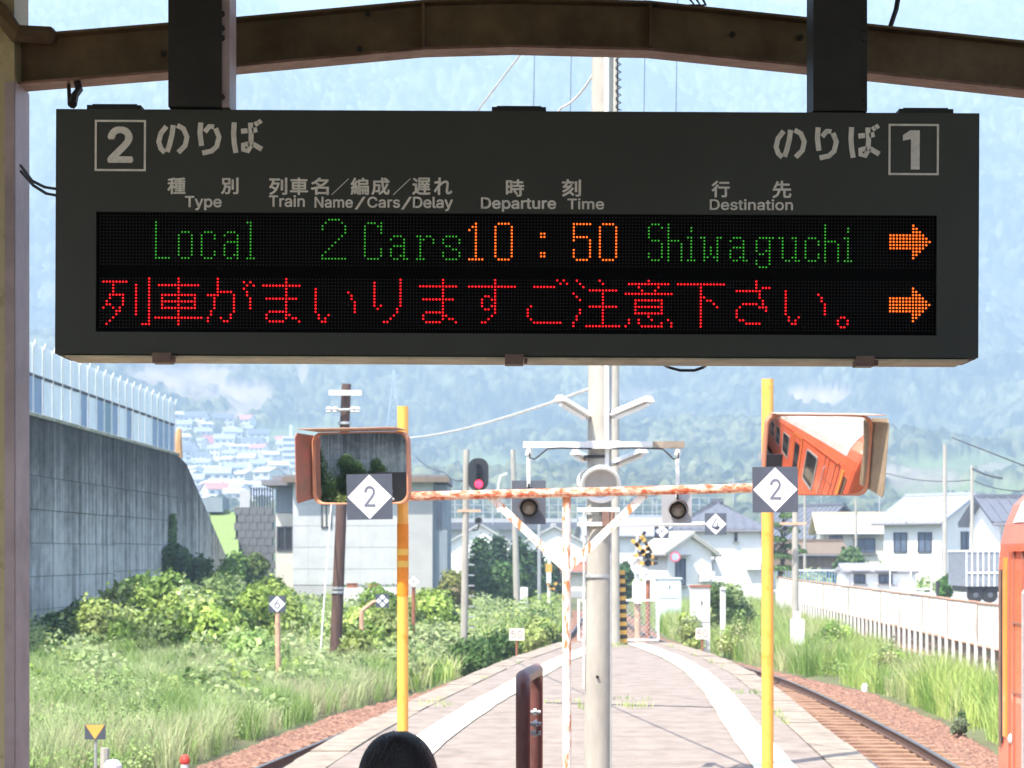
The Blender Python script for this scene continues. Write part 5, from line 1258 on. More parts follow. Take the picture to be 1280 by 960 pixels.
b = MB(); b.box(c, (.35, .25, .95)); b.box(c + Vector((0, -.13, 0)), (.28, .012, .85)); tag(b.build('equipment_box', M['cabinet']), 'narrow white equipment box on the slender pole by the conifers', 'box')
p2 = simple_pole('slim grey concrete pole just right of the thick one', 769, -20, 46, 0, 11.5, 8, M['concrete'])
b = MB(); b.cyl(at(769, 656, 45.8), at(881, 655, 45.8), S(2.6, 46), n=10); b.build('sign_arm', M['whitemetal'], p2)
diamond_sign('stop_marker', 'small black plate with white diamond and 4 on a horizontal arm', 894.5, 655, 27, 45.6, '4', M['darktext'], (-.2, -.28, .2, .28), dots=False)
def cross_marker(label, px, py, w_, Y, quarters=False, plate=True):
    c = at(px, py, Y); s_ = S(w_, Y); rt = empty('cross_marker', c, label, 'sign')
    if plate: b = MB(); b.box(c, (s_, .03, s_)); b.build('plate', M['signblack'], rt)
    T = Matrix.Translation(c); h_ = s_ * .48; y_ = -.019
    b = MB(); b.add([(-h_, y_, 0), (0, y_, -h_), (h_, y_, 0), (0, y_, h_)], [(0, 1, 2, 3)], T)
    if not plate: b.prism([(-h_, 0), (0, -h_), (h_, 0), (0, h_)], .02, T @ Matrix.Translation((0, -.015, 0)))
    b.build('diamond', M['signwhite'], rt)
    b = MB(); g = h_ * (.42 if quarters else .5); th = s_ * (.045 if quarters else .025)
    for a_ in (45, -45):
        Tr = T @ Matrix.Rotation(R(a_), 4, 'Y'); b.box((0, y_ - .004, 0), (h_ * 1.4, .004, th * 2), M=Tr)
    b.build('cross', M['darktext'], rt); return rt
cross_marker('small square plate with crossed-out white diamond left of the 4 marker', 827, 664, 18, 47)
b = MB(); b.cyl(at(827, 673, 47.05), at(828, 805, 47.05), .02, n=8)
cross_marker('black square plate with quartered white diamond in the left weeds', 478, 751, 17, 50, True)
b = MB(); b.cyl((at(452, 0, 50).x, 50.1, -1), at(452, 762, 50.1), .055, n=8); b.tube([at(452, 764, 50.1), at(466, 753, 50.1), at(478, 751, 50.1)], .05, 8)
tag(b.build('marker_post', M['postorange']), 'rusty orange bracket post behind the left yellow pole', 'post')
cross_marker('white crossed diamond plate on a thin rusty post by the left yellow pole', 517, 727, 15, 56, False, False)
b = MB(); b.cyl((at(516, 0, 56).x, 56.1, -1), at(517, 733, 56.1), .05, n=8); tag(b.build('marker_post', M['rustbrown']), 'thin rusty post just right of the left yellow pole', 'post')
diamond_sign('stop_marker', 'small white diamond marked 6 on a thin post in the left weeds', 346.5, 755, 21, 42, '6', M['darktext'], (-.18, -.28, .18, .28), dots=False)
b = MB(); b.cyl((at(348, 0, 42).x, 42.06, -1.1), at(347, 764, 42.06), .055, n=10); tag(b.build('marker_post', M['postorange']), 'thin pinkish post under the white 6 diamond', 'post')
diamond_sign('cross', 'x', 0, 0, 1, 1, '', None) if False else None
cross_marker('white crossed diamond plate beside the crossing signal', 808, 718, 16, 58, False, False)
b = MB(); b.cyl((at(810, 0, 58).x, 58.1, -1), at(810, 725, 58.1), .06, n=8); tag(b.build('marker_post', M['rustbrown']), 'thick rusty red post behind the white mesh gate', 'post')
def plate50(label, px, py, w_, h_, Y, crop=False):
    c = at(px, py, Y); rt = empty('speed_plate', c, label, 'sign'); W_, H_ = S(w_, Y), S(h_, Y)
    b = MB(); b.box(c, (W_, .02, H_)); b.build('plate', mat('speed_plate_paint', (.80, .72, .62), .6, var=.1), rt)
    b = MB(); text_into(b, '50', c.x - W_ * .38, c.z - H_ * .32, c.x + W_ * .38, c.z + H_ * .32, Y - .013, .01); b.build('numeral', M['thintext'], rt)
    b = MB(); b.cyl((c.x, Y + .03, -1.1), (c.x, Y + .03, c.z), .025, n=8); b.build('post', M['rustbrown'], rt)
plate50('pale square plate reading 50 in the weeds left of the platform end', 646, 793, 19, 15, 50)
plate50('pale square plate reading 50 half hidden in the grass right of the platform', 878, 792, 17, 14, 50)
# yellow triangle
c = at(119, 915, 26); tm = empty('triangle_marker', c, 'yellow triangle marker on black plate in the left foreground grass', 'sign'); h_ = S(13, 26)
b = MB(); b.box(c, (h_ * 2, .02, h_ * 1.45)); b.build('plate', M['signblack'], tm)
b = MB(); b.add([(-h_ * .95, -.014, h_ * .70), (0, -.014, -h_ * .70), (h_ * .95, -.014, h_ * .70)], [(0, 1, 2)], Matrix.Translation(c)); b.build('triangle', M['stripe_y'], tm)
b = MB(); b.cyl((c.x, 26.03, -1.1), (c.x, 26.03, c.z), .02, n=8); b.build('post', M['galv'], tm)
b = MB(); c = at(131, 935, 25.5); b.cyl((c.x, 25.5, -1.1), c, .07, .055, n=8); tag(b.build('stake', M['concrete']), 'short weathered stake beside the yellow triangle marker', 'stake')
b = MB(); c = at(141, 956, 25); b.lathe([(.11, -.3), (.11, 0), (.07, .05), (.001, .07)], Matrix.Translation(c), 12); tag(b.build('marker_stone', M['signwhite']), 'small white stone stump at the bottom left corner of the grass', 'stone')
c = at(231, 950, 26); b = MB(); b.lathe([(.001, .07), (.045, .055), (.062, .015), (.065, -.02), (.05, -.05)], Matrix.Translation(c), 14); b.build; tag(b.build('red_cap', M['redcloth']), 'small red cap on a white stub in the left grass', 'cap')
b = MB(); b.cyl(c - Vector((0, 0, .5)), c - Vector((0, 0, .04)), .045, n=10); tag(b.build('white_stub', M['signwhite']), 'white stub under the red cap in the left grass', 'stub')
for px, py, Y, lab in ((1081, 866, 46, 'white kilometre stub in the grass right of the right track'), (1025, 845, 52, 'small pale stone at the edge of the right ballast')):
    b = MB(); c = at(px, py, Y); hgt = .42 if px > 1050 else .12; b.lathe([(.07, -.6), (.07, hgt / 2 - .06), (.045, hgt / 2 - .015), (.001, hgt / 2)], Matrix.Translation(c), 14); tag(b.build('marker_post', M['signwhite']), lab, 'post')
# right side concrete pole with white box, round signal and pine
rp = simple_pole('concrete pole with white box beside the trimmed pine', 994, 560, 56, -1, 9, 7, M['concrete'])
b = MB(); c = at(996.5, 790, 55.7); b.box(c, (S(16, 55.7), .3, S(32, 55.7))); b.box(c + Vector((-.01, 0, S(21, 56))), (.16, .2, .2)); b.build('white_box', M['cabinet'], rp)
b = MB(); b.b2((c.x - .1, 55.6, -1.1), (c.x + .12, 55.9, c.z - S(16, 56) - .002)); b.build('box_leg', M['darksteel'], rp)
b = MB(); b.b2(at(975, 656, 55.9), at(1008, 653, 55.95)); b.build('bracket', M['postorange'], rp)
round_signal('small round black signal left of the pole with the white box', 981, 661, 4.6, 55.6)
for (px, yt, Y, lab, w_, z0) in ((1181, 556, 85, 'tall slim grey pole in front of the white two-storey house', 6, 0), (1215, 582, 80, 'slim pale pole between the two white houses', 5, 0), (1070, 625, 118, 'short pale pole in front of the tan-roofed house', 4, 0), (1006, 618, 118, 'thin pale pole left of the brown-walled house', 4, 0)):
    simple_pole(lab, px, yt, Y, z0, w_, w_ * .8, M['concrete'])
# street lamp and mast behind
b = MB(); b.tube([at(623, 640, 190), at(623, 606, 190), at(626, 595, 190), at(634, 592, 190)], .12, 6); tag(b.build('street_lamp', M['whitemetal']), 'pale curved street lamp above the viaduct left of the hanging signal', 'street lamp')
b = MB(); b.tube([at(596, 700, 195), at(567, 600, 195)], .1, 6)

# gate at platform end
GY_ = 47.6
gt = empty('mesh_gate', (at(775, 0, GY_).x, GY_, 0), 'white framed wire mesh gate closing the far end of the platform', 'gate')
xa_, xb_ = at(776, 0, GY_).x, at(824, 0, GY_).x; zt_ = hz(749, GY_); 
def gframe(xa_, xb_, nm):
    b = MB(); t = .045
    b.b2((xa_, GY_, .02), (xa_ + t, GY_ + t, zt_)); b.b2((xb_ - t, GY_, .02), (xb_, GY_ + t, zt_)); b.b2((xa_ + t, GY_, zt_ - t), (xb_ - t, GY_ + t, zt_)); b.b2((xa_ + t, GY_, .02), (xb_ - t, GY_ + t, .02 + t)); b.build(nm, M['whitemetal'], gt)
    b = MB(); s_ = xa_ + t
    n = int((xb_ - xa_) / .11)
    for i in range(-9, n + 1):
        for sg in (1, -1):
            xs0 = xa_ + t + i * .11; H_ = zt_ - .1; x_a, x_b = xs0, xs0 + H_
            if sg < 0: x_a, x_b = x_b, x_a
            lo, hi = xa_ + t, xb_ - t
            pa, pb = Vector((x_a, GY_ + .02, .06)), Vector((x_b, GY_ + .02, .06 + H_)); d = pb - pa
            t0, t1 = 0, 1
            ta, tb = (lo - pa.x) / d.x, (hi - pa.x) / d.x
            t0 = max(0, min(ta, tb)); t1 = min(1, max(ta, tb))
            if t1 > t0: b.cyl(pa + d * t0, pa + d * t1, .005, n=3, caps=False)
    o = b.build('wire_mesh', M['galv'], gt); o['kind'] = 'stuff'
gframe(xa_, xb_, 'frame'); gframe(at(722, 0, GY_).x, at(732, 0, GY_).x, 'frame')
# hazard striped slanted pole
b = MB(); p0 = at(780, 809, 46.3); p1 = at(776.5, 713, 46.3); n = 18
for k in range(n):
    b.mi = k % 2; b.cyl(p0.lerp(p1, k / n), p0.lerp(p1, (k + 1) / n), .085, n=12, caps=k in (0, n - 1))
tag(b.build('striped_guard_pole', [M['stripe_b'], M['stripe_y']]), 'black and yellow striped sleeve beside the slim grey pole', 'pole')
# crossing signal cluster
cs = empty('crossing_signal', at(800, 760, 60), 'level crossing signal with striped warning cross beyond the gate', 'crossing signal')
b = MB(); b.cyl((at(797, 0, 60).x, 60, -1), at(797, 752, 60), .09, n=10); b.build('post', M['postorange'], cs)
b = MB(); b.box(at(797, 738, 59.9), (S(13, 60), .25, S(22, 60))); b.box(at(797, 752, 59.9), (S(9, 60), .2, S(5, 60))); b.build('box', M['cabinet'], cs)
b = MB(); T = Matrix.Translation(at(797, 708, 59.9)) @ Matrix.Rotation(R(80), 4, 'X'); b.lathe([(.06, -.12), (.10, -.05), (.20, .05), (.21, .07), (.16, .06), (.12, .02), (.001, .0)], T, 18); b.build('horn', M['whitemetal'], cs)
b = MB(); b.cyl(at(797, 727, 60), at(797, 668, 60), .05, n=8); b.build('upper_post', M['whitemetal'], cs)
for k, (x_, y_) in enumerate(((801, 674), (809, 682), (812, 695), (803, 690), (811, 704), (798, 683))):
    T = Matrix.Translation(at(x_, y_, 59.8)) @ Matrix.Rotation(R((-60, 60, 20, -30, 0, 45)[k]), 4, 'Y'); b = MB()
    for q in range(4): b.mi = q % 2; b.box((-.2 + q * .13, 0, 0), (.129, .03, .10), M=T)
    b.build('striped_board', [M['stripe_y'], M['stripe_b']], cs)
for y_ in (704, 695):
    b = MB(); T = Matrix.Translation(at(810, y_, 59.6)) @ Matrix.Rotation(R(90), 4, 'X'); b.lathe([(.10, 0), (.10, .1), (.07, .05), (.001, .05)], T, 12); b.build('lamp', M['black'], cs)
c = at(786, 694, 62); b = MB(); T = Matrix.Translation(at(787, 691, 62)) @ Matrix.Rotation(R(90), 4, 'X'); b.lathe([(.001, 0), (.16, 0), (.16, .02), (.001, .021)], T, 18)
T = Matrix.Translation(at(844, 696, 70)) @ Matrix.Rotation(R(90), 4, 'X'); b = MB(); b.mi = 0; b.lathe([(.001, 0), (.18, 0), (.18, .02), (.13, .022)], T, 20); b.mi = 1; b.lathe([(.13, .022), (.001, .024)], T, 20)
tag(b.build('road_sign', [mat('road_sign_red', (.6, .12, .14), .5), mat('road_sign_blue', (.35, .42, .62), .5)]), 'small round red and blue road sign in front of the white gabled wing', 'road sign')
# distant left crossing figure: striped board + post
cs2 = empty('crossing_signal', at(687, 720, 100), 'distant crossing signal with yellow lamp board among the conifers', 'crossing signal')
b = MB(); b.cyl((at(686, 0, 100).x, 100, -1), at(687, 680, 100), .09, n=8); b.build('post', M['whitemetal'], cs2)
b = MB(); b.box(at(686, 710, 99.8), (.3, .1, .4)); b.build('lamp_board', M['stripe_y'], cs2)
for k, (x_, y_, a_) in enumerate(((690, 734, 40), (693, 731, -40))):
    b = MB(); T = Matrix.Translation(at(x_, y_, 99.8)) @ Matrix.Rotation(R(a_), 4, 'Y')
    for q in range(4): b.mi = q % 2; b.box((-.24 + q * .16, 0, 0), (.159, .04, .12), M=T)
    b.build('striped_board', [M['stripe_y'], M['stripe_b']], cs2)
b = MB(); b.box(at(686, 722, 99.8), (.22, .1, .5)); b.build('panel', M['barrier_clear'], cs2)
simple_pole('slim grey pole among the conifers left of the centre post', 674, 655, 104, -1, 5, 4, M['galv'])
# cabinets
for lab, px, py, w_, h_, Y, mm, cap in (('white relay cabinet with rusty top in the grass right of the gate', 875.5, 758, 24, 48, 60, 'cabinet', True), ('pale blue equipment cabinet behind the gate', 836, 737, 31, 26, 82, 'cabinetblue', False), ('slim white equipment stump right of the relay cabinet', 904, 752, 6, 30, 62, 'cabinet', False)):
    c = at(px, py, Y); W_, H_ = S(w_, Y), S(h_, Y); rt = empty('equipment_cabinet', (c.x, Y, c.z - H_ / 2), lab, 'cabinet')
    b = MB(); b.b2((c.x - W_ / 2, Y, -1.1), (c.x + W_ / 2, Y + max(.25, W_ * .6), c.z + H_ / 2)); b.build('body', M[mm], rt)
    if w_ > 10:
        b = MB(); b.b2((c.x - W_ * .44, Y - .02, c.z - H_ * .4), (c.x - .008, Y - .002, c.z + H_ * .42)); b.build('door', M[mm], rt)
        b = MB(); b.b2((c.x + .008, Y - .02, c.z - H_ * .4), (c.x + W_ * .44, Y - .002, c.z + H_ * .42)); b.build('door', M[mm], rt)
        b = MB(); b.b2((c.x + .02, Y - .05, c.z + .05), (c.x + .05, Y - .021, c.z + .16)); b.build('handle', M['darksteel'], rt)
    b = MB(); b.b2((c.x - W_ * .54, Y - .05, c.z + H_ / 2 + .002), (c.x + W_ * .54, Y + max(.3, W_ * .65), c.z + H_ / 2 + .06)); b.build('cap', M['rustbrown'] if cap else M[mm], rt)
# overhead cables
def cable(label, pts, r_, m='wire', sag=0):
    b = MB(); P = [at(*q) for q in pts]; out = []
    for i in range(len(P) - 1):
        for k in range(8): t = k / 8; v = P[i].lerp(P[i + 1], t); v.z -= sag * 4 * t * (1 - t); out.append(v)
    out.append(P[-1]); b.tube(out, r_, 5); tag(b.build('overhead_cable', M[m]), label, 'cable')
cable('pale double cable sagging from the left mirror to the concrete pole', [(500, 548, 40), (742, 484, 18)], .016, 'wirelight', .10)
cable('pale cable slanting above the departure board left of the pole', [(560, 190, 26), (600, 134, 24), (652, 66, 22), (690, 10, 21)], .012, 'wirelight')
cable('white cable running up to the concrete pole top above the board', [(640, 200, 20), (702, 134, 19), (742, 92, 18.2)], .012, 'wirelight', .05)
cable('dark cable at the right edge above the white houses', [(1190, 547, 60), (1300, 590, 40)], .016, 'wire')
cable('faint upper cable crossing behind the right-hand mirror', [(1040, 575, 120), (1110, 592, 110), (1215, 600, 85), (1300, 612, 70)], .022, 'wire', .2)
cable('thin dark cable crossing just above the big white house', [(770, 612, 110), (1000, 588, 130)], .02, 'wire', .3)
cable('short thick dark cable on the slim pale pole between white houses', [(1216, 586, 80), (1252, 598, 70)], .04, 'wire', .05)
for px, lab in ((667, 'first thin vertical wire left of the pole above the board'), (713, 'second thin vertical wire left of the pole above the board'), (805, 'nearer thin vertical wire right of the pole above the board'), (845, 'farther thin vertical wire right of the pole above the board')):
    cable(lab, [(px, 700 if False else 140, 30), (px + 3, -60, 30)], .005, 'wire')
cable('thin slack wire from the distant pole to the flat-roofed building', [(583, 600, 54), (555, 590, 88), (520, 571, 95)], .02, 'wire', .15)

# ------------------------------------------------------------------ vegetation
def leaf_cloud(pos, nrm, size, col, aspect=.7, seed=1, droop=.2):
    """pos (n,3): folded leaves as two triangles each"""
    rng = np.random.default_rng(seed); n = len(pos)
    nrm = nrm / (np.linalg.norm(nrm, axis=1, keepdims=True) + 1e-9)
    nrm = nrm + rng.normal(0, .55, (n, 3)); nrm /= np.linalg.norm(nrm, axis=1, keepdims=True)
    t = rng.normal(0, 1, (n, 3)); t -= nrm * (t * nrm).sum(1, keepdims=True); t /= np.linalg.norm(t, axis=1, keepdims=True)
    bt = np.cross(nrm, t); s = size[:, None]
    a = pos - t * s * .5; c = pos + t * s * .5; b = pos + bt * s * aspect * .5 - nrm * s * droop * .5; d = pos - bt * s * aspect * .5 - nrm * s * droop * .5
    V = np.stack([a, b, c, d], 1).reshape(-1, 3); i = np.arange(n)[:, None] * 4
    F_ = np.concatenate([i + [0, 1, 2], i + [0, 2, 3]], 1).reshape(-1, 3)
    return V, F_, np.repeat(col, 4, 0)
def palette(n, cols, rng, var=.18):
    c = np.array(cols)[rng.integers(0, len(cols), n)]; return c * (1 + rng.normal(0, var, (n, 1))).clip(.5, 1.6)
KUDZU = [(.29, .40, .08), (.36, .47, .11), (.17, .27, .05), (.43, .52, .15), (.34, .41, .13), (.08, .15, .03)]
DARKG = [(.035, .075, .025), (.05, .10, .03), (.06, .12, .035)]
GR = [(.34, .48, .16), (.40, .53, .20), (.24, .37, .10), (.48, .55, .28), (.50, .49, .29)]
GR2 = [(.34, .50, .11), (.42, .56, .16), (.48, .58, .17), (.22, .36, .08), (.54, .56, .28)]
PALE = [(.32, .40, .17), (.40, .47, .23), (.23, .32, .11)]

def bush(name, label, c, r3, n, cols, lsz, seed, lumps=9, group=None, cat='bush', proto=None, trunk=True):
    """a bush of leaf clumps; c = base centre"""
    rng = np.random.default_rng(seed); rt = empty(name, c, label, cat, group)
    L_ = []
    cl = rng.normal(0, 1, (lumps, 3)); cl /= np.linalg.norm(cl, axis=1, keepdims=True); cl[:, 2] = np.abs(cl[:, 2]) * 1.0
    cl = cl * rng.uniform(.25, .75, (lumps, 1)) * np.array(r3); cl[:, 2] += r3[2] * .25
    cr = rng.uniform(.35, .62, lumps) * min(r3)
    k = rng.integers(0, lumps, n); d = rng.normal(0, 1, (n, 3)); d /= np.linalg.norm(d, axis=1, keepdims=True)
    rad = cr[k] * (rng.uniform(.55, 1.12, n) ** .6) * (1 + .22 * np.sin(d[:, 0] * 5 + k) * np.cos(d[:, 1] * 6 + 2 * k) + np.where(rng.uniform(0, 1, n) < .12, rng.uniform(0, .38, n), 0))
    pos = cl[k] + d * rad[:, None]; pos[:, 2] = np.maximum(pos[:, 2], .02)
    lc = np.array(palette(lumps, cols, rng, .2))[k] * (1 + rng.normal(0, .14, (n, 1)))
    V, F_, Cc = leaf_cloud(pos, d, rng.uniform(.6, 1.3, n) * lsz, lc.clip(.01, .9), seed=seed)
    np_mesh('crown' if cat == 'tree' else 'foliage', V, F_, M['leaf'] if cols is not DARKG else M['leafdark'], rt, col=Cc)
    if trunk:
        b = MB(); rr = random.Random(seed)
        off = Vector(c)
        b.tube([off + Vector(q) for q in ((0, 0, -.25), (.02, 0, r3[2] * .4), (.05, .03, r3[2] * .9))], [.05 * r3[2] + .02, .035 * r3[2] + .015, .012], 7)
        for q in range(5):
            e_ = cl[q % lumps]; b.tube([off + Vector((0, 0, r3[2] * .25)), off + Vector((e_[0] * .5, e_[1] * .5, e_[2] * .6 + .05)), off + Vector(e_)], [.025 * r3[2] + .01, .018 * r3[2] + .006, .006], 5)
        b.build('trunk' if cat == 'tree' else 'stem', M['bark'], rt)
    return rt
def gzf(x, y): return float(gz(np.array([x]), np.array([y]))[0])
def bush_at(label, px, pyc, wpx, hpx, Y, cols, n, lsz, seed, name='bush', cat='bush', lumps=9, dep=None):
    c = at(px, pyc - hpx / 2, Y); z0 = min(gzf(c.x, Y), c.z - .3) if Y < 130 else at(px, pyc + hpx / 2, Y).z
    return bush(name, label, (c.x, Y, z0), (S(wpx, Y) / 2 * 1.15, dep or S(wpx, Y) / 2, (c.z - z0) * .86), n, cols, lsz, seed, lumps=lumps, cat=cat)
bush_at('dark leafy bush against the left end of the retaining wall', 96, 815, 84, 108, 55, [(.06, .12, .03), (.10, .19, .05), (.05, .10, .03)], 9000, .17, 21, lumps=14)
bush_at('dark green bush on the foot of the wall below the ivy', 225, 700, 70, 60, 83, [(.04, .09, .025), (.055, .12, .03)], 6000, .22, 22, lumps=10)
bush_at('bright green shrub at the foot of the sloping wall end', 300, 708, 62, 70, 90, [(.14, .24, .05), (.10, .18, .04), (.20, .28, .07)], 6500, .22, 23, lumps=12)
bush_at('big pale kudzu mound in front of the retaining wall', 215, 780, 200, 110, 62, PALE + KUDZU, 20000, .19, 24, lumps=26, dep=2.6)
bush_at('leafy kudzu mound right of the big pale mound', 320, 785, 110, 90, 58, KUDZU, 11000, .18, 25, lumps=16, dep=2)
bush_at('rounded shrub with whitish flowers low on the left bank', 165, 850, 90, 66, 50, [(.30, .36, .22), (.42, .46, .34), (.22, .30, .14)], 8000, .10, 26, lumps=14)
bush_at('green shrub under the quartered diamond plate', 470, 800, 80, 90, 56, KUDZU, 8000, .16, 27, lumps=14)
bush_at('dark green shrub in front of the flat-roofed building', 480, 755, 60, 40, 70, KUDZU[:3], 4500, .18, 28, lumps=10)
bush_at('leafy shrub right of the left yellow pole', 545, 765, 66, 60, 66, KUDZU, 6000, .17, 29, lumps=12)
bush_at('yellowish shrub in front of the blue-grey building side', 565, 722, 50, 50, 82, [(.28, .30, .08), (.30, .24, .12), (.16, .22, .06)], 4500, .2, 30, lumps=10)
bush_at('low dark hedge by the base of the signal pole', 610, 815, 90, 34, 52, [(.06, .13, .03), (.09, .17, .04)], 7000, .13, 31, lumps=14)
bush_at('weedy shrub at the right of the relay cabinet', 905, 735, 60, 50, 66, PALE + [(.10, .17, .05)], 5000, .16, 32, lumps=10)
bush_at('pale weedy shrub behind the right 50 plate', 858, 780, 44, 44, 60, PALE + KUDZU, 3500, .10, 33, lumps=12)
bush_at('round dark green bush behind the pale railing', 1062, 705, 52, 44, 104, [(.06, .13, .035), (.09, .16, .05)], 5000, .24, 34, lumps=10)
bush_at('yellow-green bush in front of the tan-roofed house', 1100, 707, 40, 30, 106, [(.20, .27, .08), (.15, .22, .06)], 3500, .22, 35, lumps=8)
bush_at('small potted green bush by the truck', 1183, 716, 26, 24, 78, [(.10, .22, .05)], 2200, .16, 36, lumps=7)
bush_at('scrubby bush by the block wall', 283, 630, 26, 36, 125, PALE, 2200, .3, 37, lumps=8)
bush_at('small weedy clump at the right edge of the ballast near the train', 1199, 900, 22, 50, 34, [(.12, .20, .07), (.20, .24, .14)], 1500, .07, 38, lumps=7)
bush_at('weed tuft against the sheet fence right of its middle', 1188, 850, 30, 40, 46, [(.10, .18, .05)], 2000, .09, 39, lumps=7)
bush_at('dark hedge strip between wall end and building', 335, 745, 60, 60, 78, KUDZU, 5500, .2, 40, lumps=12)
for k, (x_, y_, h_) in enumerate(((-13.2, -4, 5.2), (-12.9, 1.0, 4.6), (-13.3, 5.5, 5.4))):
    bush('bush', ('tall dark bush on the wall far behind the camera', 'middle tall bush on the wall beside the camera', 'tall bush on the wall just ahead of the camera, seen in the left mirror')[k], (x_, y_, -.9), (1.5, 1.9, h_ * .8), 7000, [(.05, .11, .03), (.08, .16, .04)], .2, 300 + k, lumps=16)
for k, (px, py, w_, h_, Y, cols, lab) in enumerate((
    (48, 850, 56, 64, 50, [(.05, .11, .03), (.09, .17, .045)], 'shaggy dark green bush at the left edge beside the column'),
    (140, 812, 110, 120, 53, PALE + KUDZU, 'bright leafy mound between the dark bush and the big pale mound'),
    (245, 812, 150, 130, 49, PALE + KUDZU, 'broad leafy mound left of the 6 diamond post'),
    (385, 800, 84, 60, 72, PALE + KUDZU, 'pale leafy mound at the foot of the brown wooden pole'),
    (305, 845, 96, 100, 45, GR[:3], 'low bright weed patch just left of the 6 diamond post'),
    (455, 835, 60, 84, 48, KUDZU, 'low kudzu mound left of the left yellow pole base'),
    (540, 812, 70, 46, 55, PALE, 'pale bushy weeds just right of the left yellow pole'),
    (670, 792, 60, 36, 60, KUDZU, 'leafy weeds behind the left 50 plate'),
    (285, 735, 60, 60, 76, PALE + KUDZU, 'pale vine mound below the sloping wall end'),
    (95, 872, 120, 84, 40, GR, 'weedy patch in the left foreground grass'),
    (920, 790, 44, 44, 60, GR2, 'yellow-green weed clump left of the right yellow pole'),
    (1040, 800, 50, 60, 57, GR2, 'tall weed clump right of the pole with the white box'),
    (1110, 830, 44, 54, 49, GR2 + PALE, 'pale weed clump near the kilometre stub'))):
    bush_at(lab, px, py, w_, h_, Y, cols, 9500 if px < 700 else 3500, .15 if px < 700 else .07, 400 + k, lumps=15)
# ivy on the wall
rng = np.random.default_rng(77); n = 2600
yv = 84.0 + rng.normal(0, .35, n); zv = rng.uniform(.2, 3.6, n); yv = 84 + (yv - 84) * (1.6 - zv * .33)
pos = np.stack([wallx(yv) + .1 + rng.uniform(0, .12, n), yv, zv], 1)
V, F_, Cc = leaf_cloud(pos, np.tile([1., -.2, .2], (n, 1)), rng.uniform(.10, .2, n), palette(n, [(.07, .15, .035), (.12, .22, .05)], rng), seed=5)
tag(np_mesh('ivy', V, F_, M['leaf'], col=Cc), 'ivy climbing the retaining wall near its far end', 'ivy')

# trees
def conifer(label, px, pytop, pybase, wpx, Y, seed, cols=DARKG):
    rng = np.random.default_rng(seed); b0 = at(px, pybase, Y); tp = at(px, pytop, Y).z; H_ = tp - b0.z; W_ = S(wpx, Y) / 2
    rt = empty('conifer', (b0.x, Y, b0.z), label, 'tree'); n = 7000
    br = 70; bh = rng.uniform(.08, 1, br) ** .8; ba = rng.uniform(0, 6.28, br); bl = W_ * (1 - bh) ** .75 * rng.uniform(.7, 1.15, br) + .12
    k = rng.integers(0, br, n); t = rng.uniform(.15, 1, n) ** .7
    x = np.cos(ba[k]) * bl[k] * t; y_ = np.sin(ba[k]) * bl[k] * t; z = bh[k] * H_ * .96 + t * .15 * H_ * .3 - .04 * H_
    sp_ = .11 * W_ + .05
    pos = np.stack([x, y_, z], 1) + rng.normal(0, sp_, (n, 3)); nr = np.stack([x, y_, np.full(n, W_ * .8)], 1)
    V, F_, Cc = leaf_cloud(pos, nr, rng.uniform(.12, .3, n) * (1 + W_ * .1), (np.array(palette(br, cols, rng, .25))[k]).clip(.01, .5), seed=seed)
    np_mesh('crown', V, F_, M['leafdark'], rt, col=Cc)
    b = MB(); b.cyl(b0 - Vector((0, 0, .4)), (b0.x, Y, tp - H_ * .08), .16, .03, n=8)
    for i in range(10): b.cyl((b0.x, Y, b0.z + bh[i] * H_ * .9), (b0.x + math.cos(ba[i]) * bl[i] * .7, Y + math.sin(ba[i]) * bl[i] * .7, b0.z + bh[i] * H_ * .93), .04, .012, n=5)
    b.build('trunk', M['bark'], rt)
CG = [(.045, .10, .05), (.06, .13, .055), (.08, .16, .05)]
conifer('broad dark conifer right beside the concrete signal pole', 600, 676, 765, 50, 108, 51, CG)
conifer('tallest dark conifer behind the oval signal pole', 622, 672, 768, 44, 112, 52, CG)
conifer('conifer directly behind the slender pole', 648, 680, 768, 48, 114, 53, CG)
conifer('slim conifer left of the centre post', 668, 690, 764, 36, 116, 54, CG)
conifer('small conifer behind the Y brace foot', 690, 700, 760, 26, 118, 55, CG)
bush_at('round broadleaf tree in front of the conifers', 618, 740, 90, 60, 100, [(.06, .13, .035), (.09, .18, .05)], 9000, .25, 56, name='round_tree', cat='tree', lumps=18)
bush_at('small dark tree behind the concrete pole', 778, 700, 26, 40, 100, [(.06, .13, .05)], 3000, .25, 57, name='round_tree', cat='tree', lumps=8)
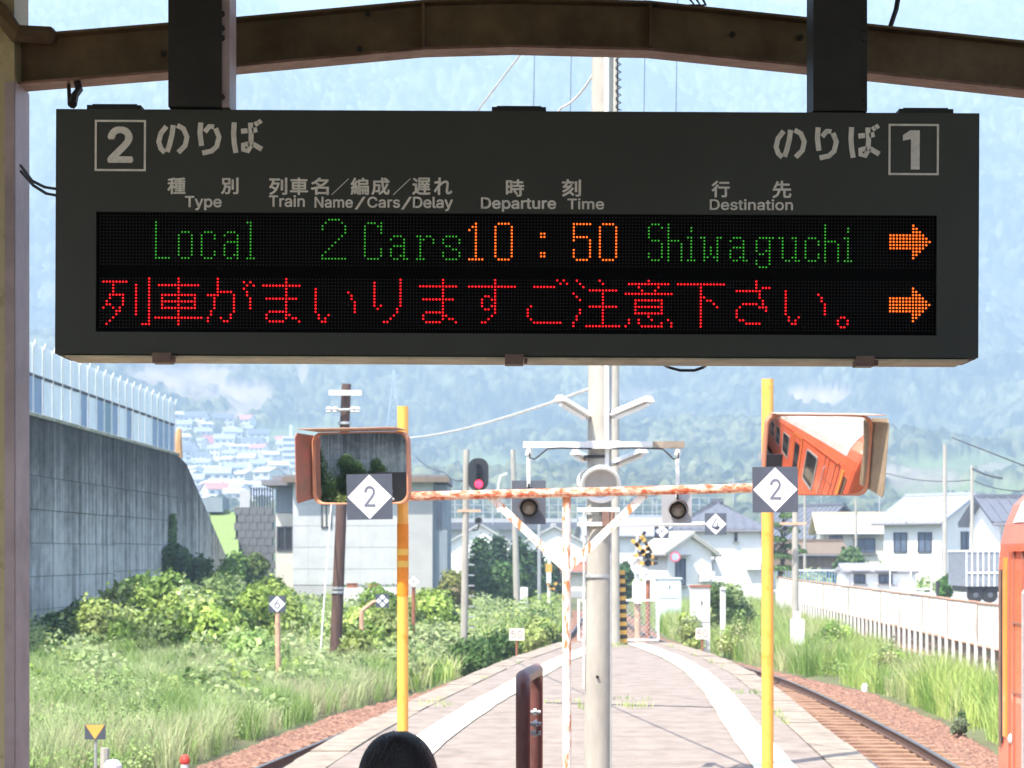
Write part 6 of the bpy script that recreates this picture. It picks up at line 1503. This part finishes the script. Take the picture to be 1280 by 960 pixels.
# trimmed pine with pads
pn = empty('trimmed_pine', at(978, 745, 92), 'cloud-pruned pine with stacked green pads right of the yellow pole', 'tree')
b0 = at(978, 745, 92); b = MB(); b.tube([b0 - Vector((0, 0, .6)), at(975, 715, 92), at(982, 690, 92), at(977, 665, 92), at(980, 640, 92)], [.12, .10, .08, .06, .03], 8)
pads = [(972, 636, 13), (985, 646, 12), (968, 658, 12), (988, 664, 13), (970, 676, 14), (989, 684, 12), (975, 697, 15), (1000, 690, 9), (978, 712, 14), (962, 690, 8)]
for x_, y_, r_ in pads: b.tube([at(979, y_ + 6, 92), at(x_, y_ + 2, 92)], [.05, .02], 5)
b.build('trunk', M['bark'], pn)
for k, (x_, y_, r_) in enumerate(pads):
    rng = np.random.default_rng(60 + k); n = 700; d = rng.normal(0, 1, (n, 3)); d /= np.linalg.norm(d, axis=1, keepdims=True); d[:, 2] = np.abs(d[:, 2]) * .9 - .15
    R_ = S(r_, 92); pos = d * np.array([R_, R_, R_ * .55]) * rng.uniform(.7, 1.05, (n, 1)) + np.array(at(x_, y_, 92 + rng.uniform(-.3, .3))) - np.array(wloc(pn))
    V, F_, Cc = leaf_cloud(pos, d, rng.uniform(.08, .16, n), palette(n, [(.12, .20, .07), (.16, .26, .08), (.07, .13, .05)], rng), seed=k)
    np_mesh('pad', V, F_, M['leafdark'], pn, col=Cc)

# ground cover: leafy mass on the left bank (one mass nobody could count)
def cover(name, n, xr, yr, cond, cols, lsz, hgt, seed, lump=1.0, m='leaf'):
    rng = np.random.default_rng(seed)
    y = yr[0] + (yr[1] - yr[0]) * rng.uniform(0, 1, n) ** 1.0; x = xr[0] + (xr[1] - xr[0]) * rng.uniform(0, 1, n)
    ok = cond(x, y); x, y = x[ok], y[ok]; n = len(x)
    hh_ = hgt * (0.12 + 2.6 * fbm(x * lump, y * lump, seed) ** 2.0)
    t = rng.uniform(0, 1, n) ** .55
    z = gz(x, y) + hh_ * t
    e = .15; gx_ = (fbm((x + e) * lump, y * lump, seed) - fbm((x - e) * lump, y * lump, seed)) * hgt * 3
    gy_ = (fbm(x * lump, (y + e) * lump, seed) - fbm(x * lump, (y - e) * lump, seed)) * hgt * 3
    nr = np.stack([-gx_ * 1.5, -gy_ * 1.5 - .3, np.full(n, .8)], 1)
    cn = fbm(x * .6, y * .6, seed + 9)
    ci = (cn * 1.6 * len(cols) % len(cols)).astype(int).clip(0, len(cols) - 1); c_ = np.array(cols)[ci] * (1 + rng.normal(0, .2, (n, 1))).clip(.5, 1.5)
    V, F_, Cc = leaf_cloud(np.stack([x, y, z], 1), nr, rng.uniform(.55, 1.3, n) * lsz, c_.clip(.01, .8), seed=seed)
    return tag(np_mesh(name, V, F_, M[m], col=Cc), kind='stuff')
leftc = lambda x, y: (x < lb(y) - .35) & (x > wallx(y) + .1)
cover('bank_undergrowth', 170000, (-15, 4), (36, 105), leftc, KUDZU + PALE, .15, .62, 101, .75)
cover('bank_undergrowth', 20000, (-15, -2), (-10, 20), leftc, KUDZU, .22, .55, 102, .6)
cover('bank_undergrowth', 60000, (-15, -2), (26.4, 38), leftc, GR[:3] + PALE, .06, .5, 105, .9)
cover('fence_undergrowth', 60000, (6, 14), (36, 110), lambda x, y: (x > rb(y) + .5) & (x < fencex(y) - .1), [(.17, .26, .07), (.22, .31, .09), (.13, .21, .06)], .11, .5, 103, .7)
cover('far_undergrowth', 40000, (-16, 24), (100, 175), lambda x, y: (x < lb(y) - .3) | (x > rb(y) + .4), KUDZU + PALE, .32, .7, 104, .3)
# grass blades
def grass(name, n, xr, yr, cond, cols, h, w_, seed, dens=.8):
    rng = np.random.default_rng(seed); y = rng.uniform(*yr, n); x = rng.uniform(*xr, n); ok = cond(x, y) & (fbm(x * dens, y * dens, seed) > .36); x, y = x[ok], y[ok]; n = len(x)
    z = gz(x, y) - .05; H_ = h * rng.uniform(.5, 1.15, n) * (.35 + 1.35 * fbm(x * .7, y * .45, seed + 1)); a = rng.uniform(0, 6.28, n); ln = rng.uniform(.05, .75, n) * H_; wd = w_ * rng.uniform(.6, 1.3, n)
    dx, dy = np.cos(a), np.sin(a); b_ = rng.uniform(-.6, .6, n); px_, py_ = np.cos(b_), np.sin(b_)
    P0 = np.stack([x - px_ * wd, y - py_ * wd, z], 1); P1 = np.stack([x + px_ * wd, y + py_ * wd, z], 1)
    mx = np.stack([x + dx * ln * .35, y + dy * ln * .35, z + H_ * .6], 1); off = np.stack([px_ * wd * .8, py_ * wd * .8, 0 * wd], 1)
    tp_ = np.stack([x + dx * ln, y + dy * ln, z + H_], 1)
    V = np.stack([P0, P1, mx - off, mx + off, tp_], 1).reshape(-1, 3); i = np.arange(n)[:, None] * 5
    F_ = np.concatenate([i + [0, 1, 3], i + [0, 3, 2], i + [2, 3, 4]], 1).reshape(-1, 3)
    cn = (fbm(x * .8, y * .8, seed + 5) * 1.5 * len(cols) % len(cols)).astype(int).clip(0, len(cols) - 1)
    c_ = np.array(cols)[cn] * (1 + rng.normal(0, .15, (n, 1))).clip(.6, 1.4)
    return tag(np_mesh(name, V, F_, M['leaf'], col=np.repeat(c_, 5, 0)), kind='stuff')
grass('tall_grass', 110000, (-10, -2.5), (26.5, 50), lambda x, y: (x < lb(y) - .15) & ~((abs(x + 4.6) < 1.0) & (y < 27.5)), GR, .62, .005, 201, 1.0)
grass('tall_grass', 42000, (-9, 3), (44, 90), lambda x, y: (x < lb(y) - .1), GR2, .6, .014, 202)
grass('tall_grass', 170000, (5.5, 12), (28, 110), lambda x, y: (x > rb(y) + .25) & (x < fencex(y) - .05), GR2, .85, .0065, 203, .9)
grass('platform_weeds', 22000, (-1.6, 4.6), (24, 46), lambda x, y: ((abs(y - 28.1 + .3 * np.sin(x * 3)) < .12) & (x < 1.9) & (x > .4)) | ((abs(x - eL(y) - .42) < .06) & (fbm(y * 1.3, x, 8) > .6)) | ((abs(y - 45.2) < .9) & (x > 1.6) & (x < 2.5)) | ((abs(x - 1.0) < .15) & (abs(y - 26.5) < .6)) | (((x + 1.0) ** 2 * 3 + (y - 27.3) ** 2 * .6) < .16) | (((x - 1.55) ** 2 + (y - 27.0) ** 2) < .10) | ((abs(x - eR(y) + .42) < .05) & (fbm(y * 1.1, x, 18) > .55)) | (((x - 3.3) ** 2 + (y - 29.6) ** 2) < .06), GR2, .07, .004, 204, 3.)
for o in C.objects:
    if o.name.startswith('platform_weeds'):
        co = np.zeros(len(o.data.vertices) * 3, np.float32); o.data.vertices.foreach_get('co', co); co = co.reshape(-1, 3)
        co[:, 2] += 1.09; o.data.vertices.foreach_set('co', co.ravel())

# ------------------------------------------------------------------ mountain
ang = np.concatenate([np.linspace(-1500, -720, 70), np.arange(-716, 716, 2.0), np.linspace(720, 1500, 70)])
def base_h(Y, A):
    h = np.interp(Y, [230, 300, 500, 700, 900, 1100, 1300, 1600, 2000, 2400, 2700, 2800], [0, 0, 4, 16, 36, 62, 105, 200, 372, 585, 760, 790])
    return h
# rows chosen so that the projected spacing is even
yy_ = np.linspace(230, 2800, 6000); hb = base_h(yy_, 0); pyv = HOR - (hb - 2) / yy_ * F_PX
cum = np.concatenate([[0], np.cumsum(np.abs(np.diff(pyv)) + .02)]); rows_ = np.interp(np.linspace(0, cum[-1], 600), cum, yy_)
A_, YY = np.meshgrid(ang, rows_); XX = A_ / F_PX * YY
H0 = base_h(YY, A_)
spur = (fbm(XX / 260 + 3, YY / 330, 31, 4) - .5); H1 = H0 + spur * np.clip((YY - 800) / 900, 0, 1) * 260 + (fbm(XX / 90, YY / 90, 41) - .5) * np.clip((YY - 450) / 700, 0, 1) * 44
PX = XX / YY * F_PX + 640; PY = HOR - (H1 - 2) / YY * F_PX
def blob(cx, cy, rx, ry, s=1, rag=.45):
    n_ = (fbm(PX / 22., PY / 22., 61) - .5) * 2 * rag
    return np.clip((1.05 - np.sqrt(((PX - cx) / rx) ** 2 + ((PY - cy) / ry) ** 2) + n_) * 5, 0, 1) * s
forest = np.ones_like(PX)
bare = np.clip(blob(235, 470, 70, 14) + blob(310, 498, 40, 22) + blob(287, 525, 26, 10) + blob(255, 492, 46, 14, .6) + blob(1025, 498, 42, 10) + blob(775, 497, 45, 10, .7) + blob(378, 470, 7, 16, .8) + blob(1150, 600, 60, 16, .6) + blob(1245, 590, 30, 10, .7), 0, 1)
field = np.clip(blob(380, 548, 70, 16) + blob(600, 583, 70, 14) + blob(1200, 585, 90, 16) + blob(1180, 620, 110, 14) + blob(905, 188 + 400, 30, 8), 0, 1) * (1 - bare)
town = np.clip(blob(290, 600, 110, 45) , 0, 1) * (1 - bare)
forest = (1 - bare) * (1 - field) * (1 - town * .75) * np.clip((YY - 330) / 80, 0, 1)
# crowns
cell = 10.5
def crowns(X, Y, cell, seed):
    gx, gy = X / cell, Y / cell; ix, iy = np.floor(gx), np.floor(gy); best = np.zeros_like(X); cid = np.zeros_like(X)
    for dx in (-1, 0, 1):
        for dy in (-1, 0, 1):
            jx, jy = ix + dx, iy + dy; cx_ = jx + .15 + .7 * h2(jx, jy, seed); cy_ = jy + .15 + .7 * h2(jx, jy, seed + 1); rr_ = .48 + .34 * h2(jx, jy, seed + 2)
            d = np.sqrt((gx - cx_) ** 2 + (gy - cy_) ** 2) / rr_; h = np.sqrt(np.clip(1 - d * d, 0, 1)) * (.6 + .6 * h2(jx, jy, seed + 3)); m_ = h > best
            best = np.where(m_, h, best); cid = np.where(m_, h2(jx, jy, seed + 4), cid)
    return best, cid
cr_, cid = crowns(XX, YY, 5.2, 71); crb, cidb = crowns(XX, YY, 8.2, 171)
fw = np.clip((YY - 1200) / 600, 0, 1); cr_ = cr_ * (1 - fw) * .7 + crb * fw * 1.35; cid = cid * (1 - fw) + cidb * fw
Z = H1 + cr_ * 8.5 * forest + (fbm(XX / 4.5, YY / 4.5, 81, 3) - .5) * 4.0 * forest
Z[:3] -= .6
cA = np.array([.010, .026, .012]); cB = np.array([.32, .33, .15])
mixv = (np.clip(cid * .75 + (fbm(XX / 50, YY / 50, 91) - .5) * .7 + (fbm(XX / 3, YY / 3, 92, 2) - .4) * .5, 0, 1) ** 1.3)[..., None]
col = cA * (1 - mixv) + cB * mixv
col = col * (1 - bare[..., None]) + (np.array([.42, .34, .26]) * (.45 + .9 * fbm(XX / 9, YY / 9, 93))[..., None]) * bare[..., None]
col = col * (1 - field[..., None]) + (np.array([.17, .22, .08]) * (1 + (fbm(XX / 14, YY / 14, 97) - .5)[..., None] * .8)) * field[..., None]
col = col * (1 - .5 * town[..., None]) + np.array([.13, .17, .09]) * .5 * town[..., None]
flat = (1 - np.clip((YY - 330) / 80, 0, 1))[..., None]; col = col * (1 - flat) + np.array([.13, .18, .07]) * flat
i = np.arange(Z.size).reshape(Z.shape); F_ = np.stack([i[:-1, :-1].ravel(), i[:-1, 1:].ravel(), i[1:, 1:].ravel(), i[1:, :-1].ravel()], 1)
tag(np_mesh('mountain', np.stack([XX.ravel(), YY.ravel(), Z.ravel()], 1), F_, M['forest'], col=col.reshape(-1, 3).clip(.01, .8)), kind='structure')
def hill_z(x, y):
    h = float(base_h(np.array([y]), 0)[0]); s1 = float(fbm(np.array([x / 260 + 3]), np.array([y / 330]), 31, 4)[0] - .5) * min(max((y - 800) / 900, 0), 1) * 260
    s2 = float(fbm(np.array([x / 90]), np.array([y / 90]), 41)[0] - .5) * min(max((y - 450) / 700, 0), 1) * 44
    return h + s1 + s2
def find_y(px, py):
    """distance at which the hillside is seen at this pixel"""
    Ys = np.arange(320, 2600, 4.0); X = (px - 640) / F_PX * Ys
    h = base_h(Ys, 0) + (fbm(X / 260 + 3, Ys / 330, 31, 4) - .5) * np.clip((Ys - 800) / 900, 0, 1) * 260 + (fbm(X / 90, Ys / 90, 41) - .5) * np.clip((Ys - 450) / 700, 0, 1) * 44
    pyy = HOR - (h - 2) / Ys * F_PX
    k = np.where(pyy <= py)[0]
    return float(Ys[k[0]]) if len(k) else 900.
# hillside town: prototypes then copies
def town_house(wall, roof, w_, d_, hw, hr, nwin, ridge_x=True):
    rt = bpy.data.objects.new('hillside_house', None); C.objects.link(rt)
    b = MB(); x, y = w_ / 2, d_ / 2
    vs = [(-x, -y, -4), (x, -y, -4), (x, y, -4), (-x, y, -4), (-x, -y, hw), (x, -y, hw), (x, y, hw), (-x, y, hw), (-x, 0, hw + hr), (x, 0, hw + hr)]
    b.add(vs, [(0, 1, 5, 4), (1, 2, 6, 9, 5), (2, 3, 7, 6), (3, 0, 4, 8, 7), (4, 5, 9, 8), (6, 7, 8, 9)]); b.build('wall', wall, rt)
    b = MB()
    for sg in (-1, 1): b.add([(-x - .5, sg * (y + .6), hw - .3), (x + .5, sg * (y + .6), hw - .3), (x + .5, 0, hw + hr + .15), (-x - .5, 0, hw + hr + .15), (-x - .5, sg * (y + .6), hw - .05), (x + .5, sg * (y + .6), hw - .05), (x + .5, 0, hw + hr + .4), (-x - .5, 0, hw + hr + .4)], [(0, 1, 2, 3), (7, 6, 5, 4), (0, 4, 5, 1), (1, 5, 6, 2), (3, 7, 4, 0)])
    b.build('roof', roof, rt)
    for k in range(nwin):
        for z in ((hw * .3, hw * .75) if hw > 4 else (hw * .5,)):
            b = MB(); xx = -x + w_ * (k + .5) / nwin; b.box((xx, -y - .02, z), (w_ / nwin * .5, .1, 1.1)); b.build('window', M['glassblue'], rt)
    return rt
protos = [(town_house(M['wallwhite'], M['roofslate'], 10, 8, 5.6, 2.2, 3), 'white house with slate-grey roof in the hillside town'), (town_house(M['wallwhite'], M['rooftile'], 12, 8, 5.2, 2.4, 3), 'white house with dark roof in the hillside town'),
          (town_house(M['wallcream'], M['wallcream'], 9, 9, 6, 1.6, 2), 'cream house with pale roof in the hillside town'), (town_house(M['wallwhite'], M['wallwhite'], 16, 9, 4.5, 1.0, 4), 'long low white building in the hillside town'),
          (town_house(M['wallwhite'], M['roofred'], 11, 8, 5.5, 2.4, 3), 'white house with faded red roof in the hillside town')]
rr = random.Random(99); first = [True] * 5; spots = []
ORD = ['first', 'second', 'third', 'fourth', 'fifth', 'sixth', 'seventh', 'eighth', 'ninth', 'tenth', 'eleventh', 'twelfth', 'thirteenth']
for ri, py in enumerate(range(536, 640, 9)):
    x0, x1 = (215, 330) if py < 560 else ((222, 400) if py < 600 else (232, 352))
    px = x0 + rr.uniform(0, 14); ci = 0
    while px < x1:
        spots.append((px, py + rr.uniform(-2, 2), ri, ci)); px += rr.uniform(21, 38); ci += 1
for (px, py, ri, ci) in spots:
    k = rr.choices(range(5), (5, 4, 3, 2, 1))[0]; Y = find_y(px, py); x = (px - 640) / F_PX * Y
    o = protos[k][0] if first[k] else copy_tree(protos[k][0]); first[k] = False
    o.location = (x, Y, hill_z(x, Y)); o.rotation_euler = (0, 0, rr.uniform(-.7, .7)); s_ = rr.uniform(.7, 1.1) * min(1.0, Y / 900); o.scale = (s_, s_, s_)
    what = ('white house with slate-grey roof', 'white house with dark roof', 'cream house with pale roof', 'long low white building', 'white house with faded red roof')[k]
    tag(o, '%s, %s from left, %s row down in the hillside town' % (what, ORD[ci], ORD[ri]), 'house', 'houses of the hillside town')
# apartment block, red roofed house, pylons
Y = find_y(362, 590); c = at(362, 572, Y); ab = empty('apartment_block', (c.x, Y, c.z), 'white six-storey apartment block with rooftop tower in the hillside town', 'building')
W_ = S(18, Y); z0 = hz(590, Y); z1 = hz(546, Y)
b = MB(); b.b2((c.x - W_ / 2, Y, z0 - 6), (c.x + W_ / 2, Y + 8, z1)); b.build('wall', M['wallwhite'], ab)
b = MB(); b.b2((c.x - .2, Y + 1, z1 + .003), (c.x + 1.2, Y + 4, hz(531, Y))); b.build('roof_tower', M['wallwhite'], ab)
for r_ in range(6):
    b = MB(); z = z1 - 1.4 - r_ * (z1 - z0) / 6; b.b2((c.x - W_ * .45, Y - .2, z - .8), (c.x + W_ * .45, Y - .003, z + .6)); b.build('balcony_window', M['glassblue'], ab)
Y = find_y(266, 560); c = at(266, 556, Y)
house('white house with bright red roof standing above the hillside town', c.x, Y, 10, 9, 5, 4, R(12), M['wallwhite'], mat('red_roof', (.42, .10, .09), .7), [('f', -2, 2.2, 1.4, 1.4), ('f', 2, 2.2, 1.4, 1.4)], z0=c.z - 4, ribs=False)
def pylon(label, px, ytop, ybase, wpx, Y):
    b0, tp = at(px, ybase, Y), at(px, ytop, Y); rt = empty('pylon', b0, label, 'pylon'); W_ = S(wpx, Y) / 2; H_ = tp.z - b0.z; b = MB(); n = 9
    def wd(t): return W_ * (1 - t) ** 1.3 + .4
    for k in range(n):
        t0, t1 = k / n, (k + 1) / n
        for sx, sy in ((-1, -1), (1, -1), (1, 1), (-1, 1)):
            b.cyl(b0 + Vector((sx * wd(t0), sy * wd(t0), H_ * t0)), b0 + Vector((sx * wd(t1), sy * wd(t1), H_ * t1)), .26, n=4, caps=False)
        for sg in (-1, 1): b.cyl(b0 + Vector((sg * wd(t0), -wd(t0), H_ * t0)), b0 + Vector((-sg * wd(t1), -wd(t1), H_ * t1)), .16, n=4, caps=False)
    b.build('lattice', M['galv'], rt)
    for t in (.68, .79, .9):
        b = MB(); b.cyl(b0 + Vector((-W_ * .9, 0, H_ * t)), b0 + Vector((W_ * .9, 0, H_ * t)), .3, n=4); b.build('crossarm', M['galv'], rt)
pylon('tall white lattice pylon just left of the left yellow pole', 492, 462, 540, 17, 1350)
pylon('small lattice pylon above the right-hand mirror', 990, 463, 520, 9, 1600)

# right lot surface
b = MB(); b.b2((10.8, 34, -.9), (40, 104, .006)); 
lv = []
for y_ in np.arange(30, 106, 2.0): lv += [(float(fencex(y_)) + .7, y_, .18), (45, y_, .18)]
b = MB(); b.add(lv, [(2 * i, 2 * i + 1, 2 * i + 3, 2 * i + 2) for i in range(len(lv) // 2 - 1)]); tag(b.build('parking_lot', M['lot']), kind='structure')
# track ballast carries on; grass slope at far left
b = MB(); q = [at(262, 640, 125), at(295, 640, 125), at(300, 705, 112), at(275, 705, 112)]
b.add([q[0], q[1], q[2], q[3], q[0] + Vector((0, 0, -2)), q[1] + Vector((0, 0, -2)), q[2] + Vector((0, 0, -2)), q[3] + Vector((0, 0, -2))], [(0, 3, 2, 1), (3, 7, 6, 2), (0, 4, 7, 3), (1, 2, 6, 5)]); tag(b.build('grass_slope', mat('lawn', (.20, .28, .09), .9, scale=6, bump=.5)), kind='structure')
q = at(262, 622, 122); b = MB(); b.b2((at(245, 0, 124).x, 124, hz(640, 124)), (at(278, 0, 124).x, 127, hz(622, 124))); sh = b.build('shed', M['wallblue']); tag(sh, 'low dark shed between the sloping wall end and the block wall', 'shed')

# ------------------------------------------------------------------ haze
hzb = MB(); hzb.b2((-2000, -190, -3.2), (2000, 2900, 960)); m = bpy.data.materials.new('haze_air'); m.use_nodes = True; N = m.node_tree.nodes; N.clear()
pv = N.new('ShaderNodeVolumePrincipled'); pv.inputs['Color'].default_value = (.58, .76, 1.0, 1); pv.inputs['Density'].default_value = HAZE_DENSITY; pv.inputs['Anisotropy'].default_value = 0
om = N.new('ShaderNodeOutputMaterial'); m.node_tree.links.new(pv.outputs[0], om.inputs['Volume'])
tag(hzb.build('haze', m), kind='stuff')
